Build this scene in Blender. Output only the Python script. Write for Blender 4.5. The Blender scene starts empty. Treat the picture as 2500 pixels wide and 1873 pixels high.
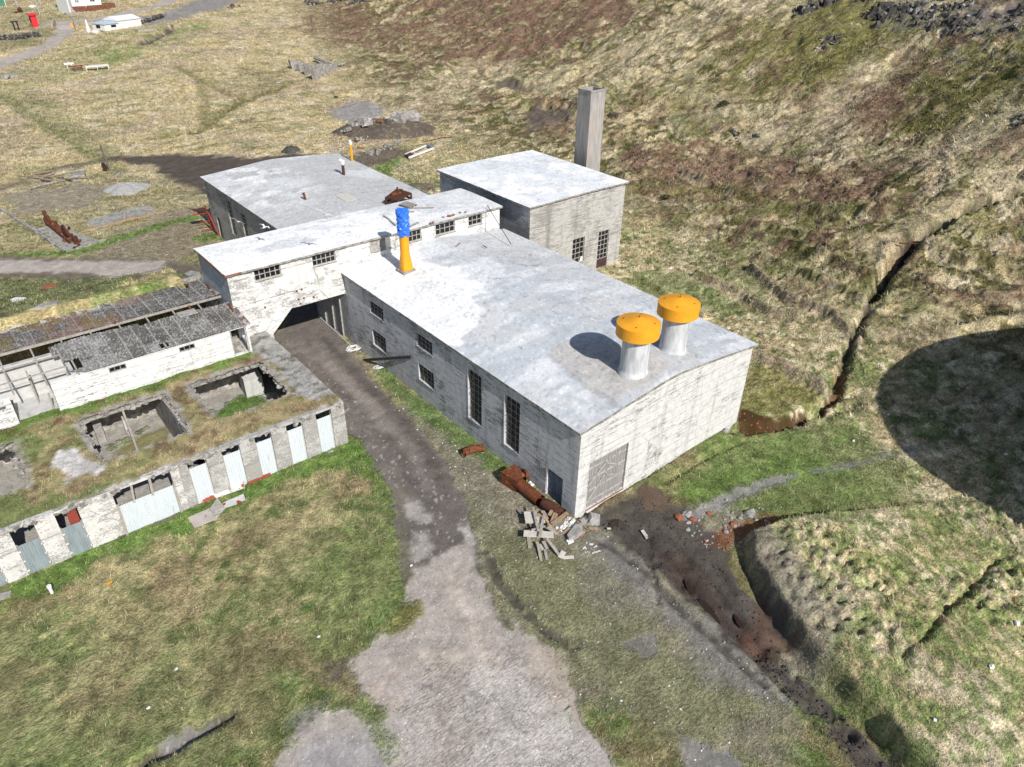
import bpy, math, random, numpy as np
from mathutils import Vector
R = random.Random(7)
rng = np.random.default_rng(11)
S = bpy.context.scene
COL = S.collection
PI = math.pi
# ------------------------------------------------------------------ camera
CAM = np.array([-24.1437, -22.6814, 30.5471]); YAW, PITCH, ROLL, FPX = .6961, -.5665, .0186, 1758.32
cy_, sy_, cp_, sp_ = math.cos(YAW), math.sin(YAW), math.cos(PITCH), math.sin(PITCH)
FWD = np.array([sy_*cp_, cy_*cp_, sp_]); RT0 = np.array([cy_, -sy_, 0.]); UP0 = np.cross(RT0, FWD)
RT = RT0*math.cos(ROLL)+UP0*math.sin(ROLL); UPV = -RT0*math.sin(ROLL)+UP0*math.cos(ROLL)
def rayd(u, v): return FWD+RT*(u-1250)/FPX-UPV*(v-936.5)/FPX
def un(u, v, z=0.):
    d = rayd(u, v); return CAM+d*((z-CAM[2])/d[2])
def uny(u, v, y):
    d = rayd(u, v); return CAM+d*((y-CAM[1])/d[1])
def unx(u, v, x):
    d = rayd(u, v); return CAM+d*((x-CAM[0])/d[0])
CR = {'1': (0, 0, .4104), '2': (450, 300, .4104), '3': (1000, 150, .4104), '4': (0, 600, .4104), '5': (0, 900, .4104), '6': (1100, 900, .4104),
      'A': (800, 600, .32), 'B': (1180, 1120, .1569), 'C': (700, 220, .2112), 'D': (0, 0, .2052), 'E': (0, 380, .2535), 'F': (1300, 680, .2716),
      'G': (1600, 1193, .4104), 'H': (1600, 600, .4104), 'I': (1600, 0, .4104), 'J': (700, 1193, .4104), 'K': (0, 1193, .4104), 'L': (680, 120, .1416),
      'M': (0, 480, .2046), 'N': (100, 0, .236), 'O': (0, 0, .1261), 'Q': (1950, 0, .4327), 'W': (0, 0, 1.1302)}
def c(k, x, y):
    a = CR[k]; return a[0]+x*a[2], a[1]+y*a[2]
# ------------------------------------------------------------------ noise
def _h(ix, iy, s):
    n = (ix.astype(np.int64)*374761393+iy.astype(np.int64)*668265263+s*974634777) & 0xffffffff
    n = ((n ^ (n >> 13))*1274126177) & 0xffffffff
    return ((n ^ (n >> 16)) & 0xffff)/65535.
def vn(x, y, s=0):
    ix = np.floor(x); iy = np.floor(y); fx = x-ix; fy = y-iy
    fx = fx*fx*fx*(fx*(fx*6-15)+10); fy = fy*fy*fy*(fy*(fy*6-15)+10)
    a = _h(ix, iy, s); b = _h(ix+1, iy, s); c_ = _h(ix, iy+1, s); d = _h(ix+1, iy+1, s)
    return (a+(b-a)*fx)*(1-fy)+(c_+(d-c_)*fx)*fy
def fbm(x, y, sc, o=4, s=0):
    t = 0; a = 1; n = 0; x = x/sc; y = y/sc
    for i in range(o):
        t = t+a*vn(x+i*17.3, y-i*9.1, s+i); n += a; a *= .55; x, y = x*1.6-y*1.25, x*1.25+y*1.6
    return t/n
def ss(a, b, x):
    t = np.clip((x-a)/(b-a), 0, 1); return t*t*(3-2*t)
# ------------------------------------------------------------------ terrain
XF_Y = [-80, 5, 20, 30, 60, 90, 120, 200, 300, 500]; XF_X = [18, 19, 28, 34, 36, 40, 46, 72, 112, 200]
def hill(d):
    d = np.maximum(d, 0); a = .07*d+.36*d*d/90; b = .07*45+.36*22.5+(d-45)*.43
    return np.where(d < 45, a, b)
def hco(x, y):
    x = np.asarray(x, float); y = np.asarray(y, float)
    h = -1.3*ss(33, 60, y)*ss(24, 4, x)
    h = h+9.*ss(95, 260, y)
    h = h+hill((x-np.interp(y, XF_Y, XF_X))*.9)
    h = h+7.1*ss(33.2, 34.9, y)*ss(53, 36, y)*ss(-8.3, -11, x)*.93
    return h
def G(u, v):
    "ground point under a spot of the photograph"
    d = rayd(u, v); t = np.concatenate([np.linspace(15, 130, 1500), np.linspace(130.3, 900, 3000)])
    p = CAM[None]+t[:, None]*d[None]; below = p[:, 2] < hco(p[:, 0], p[:, 1])
    i = int(np.argmax(below)) if below.any() else len(t)-1
    a, b = t[max(i-1, 0)], t[i]
    for _ in range(18):
        m = (a+b)/2; q = CAM+d*m
        if q[2] < hco(q[0], q[1]): b = m
        else: a = m
    q = CAM+d*b
    return np.array([q[0], q[1], float(hco(q[0], q[1]))])
def gp(k, pts): return [tuple(G(*c(k, *p))[:2]) for p in pts]
def dline(x, y, pts):
    d = np.full(x.shape, 1e9)
    for (x0, y0), (x1, y1) in zip(pts[:-1], pts[1:]):
        dx, dy = x1-x0, y1-y0; L = dx*dx+dy*dy+1e-9
        t = np.clip(((x-x0)*dx+(y-y0)*dy)/L, 0, 1)
        d = np.minimum(d, np.hypot(x-x0-t*dx, y-y0-t*dy))
    return d
def sdpoly(x, y, pts):
    "signed distance, positive inside"
    pts = list(pts); d = dline(x, y, pts+[pts[0]]); ins = np.zeros(x.shape, bool); n = len(pts)
    for i in range(n):
        x0, y0 = pts[i]; x1, y1 = pts[(i+1) % n]
        cnd = ((y0 > y) != (y1 > y)) & (x < (x1-x0)*(y-y0)/((y1-y0) if y1 != y0 else 1e-9)+x0)
        ins ^= cnd
    return np.where(ins, d, -d)
def bbox(x, y, pts, m):
    a = np.array(pts); return (x > a[:, 0].min()-m) & (x < a[:, 0].max()+m) & (y > a[:, 1].min()-m) & (y < a[:, 1].max()+m)
# relief traced on the ground: (points, width, height)
W_ = lambda *p: gp('W', p)
STREAM = W_((1585, 925), (1660, 922), (1720, 905), (1775, 880), (1800, 850), (1822, 790), (1852, 710), (1888, 640), (1922, 580), (1962, 530), (2010, 500), (2062, 470), (2130, 435), (2230, 400))
MOUND = W_((1608, 1165), (1700, 1135), (1850, 1105), (2000, 1085), (2100, 1070), (2260, 1060), (2450, 1950), (2160, 1900), (1900, 1575), (1815, 1490), (1760, 1440), (1700, 1365), (1640, 1275), (1612, 1215))
RELIEF = [
 (STREAM, .42, -1.0),
 (W_((1360, 590), (1440, 640), (1520, 690)), .3, .45),
 (W_((1640, 560), (1740, 600), (1870, 665)), .35, .7),
 (W_((1560, 500), (1700, 535), (1880, 600)), .4, .6),
 (W_((1420, 470), (1600, 480), (1760, 520)), .45, .6),
 (W_((1480, 380), (1650, 440), (1900, 470)), .5, .8),
 (W_((1960, 700), (2060, 720), (2212, 700)), .4, .5),
 (STREAM[-7:], .6, -1.2),
 (W_((1800, 850), (1840, 850), (1862, 862), (1790, 890)), .7, -.5),
 (W_((1500, 600), (1560, 625), (1600, 640), (1665, 680), (1720, 690)), .3, .75),
 (W_((1620, 585), (1700, 650), (1790, 690), (1850, 745)), .35, .8),
 (W_((1620, 775), (1680, 795), (1760, 830), (1795, 850)), .35, .75),
 (W_((1400, 590), (1480, 620), (1560, 640)), .3, .3),
 (W_((2000, 610), (2040, 640), (2090, 640), (2150, 650), (2212, 640)), .8, .5),
 (W_((1935, 505), (2050, 545), (2212, 570)), .6, .4),
 (W_((2240, 770), (2140, 790), (2060, 775)), .25, -.5),
 (W_((2212, 1240), (2160, 1200), (2110, 1260), (2060, 1310), (2020, 1350), (1990, 1400), (1930, 1450)), .18, -.4),
 (W_((1440, 1040), (1500, 1000), (1600, 950)), .25, -.35),
 (W_((1250, 1115), (1330, 1060), (1400, 1020), (1500, 950)), .2, -.3),
 (W_((500, 1540), (430, 1575), (370, 1610), (320, 1635), (270, 1680)), .3, -.45),
 (W_((1290, 1120), (1420, 1200), (1500, 1270), (1640, 1400), (1700, 1450), (1790, 1540), (1900, 1657)), .9, -.25),
 (W_((1612, 1215), (1640, 1290), (1690, 1380), (1750, 1455), (1805, 1505), (1890, 1592), (1970, 1690)), .35, -.4),
 (W_((1640, 1400), (1720, 1455), (1800, 1540), (1890, 1640), (1930, 1700)), .3, -.25),
 (W_((1330, 1120), (1400, 1165), (1470, 1240), (1540, 1320), (1620, 1400), (1690, 1480)), .22, -.22),
 (W_((1365, 1105), (1440, 1160), (1520, 1240), (1590, 1330), (1650, 1400)), .2, -.2),
 (W_((1300, 1170), (1390, 1230), (1470, 1320), (1560, 1400), (1650, 1480)), .2, -.16),
 (W_((1400, 1190), (1415, 1250), (1420, 1300)), .18, -.18),
 (W_((1450, 1130), (1500, 1175), (1560, 1225), (1600, 1290)), .3, .2),
 (W_((1350, 1140), (1430, 1200), (1500, 1285), (1580, 1370)), .16, .16),
 (W_((1045, 1190), (1080, 1260), (1130, 1320), (1190, 1370), (1240, 1400)), .2, -.14),
 (W_((1370, 410), (1420, 430), (1460, 420)), .8, -.5),
 (W_((1130, 240), (1180, 230), (1225, 240)), 1.6, -1.2),
 (W_((1050, 190), (1110, 180), (1170, 190)), .9, -.9),
 (W_((760, 205), (800, 210), (850, 235)), 1.2, -.8),
 (W_((330, 300), (440, 280), (540, 262)), .7, -.35),
 (W_((620, 185), (520, 220), (450, 270), (420, 285)), .8, -.4),
 (W_((380, 140), (430, 175), (500, 205), (545, 215)), .6, -.4),
 (W_((0, 205), (60, 245), (130, 290), (190, 330)), .7, -.35),
 (W_((310, 97), (345, 78), (375, 60)), 1.5, -1.2),
]
TREAD = [W_((1630, 1400), (1720, 1470), (1790, 1535), (1860, 1610)), W_((1600, 1425), (1690, 1500), (1760, 1565), (1830, 1640)), W_((1290, 1120), (1370, 1165), (1430, 1215)), W_((1450, 1120), (1500, 1160), (1545, 1205)), W_((1440, 1215), (1490, 1270), (1540, 1330))]
def terr(x, y): return ((hco(x, y)+2.4*(fbm(x, y, 8, 4, 55)-.5)+.25*(fbm(x, y, 1.2, 2, 57)-.5))/1.15) % 1
def hfine(x, y):
    h = hco(x, y)
    for pts, w, a in RELIEF:
        m = bbox(x, y, pts, w*4)
        if m.any():
            wob = (fbm(x[m], y[m], 1.1 if a < 0 else 2.2, 3, 5)-.5)*w*(1.8 if a < 0 else 1.)
            d = np.maximum(dline(x[m], y[m], pts)+wob, 0); h[m] += a*np.exp(-(d/w)**2)
    m = bbox(x, y, MOUND, 3)
    sd = sdpoly(x[m], y[m], MOUND)+(fbm(x[m], y[m], 2.2, 3, 9)-.5)*.55
    bk = dline(x[m], y[m], MOUND[7:]+[MOUND[0]]); up = (ss(-.1, .4, sd)*1.12+ss(.3, 5, sd)*.3)*(.12+.88*ss(13, 3, bk))
    mound = np.zeros(x.shape); mound[m] = np.clip(up, 0, 1.9); inm = np.zeros(x.shape); inm[m] = ss(.1, 1.4, sd)
    h = h+mound
    right = ss(17.5, 22, x)
    far = ss(60, 100, y)
    hum = np.abs(fbm(x, y*1.25, .8, 3, 21)*2-1)*-1.1+.3+.5*(fbm(x*1.1, y, .5, 2, 25)-.5)
    big = fbm(x, y, 9, 4, 31)-.5
    lump = 1-np.abs(fbm(x*1.2, y*.8, 2.4, 3, 41)*2-1)
    ns = ss(18, 34, x-y*.0)*ss(60, 40, np.abs(y-20)+0*x)  # near slope right of the hall
    hillm = ss(6, 30, x-np.interp(y, XF_Y, XF_X))
    amp = .045+.34*inm+.17*right*(1-far)*(1-.4*hillm)+.13*hillm+.10*far*(1-hillm)
    amp = amp*(.45+1.1*ss(.38, .64, fbm(x, y, 7, 3, 61)))
    h = h+hum*amp+(fbm(x, y*1.3, 3.5, 3, 33)-.5)*.9*hillm+big*(.05+2.0*hillm+.45*right*(1-hillm)+.5*far)+lump*(.32*hillm+.12*right*(1-hillm)+.2*far)*.9
    tr = terr(x, y); h = h+hillm*(ss(.0, .3, tr)-tr)*.55*ss(.36, .6, fbm(x, y, 14, 3, 65))
    for pts in TREAD:
        m = bbox(x, y, pts, 1.)
        d = dline(x[m], y[m], pts); a, b = np.array(pts[0]), np.array(pts[-1]); u = (b-a)/np.linalg.norm(b-a); s = (x[m]-a[0])*u[0]+(y[m]-a[1])*u[1]
        h[m] += ss(.42, .3, d)*(.04*np.sin(2*PI*(s+d*.7+.25*(fbm(x[m], y[m], .6, 2, 67)-.5))/.47)-.07)*ss(.4, .55, fbm(x[m], y[m], 1.1, 2, 69))
    return h
# ------------------------------------------------------------------ ground colours (albedo of what grows or lies there)
def C3(*a): return np.array(a, float)
TAN = C3(.42, .345, .20); PALE = C3(.47, .40, .27); GREEN = C3(.125, .165, .055); BRIGHT = C3(.098, .168, .036); OLIVE = C3(.195, .20, .092)
HEATH = C3(.18, .115, .078); MOSS = C3(.135, .125, .045); DIRT = C3(.122, .106, .096); GRAVEL = C3(.315, .278, .25); PAVE = C3(.40, .37, .345)
MUD = C3(.057, .049, .044); RUST = C3(.19, .075, .035); SHIN = C3(.21, .20, .20); SOIL = C3(.075, .062, .052); YTURF = C3(.31, .25, .13); PINKB = C3(.33, .26, .19)
def lerp(a, b, t): return a+(b-a)*t[..., None]
# (kind, colour, points, softness m, edge noise m, strength, grass kept 0..1, line width)
FT = []
def poly(col, pts, soft=.5, en=.8, st=1., g=1., k='W'): FT.append(('P', col, gp(k, pts), soft, en, st, g, 0))
def line(col, pts, w, soft=.4, en=.5, st=1., g=1., k='W'): FT.append(('L', col, gp(k, pts), soft, en, st, g, w))
def wpoly(col, pts, soft=.5, en=.8, st=1., g=1.): FT.append(('P', col, pts, soft, en, st, g, 0))
# hillside patches
poly(HEATH, [(850, 30), (1000, -20), (1330, -20), (1370, 50), (1250, 90), (1100, 160), (950, 150), (870, 100)], 2.4, 8, 1)
poly(HEATH, [(690, 10), (760, 0), (860, 60), (850, 130), (770, 110), (640, 60)], 1.8, 6, 0.75)
poly(MOSS, [(1930, 190), (2050, 135), (2212, 95), (2300, 100), (2300, 245), (2100, 270), (1980, 292), (1925, 262)], 0.9, 4, 1)
poly(MOSS*1.15, [(1540, 70), (1700, 15), (1900, 5), (1990, 60), (1920, 150), (1800, 190), (1690, 200), (1600, 215), (1560, 150)], 1.8, 9, 0.94)
poly(HEATH*.9, [(1850, 200), (1990, 160), (1930, 260), (1800, 300), (1700, 290), (1640, 250)], 1.8, 6, 0.88)
poly(MOSS*1.1, [(1440, 200), (1560, 190), (1700, 250), (1640, 280), (1500, 250)], 1.8, 6, 0.75)
poly(HEATH, [(1390, 330), (1560, 300), (1700, 350), (1900, 380), (1860, 440), (1700, 420), (1560, 440), (1420, 420), (1350, 400)], 1.8, 6, 0.88)
poly(MOSS*1.2, [(1400, 400), (1560, 410), (1700, 440), (1830, 470), (1760, 500), (1600, 470), (1450, 450)], 1.2, 5, 0.75)
poly(MOSS*1.2, [(2020, 470), (2160, 400), (2212, 420), (2212, 500), (2100, 520)], 1.2, 4, 0.69)
poly(HEATH, [(1790, 350), (1900, 340), (2050, 330), (2020, 380), (1880, 400)], 1.2, 5, 0.62)
poly(MOSS*1.1, [(1900, 590), (1990, 560), (2050, 590), (1990, 640)], 0.6, 3, 0.5)
line(PALE, [(1350, 150), (1600, 240), (1800, 320), (2000, 350), (2212, 380)], 3, 3, 5, .65)
line(PALE, [(2120, 290), (2212, 250), (2280, 240)], 4, 3, 4, .7)
line(PALE, [(900, 230), (1050, 150), (1200, 180), (1420, 90), (1650, 10)], 7, 5, 8, .6)
line(PALE, [(1780, 270), (1880, 170), (1960, 110)], 3, 2, 4, .5)
poly(GREEN*1.1, [(1330, 590), (1450, 590), (1560, 640), (1600, 680), (1500, 660), (1400, 640), (1330, 620)], 1, 2, .7)
poly(GREEN, [(1420, 530), (1560, 560), (1680, 620), (1640, 650), (1500, 590)], 1.5, 3, .4)
poly(MOSS*1.35, [(1600, 790), (1690, 790), (1770, 850), (1760, 885), (1640, 900), (1600, 880)], 0.36, 1.5, 0.81)
poly(GREEN*1.1, [(1420, 1060), (1520, 990), (1640, 930), (1800, 880), (1920, 960), (2020, 1060), (1900, 1100), (1700, 1140), (1500, 1110)], 1, 2.5, .75)
poly(BRIGHT, [(1450, 1050), (1560, 1000), (1700, 980), (1860, 1010), (1760, 1050), (1560, 1090), (1460, 1090)], .6, 2, .5)
line(PINKB, [(1620, 775), (1680, 795), (1760, 830), (1800, 850)], .5, .4, .5, .8)
line(PINKB, [(1620, 585), (1700, 650), (1790, 690), (1850, 745)], .5, .4, .5, .6)
line(PINKB, [(1500, 610), (1600, 645), (1665, 685), (1720, 695)], .4, .4, .5, .6)
line(HEATH, [(2000, 610), (2060, 640), (2150, 655), (2212, 650)], .7, .5, .9, .6)
poly(SHIN*.7, [(1900, 20), (2000, 0), (2230, 0), (2230, 70), (2080, 85), (1990, 70), (1900, 55)], 2, 4, .6, .4)
poly(HEATH*.85, [(1130, 215), (1200, 200), (1290, 240), (1250, 290), (1150, 300)], 1.2, 3, 0.75)
# far field, top left
poly(GREEN*1.25, [(200, 120), (300, 98), (380, 58), (470, 45), (420, 80), (320, 110), (240, 145)], 3, 5, .8)
poly(OLIVE*1.1, [(0, 150), (140, 110), (230, 70), (330, 60), (420, 20), (330, 90), (220, 150), (100, 180), (0, 215)], 5, 7, .55)
poly(OLIVE, [(0, 20), (120, 20), (150, 45), (100, 75), (0, 70)], 6, 6, .6)
line(OLIVE*.75, [(0, 205), (60, 245), (130, 290), (190, 330), (260, 372)], 1., .9, .8, .7)
line(OLIVE, [(10, 190), (80, 230), (150, 285), (230, 335)], 3., 2.5, 1, .45)
line(MOSS, [(330, 300), (440, 280), (540, 262)], 1.0, .8, .6, .8)
line(MOSS, [(620, 185), (520, 220), (450, 270), (425, 288)], 1.3, 1, .6, .8)
line(MOSS, [(380, 140), (430, 175), (500, 205), (545, 215)], .9, .8, .6, .6)
line(MOSS, [(430, 180), (446, 230), (440, 270)], .9, .8, .6, .6)
poly(MOSS, [(500, 160), (580, 140), (640, 165), (560, 200)], 2, 4, .6)
poly(SHIN*1.1, [(720, 240), (760, 222), (820, 225), (830, 250), (780, 265), (720, 262)], 1, 1.5, .9, .2)
poly(SOIL, [(310, 99), (350, 80), (378, 58), (368, 56), (330, 80), (300, 95)], .8, 1, 1, 0)
line(GRAVEL, [(-20, 146), (60, 118), (110, 96), (135, 75), (146, 58)], 2.2, .5, .5, 1, 0)
line(GRAVEL, [(100, 58), (140, 52), (180, 47), (250, 38), (330, 18), (420, -10)], 2.2, .5, .6, 1, 0)
poly(SHIN*.9, [(300, 40), (380, 22), (450, -10), (560, -10), (470, 22), (380, 45), (320, 55)], 1.5, 2, .9, .1)
poly(OLIVE*.8, [(0, 75), (70, 72), (100, 60), (120, 75), (80, 100), (0, 110)], 2, 2, .6)
# around the workshop
poly(SOIL, [(235, 342), (330, 335), (480, 338), (560, 342), (640, 330), (700, 340), (600, 400), (445, 385), (458, 425), (400, 400), (330, 365)], 1, 1.5, 1, .05)
line(SOIL*1.4, [(0, 412), (60, 388), (140, 362), (240, 348)], 1.1, .8, .8, .7, .4)
poly(OLIVE*.8, [(0, 430), (120, 380), (260, 370), (400, 400), (440, 470), (400, 540), (200, 560), (0, 560)], 2, 2, .45)
poly(C3(.24, .205, .165), [(20, 425), (230, 395), (250, 420), (180, 450), (40, 470)], 1, 2, .8, .4)
poly(C3(.22, .18, .14), [(250, 500), (430, 440), (450, 500), (420, 580), (250, 585), (200, 560)], 1.5, 2, .7, .5)
line(BRIGHT*1.1, [(-10, 556), (110, 550), (190, 540), (260, 515), (360, 485), (420, 470)], .9, .6, .8, .85)
line(BRIGHT, [(440, 515), (475, 508)], 1.2, .6, .6, .8)
poly(SOIL*1.6, [(-20, 552), (130, 557), (270, 556), (370, 563), (440, 580), (440, 600), (300, 605), (100, 600), (-20, 602)], .7, .8, .9, .1)
poly(GRAVEL*1.05, [(-20, 562), (120, 565), (250, 563), (350, 566), (350, 585), (300, 594), (200, 590), (100, 588), (-20, 592)], .5, .6, 1, 0)
poly(C3(.12, .135, .06), [(-20, 603), (250, 600), (430, 588), (440, 600), (250, 632), (100, 668), (-20, 700)], .6, 1, .85)
poly(YTURF, [(-20, 692), (100, 662), (300, 622), (440, 582), (470, 640), (250, 680), (100, 720), (-20, 740)], .6, 1, .9)
poly(BRIGHT, [(800, 370), (850, 340), (890, 330), (850, 365), (840, 400), (920, 420), (880, 395)], .8, 1, .85)
poly(SOIL*1.2, [(770, 330), (830, 320), (900, 330), (840, 352), (780, 365), (750, 355)], .8, 1, .9, .1)
poly(SOIL*1.3, [(880, 395), (940, 395), (950, 420), (905, 410)], .6, 1, .8, .3)
poly(SOIL*1.2, [(1140, 250), (1160, 225), (1225, 235), (1240, 262), (1180, 268), (1135, 300)], .8, 1.2, .9, .1)
poly(SOIL*1.2, [(1050, 178), (1100, 172), (1180, 192), (1110, 196)], .7, 1, .9, .2)
# yard
wpoly(C3(.20, .18, .142), [(-11, 2), (-5, 4.5), (-4, 10), (-.5, 22), (0, 27), (0, 0), (4, -2), (8, -6), (5, -14), (-4, -16), (-9, -8), (-8, -2)], 1.2, 2, .85, .45)
poly(OLIVE*.9, [(1000, 1100), (1150, 1150), (1300, 1300), (1500, 1400), (1650, 1500), (1500, 1600), (1300, 1500), (1120, 1330), (1030, 1230)], 1, 2, .6, .6)
poly(SHIN*.75, [(1290, 1150), (1420, 1240), (1500, 1320), (1600, 1420), (1690, 1500), (1600, 1470), (1500, 1400), (1390, 1300), (1310, 1230)], .7, 1.8, .7, .25)
for _pts in ([(1330, 1120), (1400, 1165), (1470, 1240), (1540, 1320), (1620, 1400), (1690, 1480)], [(1365, 1105), (1440, 1160), (1520, 1240), (1590, 1330), (1650, 1400)], [(1300, 1170), (1390, 1230), (1470, 1320), (1560, 1400), (1650, 1480)], [(1045, 1190), (1080, 1260), (1130, 1320), (1190, 1370), (1240, 1400)]): line(MUD*.95, _pts, .2, .2, .3, .8, .0)
wpoly(BRIGHT, [(-.9, 6), (-1.8, 12), (-1.5, 22), (0, 24), (0, .5)], .5, .9, .75)
wpoly(BRIGHT, [(-30, 15.3), (-30, 13.6), (-21, 13.4), (-14, 13.8), (-9, 13.6), (-6.4, 12.5), (-6.6, 15.3)], .5, 1.2, .9)
wpoly(BRIGHT, [(-7.2, 15.5), (-6, 15), (-6.3, 10), (-8, 5.5), (-9.5, 6), (-8, 11), (-9, 13.5)], .5, 1., .8)
poly(GREEN*1.15, [(640, 1220), (760, 1190), (870, 1210), (860, 1330), (780, 1390), (700, 1440), (640, 1400), (690, 1300)], .6, 1.5, .5)
line(DIRT*1.1, [(680, 560), (672, 690), (690, 760), (740, 830), (800, 890), (850, 950), (900, 1030), (930, 1110), (950, 1200)], 2.15, .35, .6, 1, 0)
wpoly(DIRT*1.15, [(-6.6, 16), (-6.6, 34), (-.4, 34), (-.5, 27), (-1.6, 22), (-2.7, 18), (-3.4, 16)], .5, .5, .9, 0)
line(DIRT*.72, [(700, 730), (790, 830), (855, 890), (915, 960), (960, 1050), (990, 1170)], .38, .25, .35, .75, 0)
line(DIRT*.75, [(655, 740), (735, 840), (800, 905), (862, 980), (905, 1070), (925, 1150)], .34, .25, .35, .7, 0)
line(GRAVEL*.62, [(680, 740), (762, 838), (828, 900), (888, 975), (932, 1060)], .3, .3, .4, .6, 0)
line(GRAVEL*.75, [(640, 740), (720, 800), (790, 870), (830, 930)], .5, .5, .5, .6, 0)
poly(DIRT*.95, [(850, 1090), (900, 1060), (985, 1060), (1020, 1180), (1045, 1270), (1095, 1355), (1060, 1330), (900, 1225), (870, 1260), (860, 1160)], .4, .5, .9, 0)
GRV = [(905, 1222), (960, 1195), (1012, 1172), (1030, 1215), (1050, 1290), (1090, 1345), (1150, 1375), (1190, 1410), (1240, 1500), (1255, 1570), (1300, 1620), (1345, 1680), (1450, 1900), (520, 1900), (590, 1680), (640, 1580), (700, 1525), (790, 1535), (830, 1590), (800, 1530), (770, 1490), (755, 1430), (800, 1390), (870, 1360), (912, 1310), (880, 1290)]
poly(GRAVEL*1.02, GRV, .3, .6, 1, 0)
line(C3(.42, .36, .31), [(960, 1230), (1010, 1320), (1040, 1400), (1060, 1480)], .35, .3, .4, .6, 0)
poly(C3(.40, .345, .285), [(900, 1395), (1000, 1410), (1090, 1440), (1060, 1480), (930, 1440)], .5, .8, .5, 0)
poly(C3(.38, .31, .25), [(780, 1480), (850, 1440), (880, 1500), (820, 1550)], .4, .8, .6, 0)
poly(C3(.37, .31, .25), [(1150, 1390), (1210, 1420), (1245, 1500), (1250, 1560), (1190, 1540), (1150, 1450)], .4, .8, .6, 0)
line(GREEN*1.05, [(785, 1520), (815, 1560), (842, 1625)], .45, .4, .6, .9)
poly(GREEN, [(1195, 1540), (1225, 1530), (1232, 1560), (1205, 1575)], .15, .3, .8)
poly(MOSS*1.2, [(850, 1320), (905, 1300), (915, 1320), (880, 1365), (840, 1370)], .25, .5, .8, .6)
poly(PAVE, [(1010, 1450), (1120, 1430), (1200, 1520), (1260, 1580), (1440, 1880), (960, 1880), (1010, 1600), (1060, 1560), (1000, 1520)], .5, 1.2, .75, 0)
poly(PAVE*.95, [(840, 1480), (900, 1470), (920, 1510), (850, 1520)], .3, .5, .6, 0)
poly(PAVE*.95, [(820, 1570), (900, 1550), (950, 1600), (900, 1657), (830, 1640)], .4, .7, .5, 0)
poly(SHIN*1.35, [(660, 1600), (720, 1570), (800, 1580), (830, 1640), (820, 1690), (650, 1690)], .4, .7, .75, 0)
poly(PAVE, [(868, 1090), (905, 1082), (932, 1112), (925, 1130), (885, 1118)], .3, .6, .6, 0)
poly(PAVE, [(892, 1150), (920, 1140), (938, 1180), (930, 1205), (900, 1210)], .3, .6, .6, 0)
line(PAVE*.95, [(1005, 1140), (1020, 1170)], .3, .2, .4, .8, 0)
poly(OLIVE*1.08, [(-40, 1330), (200, 1290), (420, 1330), (560, 1420), (600, 1560), (420, 1690), (-40, 1700)], 1.2, 2.5, .38)
poly(OLIVE*1.05, [(560, 1180), (700, 1100), (830, 1060), (870, 1180), (860, 1300), (700, 1330)], 1, 2, .3)
# mud
line(MUD*1.15, [(1300, 1120), (1420, 1190), (1500, 1270), (1640, 1400), (1700, 1450), (1790, 1540), (1900, 1657), (1960, 1720), (2090, 1890)], .7, .3, 1.0, .95, 0)
poly(MUD*1.1, [(1280, 1105), (1340, 1075), (1400, 1040), (1450, 1090), (1560, 1180), (1640, 1280), (1690, 1370), (1640, 1400), (1560, 1330), (1440, 1230), (1340, 1170)], .4, 1.5, .92, .05)
poly(C3(.105, .075, .055), [(1370, 1050), (1395, 1042), (1450, 1075), (1440, 1105), (1390, 1100)], .2, .3, .95, 0)
poly(RUST*.3, [(1430, 1190), (1480, 1200), (1560, 1290), (1660, 1400), (1640, 1425), (1560, 1340), (1480, 1270)], .3, .9, .3, 0)
poly(RUST*.8, [(1530, 1160), (1580, 1130), (1640, 1115), (1700, 1110), (1640, 1150), (1560, 1190)], .3, .5, .8, .2)
poly(RUST*.6, [(1590, 1390), (1650, 1290), (1690, 1360), (1720, 1400), (1680, 1420)], .3, .7, .35, .1)
poly(MOSS*1.4, [(1560, 1180), (1600, 1170), (1620, 1230), (1640, 1290), (1590, 1260)], .3, .5, .6, .8)
poly(SHIN, [(1475, 1115), (1540, 1075), (1640, 1040), (1720, 1022), (1720, 1035), (1640, 1062), (1560, 1095), (1490, 1130)], .25, .4, .85, .15)
line(SHIN*.9, [(1760, 1020), (1860, 1000), (2000, 960)], .25, .3, .4, .6, .3)
poly(RUST*.24, [(1590, 905), (1600, 880), (1670, 905), (1770, 880), (1800, 855), (1815, 862), (1770, 895), (1690, 925), (1610, 945)], .15, .3, .9, 0)
line(SOIL*.5, [(1822, 790), (1852, 710), (1888, 640), (1922, 580), (1962, 530), (2010, 500), (2062, 470), (2130, 435), (2230, 400)], .28, .25, .3, .85, .1)
line(SOIL*.45, [(1962, 530), (2010, 500), (2062, 470), (2130, 435), (2230, 400)], .55, .3, .5, .9, .05)
line(PALE, [(1900, 560), (1950, 512), (2050, 455), (2130, 415), (2212, 385)], .9, .8, 1.2, .45)
line(RUST*.6, [(1790, 870), (1810, 845), (1822, 800)], .4, .2, .3, .8, .0)
line(SOIL, [(500, 1540), (430, 1575), (370, 1610), (320, 1635), (270, 1680)], .28, .15, .25, .9, 0)
poly(SHIN*.8, [(345, 1600), (400, 1570), (455, 1560), (430, 1590), (390, 1620), (340, 1640)], .12, .25, .7, 0)
poly(SHIN*.85, [(1470, 1610), (1530, 1600), (1610, 1640), (1600, 1690), (1480, 1690)], .3, .5, .85, .1)
poly(SHIN*.75, [(1355, 1390), (1410, 1375), (1420, 1410), (1370, 1420)], .2, .5, .7, .2)
poly(SOIL*1.5, [(700, 1440), (740, 1430), (740, 1460), (710, 1470)], .2, .4, .8, .2)
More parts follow.
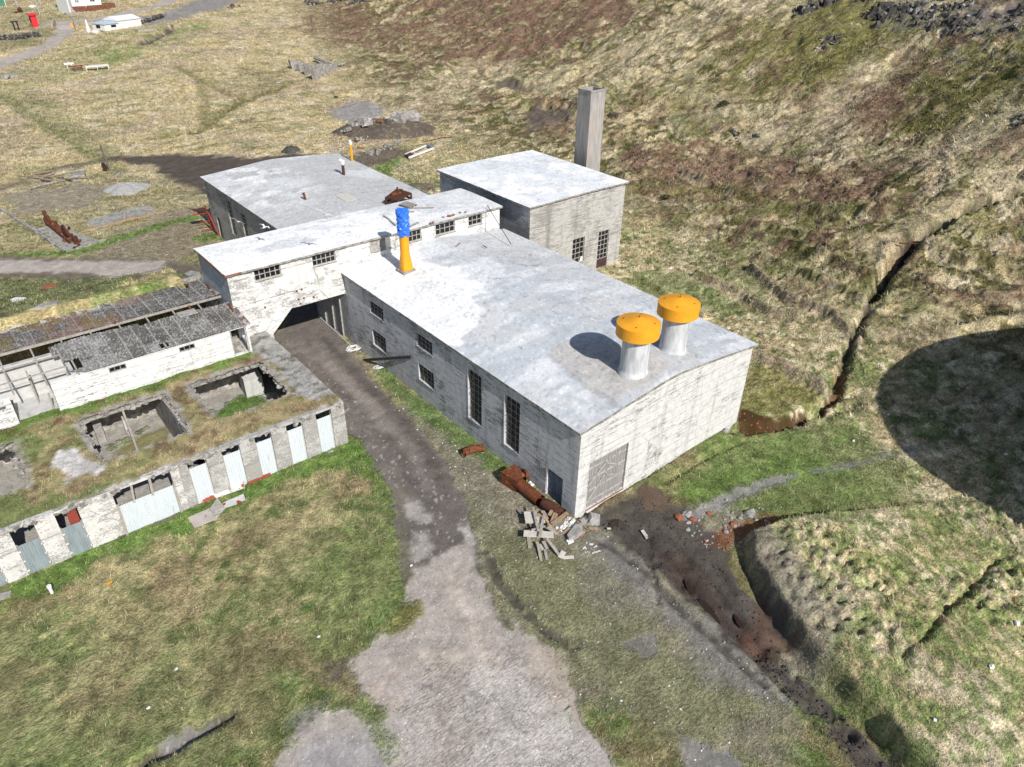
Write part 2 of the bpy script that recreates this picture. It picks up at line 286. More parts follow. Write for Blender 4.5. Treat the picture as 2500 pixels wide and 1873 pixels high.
poly(SHIN*.7, [(620, 1560), (700, 1510), (720, 1525), (650, 1600)], .3, .6, .5, .4)
# floors of the roofless rooms
wpoly(C3(.30, .285, .26), [(-30, 15.6), (-30, 27), (-7.6, 27), (-7.6, 15.6)], .2, .2, 1, .1)
wpoly(BRIGHT, [(-14.4, 21), (-9.6, 21), (-9.5, 24.9), (-10.8, 25.4), (-12.6, 24.9), (-14, 24.2)], .25, .6, .95)
wpoly(MOSS*1.2, [(-20.5, 22.5), (-16.4, 22.5), (-16.4, 24.6), (-18.2, 25), (-19.8, 24.4)], .3, .9, .85, .3)
wpoly(GREEN, [(-20.4, 24.4), (-18.9, 24.6), (-17.6, 25.6), (-19.5, 25.2)], .2, .6, .7)
wpoly(GREEN, [(-21.5, 15.4), (-18.5, 15.4), (-18.5, 17.6), (-21.5, 17.6)], .4, .5, .7)
GRVW = gp('W', GRV)+gp('W', [(860, 1090), (600, 740)]); PAVW = gp('W', [(960, 1400), (1120, 1400), (1250, 1520), (1450, 1880), (780, 1880), (840, 1460)])
def vedge(x, y, sc, sd):
    "distance to the nearest border between random cells"
    x = x/sc; y = y/sc; ix = np.floor(x); iy = np.floor(y); f1 = np.full(x.shape, 9.); f2 = f1.copy()
    for i in (-1, 0, 1):
        for j in (-1, 0, 1):
            cx, cy = ix+i, iy+j; d = np.hypot(cx+_h(cx, cy, sd)-x, cy+_h(cx, cy, sd+1)-y); f2 = np.minimum(f2, np.maximum(f1, d)); f1 = np.minimum(f1, d)
    return (f2-f1)*sc
def paint(x, y):
    n1 = fbm(x, y, 3.2, 4, 101); n2 = fbm(x, y, .55, 3, 111); n3 = fbm(x, y, 11, 3, 121); n4 = fbm(x, y, 1.25, 3, 131); n5 = fbm(x*.45+y*.2, y, 2., 4, 141)
    xf = np.interp(y, XF_Y, XF_X); hm = ss(-2, 18, x-xf); far = ss(52, 75, y); right = ss(17, 20, x)*(1-far)
    lawn = lerp(np.broadcast_to(OLIVE, x.shape+(3,)).copy(), GREEN*1.05, ss(.46, .64, n1+.25*(n4-.5)))
    lawn = lerp(lawn, GREEN*.75, ss(.55, .62, fbm(x, y, .8, 3, 145))*.6); lawn = lerp(lawn, TAN*.92, ss(.57, .64, fbm(x*.7, y*1.3, .45, 3, 147))*.38)
    lawn = lerp(lawn, TAN*.86, ss(.51, .68, n3*.5+n5*.5+.3*(n2-.5))*.8)
    lawn = lerp(lawn, HEATH*1.05, ss(.55, .68, fbm(x, y, 2.6, 3, 151)+.2*(n2-.5))*.45)
    slope = lerp(np.broadcast_to(TAN*.9, x.shape+(3,)).copy(), GREEN*1.15, ss(.43, .6, n4*.55+n1*.45+.2*(n2-.5))*.8)
    slope = lerp(slope, GREEN*.7, ss(.56, .62, fbm(x, y, .7, 3, 143))*.7); slope = lerp(slope, PALE*1.0, ss(.52, .6, n2*.6+n5*.4)*.85)
    field = lerp(np.broadcast_to(TAN*1.02, x.shape+(3,)).copy(), PALE, ss(.48, .66, n1+.2*(n2-.5)))
    field = lerp(field, PINKB*1.08, ss(.52, .7, n3+.15*(n4-.5))*.6)
    field = lerp(field, OLIVE, ss(.55, .72, n5+.2*(n2-.5))*.65)
    hil = lerp(np.broadcast_to(TAN*.92, x.shape+(3,)).copy(), PALE*1.02, ss(.5, .66, n5+.25*(n2-.5)))
    hil = lerp(hil, HEATH, ss(.52, .68, fbm(x, y*1.6, 6, 4, 161)+.12*(n2-.5))*.6)
    hil = lerp(hil, OLIVE*.9, ss(.5, .64, fbm(x, y*1.4, 4, 4, 171)+.15*(n2-.5))*.75)
    hil = lerp(hil, MOSS*.95, ss(.57, .68, fbm(x, y*1.7, 2.4, 4, 181)+.1*(n2-.5))*.8)
    hil = lerp(hil, MOSS*.62, ss(.55, .60, fbm(x, y*1.5, 1.5, 3, 183)*.65+fbm(x, y, 9, 2, 187)*.35)*.9); hil = lerp(hil, HEATH*.8, ss(.57, .63, fbm(x, y*1.4, 2.2, 3, 189)*.6+fbm(x, y, 12, 2, 190)*.4)*.8)
    tr = terr(x, y); tm = ss(.36, .58, fbm(x, y, 14, 3, 65)); hil = lerp(hil, PALE, (ss(.0, .08, tr)-ss(.1, .34, tr))*.6*tm); hil = lerp(hil, MOSS*.6, (ss(.72, .95, tr)-ss(.985, 1., tr))*.85*tm)
    lawn = lawn*np.array([.98, 1.0, .95])
    col = lerp(lawn, field, far); slope = slope*1.14; col = lerp(col, slope, right); col = lerp(col, hil, hm*ss(22, 45, x))
    g = np.ones(x.shape); hgt = .07+.28*right+.22*far+.02*hm
    mm = bbox(x, y, MOUND, 1); mx, my = x[mm], y[mm]; ms = ss(-.1, .8, sdpoly(mx, my, MOUND)); mt = fbm(mx*1.2-my*.5, my*.8, .42, 3, 241); mn = fbm(mx, my, 2.4, 3, 245)
    mc = lerp(lerp(np.broadcast_to(PALE*1.08, mx.shape+(3,)).copy(), TAN*1.1, ss(.4, .6, mn)), GREEN*1.25, ss(.45, .53, mt*.85+mn*.15)*.8); mc = lerp(mc, BRIGHT*1.15, ss(.6, .7, mn)*.35)
    col[mm] = lerp(col[mm], mc, ms*.9)
    for kind, cc, pts, soft, en, st, gk, w in FT:
        m = bbox(x, y, pts, w+soft+en+.5)
        if not m.any(): continue
        xx, yy = x[m], y[m]
        d = (w-dline(xx, yy, pts)) if kind == 'L' else sdpoly(xx, yy, pts)
        e = (fbm(xx, yy, max(en*1.3, .25), 4, 201)-.5)*2.2*en
        t = ss(-soft, soft, d+e)*st
        if en >= 3: t = t*(.22+.78*ss(.36, .58, fbm(xx, yy*1.4, 2.8, 4, 207)))
        tint = (.82+.36*n2[m])[:, None]*(.9+.2*n4[m])[:, None]
        col[m] = col[m]*(1-t[:, None])+cc*tint*t[:, None]
        g[m] = g[m]*(1-t)+gk*t
        hgt[m] = hgt[m]*(1-t*.3)
    n6 = fbm(x, y, .3, 2, 191); n7 = fbm(x*1.1+y*.3, y, .85, 3, 195)
    grain = (.74+.52*n2)*(.72+.56*n6)*(.78+.44*n7); grain = 1+(grain-1)*(.18+1.0*g)
    col = col*grain[..., None]*1.06
    m = bbox(x, y, GRVW, 1); xx, yy = x[m], y[m]
    k = ss(-.2, .6, sdpoly(xx, yy, PAVW)+(fbm(xx, yy, 1.3, 3, 231)-.5)*3.2); g[m] = np.where(g[m] < .12, g[m]-k, g[m])
    sp = fbm(xx, yy, .2, 2, 235); k = ss(.76, .82, sp)*(g[m] < .1)*.45; col[m] = col[m]*(1-k[:, None])+np.array([.5, .48, .46])*k[:, None]
    return np.clip(col, .01, .8), g, hgt
# ------------------------------------------------------------------ materials
class NT:
    def __init__(s, name):
        s.m = bpy.data.materials.new(name); s.m.use_nodes = True; s.t = s.m.node_tree; s.t.nodes.clear()
        s.out = s.n('ShaderNodeOutputMaterial'); s.b = s.n('ShaderNodeBsdfPrincipled'); s.l(s.b.outputs[0], s.out.inputs[0])
        s.geo = None
    def n(s, ty, **k):
        o = s.t.nodes.new(ty)
        for a, v in k.items(): setattr(o, a, v)
        return o
    def l(s, a, b): s.t.links.new(a, b)
    def val(s, sock, v):
        if hasattr(v, 'is_output'): s.l(v, sock)
        elif isinstance(v, (tuple, list, np.ndarray)): sock.default_value = tuple(v)+((1,) if len(v) == 3 and len(sock.default_value) == 4 else ())
        else: sock.default_value = v
    def pos(s, sc=(1, 1, 1), rot=(0, 0, 0)):
        if s.geo is None: s.geo = s.n('ShaderNodeNewGeometry')
        mp = s.n('ShaderNodeMapping'); mp.inputs['Scale'].default_value = sc; mp.inputs['Rotation'].default_value = rot
        s.l(s.geo.outputs['Position'], mp.inputs['Vector']); return mp.outputs[0]
    def noise(s, scale, detail=4, vec=None, rough=.55, dist=0.):
        o = s.n('ShaderNodeTexNoise'); o.inputs['Scale'].default_value = scale; o.inputs['Detail'].default_value = detail
        o.inputs['Roughness'].default_value = rough; o.inputs['Distortion'].default_value = dist
        s.l(vec if vec is not None else s.pos(), o.inputs['Vector']); return o.outputs['Fac']
    def vor(s, scale, feat='DISTANCE_TO_EDGE', vec=None):
        o = s.n('ShaderNodeTexVoronoi', feature=feat); o.inputs['Scale'].default_value = scale
        s.l(vec if vec is not None else s.pos(), o.inputs['Vector']); return o.outputs['Distance']
    def ramp(s, f, a, b, c0=0., c1=1.):
        o = s.n('ShaderNodeMapRange', interpolation_type='SMOOTHSTEP'); s.val(o.inputs[0], f)
        for i, v in enumerate((a, b, c0, c1)): o.inputs[i+1].default_value = v
        return o.outputs[0]
    def math(s, op, a, b=0.):
        o = s.n('ShaderNodeMath', operation=op); s.val(o.inputs[0], a); s.val(o.inputs[1], b); return o.outputs[0]
    def mix(s, f, a, b, mode='MIX'):
        o = s.n('ShaderNodeMix', data_type='RGBA', blend_type=mode); s.val(o.inputs[0], f); s.val(o.inputs[6], a); s.val(o.inputs[7], b); return o.outputs[2]
    def attr(s, name):
        o = s.n('ShaderNodeAttribute', attribute_name=name); return o.outputs['Color']
    def bump(s, h, dist, st=1.):
        o = s.n('ShaderNodeBump'); o.inputs['Strength'].default_value = st; o.inputs['Distance'].default_value = dist
        s.l(h, o.inputs['Height']); s.l(o.outputs[0], s.b.inputs['Normal'])
    def fin(s, col, rough=.9, spec=.2, metal=0.):
        s.val(s.b.inputs['Base Color'], col); s.val(s.b.inputs['Roughness'], rough); s.val(s.b.inputs['Metallic'], metal)
        s.b.inputs['Specular IOR Level'].default_value = spec; return s.m
def m_ground():
    t = NT('ground'); at = t.n('ShaderNodeAttribute', attribute_name='col'); col = at.outputs['Color']; g = at.outputs['Alpha']
    f = t.noise(5.5, 4, rough=.6); f2 = t.noise(15, 3, rough=.65); st = t.noise(6, 3, t.pos((.5, 2.2, 1), (0, 0, .5)), .6)
    k = t.math('ADD', t.ramp(f, .32, .68, -.28, .24), t.ramp(f2, .34, .66, -.24, .24)); k = t.math('ADD', t.math('MULTIPLY', k, t.ramp(g, .1, .6, .42, 1.)), 1.); k = t.math('ADD', k, t.math('MULTIPLY', t.ramp(st, .35, .65, -.22, .26), g))
    v = t.n('ShaderNodeTexVoronoi', feature='F1'); v.inputs['Scale'].default_value = 5.5; t.l(t.pos(), v.inputs['Vector']); sh = t.n('ShaderNodeSeparateColor'); t.l(v.outputs['Color'], sh.inputs[0])
    bare = t.ramp(g, .2, .45, 1., 0.); peb = t.math('MULTIPLY', t.ramp(v.outputs['Distance'], .16, .24, 1., 0.), t.ramp(sh.outputs[0], .80, .84)); pd = t.math('MULTIPLY', t.ramp(v.outputs['Distance'], .2, .3, 1., 0.), t.ramp(sh.outputs[0], .26, .2))
    cr = t.n('ShaderNodeCombineColor'); [t.l(k, cr.inputs[i]) for i in range(3)]
    c_ = t.mix(1., col, cr.outputs[0], 'MULTIPLY'); c_ = t.mix(t.math('MULTIPLY', peb, t.math('MULTIPLY', bare, .6)), c_, t.mix(1., c_, (2.3, 2.3, 2.3), 'MULTIPLY')); c_ = t.mix(t.math('MULTIPLY', pd, t.math('MULTIPLY', bare, .4)), c_, (.06, .055, .05))
    pv = t.ramp(t.math('MULTIPLY', g, -1.), .15, .8); dd = t.n('ShaderNodeTexNoise'); dd.inputs['Scale'].default_value = 1.3; dd.inputs['Detail'].default_value = 4; t.l(t.pos(), dd.inputs['Vector'])
    va = t.n('ShaderNodeVectorMath', operation='MULTIPLY_ADD'); t.l(dd.outputs['Color'], va.inputs[0]); va.inputs[1].default_value = (.7, .7, .0); t.l(t.pos((1, 1, 0)), va.inputs[2]); va.inputs[1].default_value = (1.1, 1.1, .0)
    ck = t.math('MAXIMUM', t.math('MULTIPLY', t.ramp(t.vor(.8, vec=va.outputs[0]), .008, .035, 1., 0.), t.ramp(t.noise(.45, 3), .4, .58)), t.math('MULTIPLY', t.ramp(t.vor(2.6, vec=va.outputs[0]), .02, .07, 1., 0.), t.ramp(t.noise(.6, 3), .42, .56)))
    c_ = t.mix(t.math('MULTIPLY', t.math('MULTIPLY', ck, pv), .5), c_, (.15, .135, .12))
    t.bump(t.math('MULTIPLY', t.math('ADD', t.math('ADD', f, t.math('MULTIPLY', f2, .5)), t.math('MULTIPLY', peb, .3)), t.ramp(g, .1, .6, .22, 1.)), .13, .9)
    return t.fin(c_, .95, .1)
def m_vcol(name, rough=.9, bump=.01, sc=14, amp=.12, spec=.2, streak=None):
    t = NT(name); col = t.attr('col'); f = t.noise(sc, 5, rough=.65, vec=t.pos(streak) if streak else None)
    k = t.ramp(f, .28, .72, 1-amp, 1+amp); cr = t.n('ShaderNodeCombineColor'); [t.l(k, cr.inputs[i]) for i in range(3)]
    t.bump(f, bump, .7); return t.fin(t.mix(1., col, cr.outputs[0], 'MULTIPLY'), rough, spec)
def m_wall(name, paint, bare, amt, dark=None, board=5., crack=.5, stain=.4, flake=1.):
    "old board-marked concrete under flaking whitewash; amt = how much bare concrete shows"
    t = NT(name); pz = t.pos((.55, .55, board)); fl = t.noise(1.6, 6, pz, .68); bl = t.noise(.45, 4); fine = t.noise(7, 5, t.pos((1, 1, 2.2)), .7)
    f = t.math('ADD', t.math('MULTIPLY', fl, .55), t.math('ADD', t.math('MULTIPLY', bl, .35), t.math('MULTIPLY', fine, .35*flake)))
    th = .625+.35*flake*.5-.175+(.5-amt)*.5
    m = t.ramp(f, th-.015, th+.03)
    pc = t.mix(t.ramp(t.noise(2.2, 5), .35, .75), paint, tuple(.80*v for v in paint))
    bc = t.mix(t.ramp(fine, .3, .7), bare, tuple(.74*v for v in bare))
    col = t.mix(m, pc, bc)
    vs = t.noise(1.1, 4, t.pos((1.6, 1.6, .12)), .6)
    if dark is None: dark = tuple(.45*v for v in bare)
    col = t.mix(t.math('MULTIPLY', t.ramp(vs, .52, .72), stain), col, dark)
    w = t.n('ShaderNodeTexWave', wave_type='BANDS', bands_direction='Z', wave_profile='SAW'); w.inputs['Scale'].default_value = board*.33*.32; w.inputs['Distortion'].default_value = .6; w.inputs['Detail'].default_value = 2
    t.l(t.pos((.15, .15, 1)), w.inputs['Vector'])
    ln = t.ramp(w.outputs['Fac'], .0, .06, 1., 0.)
    col = t.mix(t.math('MULTIPLY', t.math('MULTIPLY', ln, t.ramp(t.noise(.9, 3), .42, .6)), .75), col, tuple(.4*v for v in bare))
    d = t.n('ShaderNodeMixRGB'); d.inputs[0].default_value = .25; t.l(t.pos(), d.inputs[1])
    nz = t.n('ShaderNodeTexNoise'); nz.inputs['Scale'].default_value = 1.6; nz.inputs['Detail'].default_value = 5; t.l(t.pos(), nz.inputs['Vector']); t.l(nz.outputs['Color'], d.inputs[2])
    ck = t.ramp(t.vor(.36, vec=d.outputs[0]), .001, .006, 1., 0.); ckm = t.math('MULTIPLY', t.math('MULTIPLY', ck, t.ramp(t.noise(.3, 2), .44, .56)), crack)
    col = t.mix(ckm, col, tuple(.3*v for v in bare))
    t.bump(t.math('SUBTRACT', t.math('SUBTRACT', t.math('MULTIPLY', fine, .5), t.math('MULTIPLY', m, .5)), t.math('ADD', t.math('MULTIPLY', ln, .6), ckm)), .025, .9)
    return t.fin(col, .93, .15)
def m_noise(name, a, b, sc=3., lo=.35, hi=.65, rough=.85, metal=0., spec=.25, vec=(1, 1, 1), bump=.01, c2=None, lo2=.6, hi2=.7, sc2=1.4, det=5):
    t = NT(name); f = t.noise(sc, det, t.pos(vec), .62); col = t.mix(t.ramp(f, lo, hi), a, b)
    if c2 is not None: col = t.mix(t.ramp(t.noise(sc2, 4, t.pos(vec)), lo2, hi2), col, c2)
    if bump: t.bump(f, bump, .7)
    return t.fin(col, rough, spec, metal)
MT = {}
MT['ground'] = m_ground()
MT['blade'] = NT('grass_blade'); _c = MT['blade'].attr('col'); MT['blade'] = MT['blade'].fin(_c, .8, .15)
MT['roof'] = m_vcol('roof_concrete', .85, .02, 5, .10)
MT['turf'] = m_vcol('roof_turf', .95, .05, 9, .3, .1)
MT['hall_side'] = m_wall('hall_side_wall', (.56, .565, .585), (.25, .25, .255), .42, (.13, .13, .135), 5.5, .4, .35)
MT['hall_front'] = m_wall('hall_gable_wall', (.585, .58, .57), (.33, .325, .315), .36, (.33, .325, .31), 4., .5, .5, 1.3)
MT['bridge'] = m_wall('bridge_whitewash', (.66, .655, .635), (.38, .37, .35), .40, (.40, .385, .36), 1.5, .7, .45, 1.7)
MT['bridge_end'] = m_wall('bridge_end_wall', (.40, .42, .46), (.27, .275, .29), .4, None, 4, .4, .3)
MT['boiler'] = m_wall('boiler_house_wall', (.44, .425, .40), (.31, .30, .28), .45, (.17, .165, .155), 5., .5, .55)
MT['boiler_side'] = m_wall('boiler_house_side', (.40, .41, .42), (.27, .275, .28), .45, (.12, .12, .12), 5., .4, .4)
MT['shop'] = m_wall('workshop_wall', (.42, .40, .375), (.28, .265, .245), .45, (.10, .095, .09), 2., .3, .6)
MT['shed'] = m_wall('shed_whitewash', (.66, .655, .64), (.38, .37, .35), .29, (.42, .41, .39), 6., .4, .35, 1.5)
MT['shed_in'] = m_wall('shed_inner_plaster', (.50, .495, .48), (.42, .41, .39), .3, (.3, .29, .28), 2., .3, .4)
MT['dock'] = m_wall('dock_concrete', (.44, .43, .41), (.36, .345, .325), .5, (.27, .26, .24), 1.3, .4, .4, 1.8)
MT['dock_white'] = m_wall('dock_worn_white', (.58, .565, .545), (.40, .385, .365), .42, (.32, .30, .28), 1.6, .4, .35, 1.9)
MT['stack'] = m_noise('vent_stack_concrete', (.52, .535, .55), (.36, .37, .38), 2.2, .35, .65, .9, vec=(1.6, 1.6, .3), bump=.015)
MT['chim'] = m_noise('chimney_concrete', (.36, .34, .32), (.25, .24, .23), 3., .35, .65, .93, vec=(1.2, 1.2, .18), bump=.03, c2=(.36, .28, .23), lo2=.56, hi2=.72, sc2=1.1)
MT['ruin'] = m_noise('ruin_concrete', (.34, .32, .30), (.20, .185, .17), 2.2, .35, .65, .95, bump=.05, c2=(.46, .44, .42), lo2=.56, hi2=.66)
MT['edge'] = m_noise('crumbled_edge', (.33, .31, .285), (.17, .155, .135), 3, .4, .6, .95, bump=.05)
MT['yellow'] = m_noise('yellow_paint', (.74, .34, .02), (.66, .29, .02), 1.6, .3, .7, .55, 0, .3, bump=.004, c2=(.40, .19, .05), lo2=.64, hi2=.74, sc2=4)
MT['orange'] = m_noise('orange_paint', (.80, .32, .01), (.74, .28, .01), 2, .3, .7, .45, 0, .4, bump=.003)
MT['tarp'] = m_noise('blue_tarp', (.022, .13, .60), (.03, .18, .72), 9, .35, .65, .38, 0, .5, bump=.02)
MT['tarp_top'] = m_noise('tarp_top', (.30, .50, .85), (.10, .28, .75), 7, .4, .6, .4, 0, .5, bump=.02)
MT['rust'] = m_noise('rust', (.20, .062, .024), (.095, .033, .018), 4, .35, .65, .8, .2, .3, bump=.02, c2=(.36, .15, .05), lo2=.58, hi2=.72, sc2=2)
MT['rustdk'] = m_noise('dark_rust', (.105, .038, .022), (.055, .024, .016), 5, .35, .65, .85, .1, .3, bump=.02)
MT['redpaint'] = m_noise('red_paint', (.30, .035, .025), (.18, .03, .02), 4, .4, .65, .6)
MT['glass'] = NT('dark_pane').fin((.012, .013, .015), .25, .35)
MT['frame'] = m_noise('window_frame', (.40, .385, .36), (.24, .225, .205), 5, .35, .65, .8)
MT['frame_dk'] = m_noise('window_frame_grey', (.27, .265, .255), (.15, .145, .14), 5, .35, .65, .8)
MT['corr'] = m_noise('corrugated_white', (.63, .67, .70), (.56, .61, .65), 3, .35, .65, .45, .15, .4, vec=(3, 3, .4), bump=.003, c2=(.44, .47, .5), lo2=.66, hi2=.75)
MT['galv'] = m_noise('galvanised', (.36, .41, .44), (.28, .33, .365), 2.5, .35, .65, .45, .35, .4, vec=(2, 2, .5), bump=.003)
MT['corr_rust'] = m_noise('corrugated_rusting', (.55, .55, .54), (.46, .46, .46), 2, .35, .65, .6, .1, .3, c2=(.25, .06, .025), lo2=.5, hi2=.56, sc2=1.6)
MT['corr_red'] = m_noise('corrugated_red', (.28, .055, .035), (.20, .05, .035), 3, .35, .65, .65, c2=(.33, .25, .22), lo2=.66, hi2=.72, sc2=3)
MT['asb'] = m_vcol('asbestos_roof', .95, .03, 8, .25, .1)
MT['wood'] = m_noise('grey_wood', (.36, .33, .29), (.25, .225, .195), 5, .3, .7, .85, vec=(1, 1, 1), bump=.01)
MT['woodlt'] = m_noise('pale_wood', (.56, .53, .48), (.43, .40, .36), 5, .3, .7, .85, bump=.01)
MT['woodbr'] = m_noise('brown_wood', (.36, .25, .165), (.25, .17, .115), 5, .3, .7, .85, bump=.01)
MT['wooddk'] = m_noise('dark_wood', (.15, .13, .115), (.085, .075, .065), 5, .3, .7, .9, bump=.01)
MT['gate'] = m_noise('gate_boards', (.30, .29, .285), (.19, .18, .175), 2.2, .3, .7, .9, vec=(6, 6, .35), bump=.01, c2=(.42, .41, .4), lo2=.6, hi2=.7, sc2=5)
MT['door'] = m_noise('blue_grey_door', (.15, .18, .225), (.09, .105, .13), 2.5, .35, .65, .75, vec=(5, 5, .5), bump=.01)
MT['white'] = m_noise('white_paint', (.68, .68, .68), (.60, .60, .60), 2, .3, .7, .6)
MT['whiterub'] = m_noise('white_rubble', (.72, .72, .71), (.5, .5, .48), 6, .35, .65, .95, bump=.03)
MT['blueroof'] = m_noise('pale_blue_roof', (.36, .46, .55), (.42, .52, .60), 2, .3, .7, .5)
MT['reddk'] = m_noise('rusty_red_base', (.13, .05, .03), (.17, .08, .055), 1.5, .35, .65, .8, c2=(.4, .34, .3), lo2=.62, hi2=.68)
MT['redbox'] = m_noise('bright_red', (.66, .03, .04), (.58, .03, .04), 3, .3, .7, .5)
MT['rock'] = m_noise('dark_rock', (.048, .044, .04), (.095, .087, .08), 1.4, .35, .65, .9, bump=.15, c2=(.29, .28, .265), lo2=.58, hi2=.64, sc2=.9)
MT['stone'] = m_noise('grey_stone', (.33, .32, .31), (.2, .195, .19), 3, .35, .65, .95, bump=.04)
MT['gravel'] = m_noise('grey_gravel', (.36, .355, .345), (.25, .245, .235), 9, .35, .65, .95, bump=.08)
MT['brick'] = m_noise('brick_orange', (.30, .105, .055), (.2, .07, .04), 5, .35, .65, .9, bump=.02)
MT['black'] = m_noise('black_matter', (.02, .02, .02), (.035, .033, .03), 6, .35, .65, .8)
MT['steel'] = m_noise('dark_steel', (.09, .085, .08), (.05, .045, .04), 5, .35, .65, .7, .3)
MT['metal'] = m_noise('grey_metal', (.36, .37, .38), (.28, .29, .3), 5, .35, .65, .5, .5)
MT['green'] = m_noise('green_net', (.10, .30, .22), (.14, .38, .28), 5, .35, .65, .8)
MT['water'] = NT('brown_water').fin((.03, .02, .014), .06, .5)
MT['water_or'] = NT('rusty_water').fin((.035, .017, .011), .06, .5)
MT['maroon'] = m_noise('maroon_board', (.075, .035, .04), (.05, .027, .03), 4, .35, .65, .6)
MT['pole'] = m_noise('weathered_pole', (.40, .39, .37), (.30, .29, .275), 4, .35, .65, .9)
MT['grey'] = m_noise('flat_grey', (.33, .32, .30), (.23, .22, .205), 2.5, .35, .65, .9, bump=.02, c2=(.17, .165, .12), lo2=.56, hi2=.64, sc2=1.1)
MT['pinkslab'] = m_noise('pinkish_slab', (.43, .385, .355), (.36, .32, .295), 1.6, .35, .65, .9, c2=(.26, .19, .16), lo2=.6, hi2=.66)
# ------------------------------------------------------------------ mesh building
OFF = {}
def tag(o, label=None, cat=None, group=None, kind=None):
    for k, v in (('label', label), ('category', cat), ('group', group), ('kind', kind)):
        if v: o[k] = v
    return o
def empty(name, loc, label, cat, group=None):
    o = bpy.data.objects.new(name, None); COL.objects.link(o); o.location = [float(v) for v in loc]; o.empty_display_size = .3
    OFF[o.name] = np.array(loc, float); return tag(o, label, cat, group)
class MB:
    def __init__(s): s.v = []; s.f = []; s.c = None
    def add(s, vs, fs):
        b = len(s.v); s.v += [tuple(float(q) for q in p) for p in vs]; s.f += [tuple(i+b for i in f) for f in fs]; return s
    def box(s, x0, x1, y0, y1, z0, z1):
        return s.add([(x0, y0, z0), (x1, y0, z0), (x1, y1, z0), (x0, y1, z0), (x0, y0, z1), (x1, y0, z1), (x1, y1, z1), (x0, y1, z1)],
                     [(0, 3, 2, 1), (4, 5, 6, 7), (0, 1, 5, 4), (1, 2, 6, 5), (2, 3, 7, 6), (3, 0, 4, 7)])
    def beam(s, a, b, w, h=None, up=(0, 0, 1)):
        h = w if h is None else h; a = np.array(a, float); b = np.array(b, float); d = b-a; d /= np.linalg.norm(d)+1e-9
        up = np.array(up, float)
        if abs(d@up) > .95: up = np.array([1., 0, 0])
        r = np.cross(d, up); r /= np.linalg.norm(r); u = np.cross(r, d); r *= w/2; u *= h/2
        return s.add([a-r-u, a+r-u, a+r+u, a-r+u, b-r-u, b+r-u, b+r+u, b-r+u], [(0, 3, 2, 1), (4, 5, 6, 7), (0, 1, 5, 4), (1, 2, 6, 5), (2, 3, 7, 6), (3, 0, 4, 7)][::1])
    def tube(s, pts, r, n=10, cap=True, hollow=0):
        pts = [np.array(p, float) for p in pts]; rs = r if isinstance(r, (list, tuple)) else [r]*len(pts); rings = []
        pu = None
        for i, p in enumerate(pts):
            d = pts[min(i+1, len(pts)-1)]-pts[max(i-1, 0)]; d /= np.linalg.norm(d)+1e-9
            if pu is None: pu = np.array([0, 0, 1.]) if abs(d[2]) < .9 else np.array([1., 0, 0])
            a = np.cross(d, pu); a /= np.linalg.norm(a); b_ = np.cross(a, d); pu = b_
            rings.append([p+rs[i]*(a*math.cos(2*PI*k/n)+b_*math.sin(2*PI*k/n)) for k in range(n)])
        b = len(s.v)
        for rg in rings: s.v += [tuple(q) for q in rg]
        for i in range(len(rings)-1):
            for k in range(n): s.f.append((b+i*n+k, b+i*n+(k+1) % n, b+(i+1)*n+(k+1) % n, b+(i+1)*n+k))
        if cap:
            s.f.append(tuple(b+k for k in range(n))[::-1]); s.f.append(tuple(b+(len(rings)-1)*n+k for k in range(n)))
        return s
    def lathe(s, cx, cy, prof, n=40):
        b = len(s.v)
        for r, z in prof: s.v += [(cx+r*math.cos(2*PI*k/n), cy+r*math.sin(2*PI*k/n), z) for k in range(n)]
        for i in range(len(prof)-1):
            for k in range(n): s.f.append((b+i*n+k, b+i*n+(k+1) % n, b+(i+1)*n+(k+1) % n, b+(i+1)*n+k))
        s.f.append(tuple(b+(len(prof)-1)*n+k for k in range(n))); return s
    def prism(s, poly, z0, z1):
        "plan polygon (ccw) raised from z0 to z1 (numbers or per-corner lists)"
        n = len(poly); a = z0 if hasattr(z0, '__len__') else [z0]*n; c_ = z1 if hasattr(z1, '__len__') else [z1]*n
        return s.add([(p[0], p[1], a[i]) for i, p in enumerate(poly)]+[(p[0], p[1], c_[i]) for i, p in enumerate(poly)],
                     [tuple(range(n))[::-1], tuple(range(n, 2*n))]+[(i, (i+1) % n, n+(i+1) % n, n+i) for i in range(n)])
    def rock(s, cx, cy, cz, rx, ry, rz, n=7, m=5, jag=.35, seed=None):
        q = random.Random(seed if seed is not None else R.random()); b = len(s.v); ph = q.random()*6
        for j in range(1, m):
            a = -PI/2+PI*j/m
            for k in range(n):
                t = 2*PI*(k+.5*(j % 2))/n+ph; w = 1+jag*(q.random()*2-1)
                s.v.append((cx+rx*w*math.cos(a)*math.cos(t), cy+ry*w*math.cos(a)*math.sin(t), cz+rz*w*math.sin(a)))
        s.v += [(cx, cy, cz-rz), (cx+rx*.2*(q.random()-.5), cy, cz+rz*(1+jag*(q.random()-.5)))]
        for j in range(m-2):
            for k in range(n): s.f.append((b+j*n+k, b+j*n+(k+1) % n, b+(j+1)*n+(k+1) % n, b+(j+1)*n+k))
        e = b+(m-1)*n
        for k in range(n): s.f.append((e, b+(k+1) % n, b+k)); s.f.append((e+1, b+(m-2)*n+k, b+(m-2)*n+(k+1) % n))
        return s
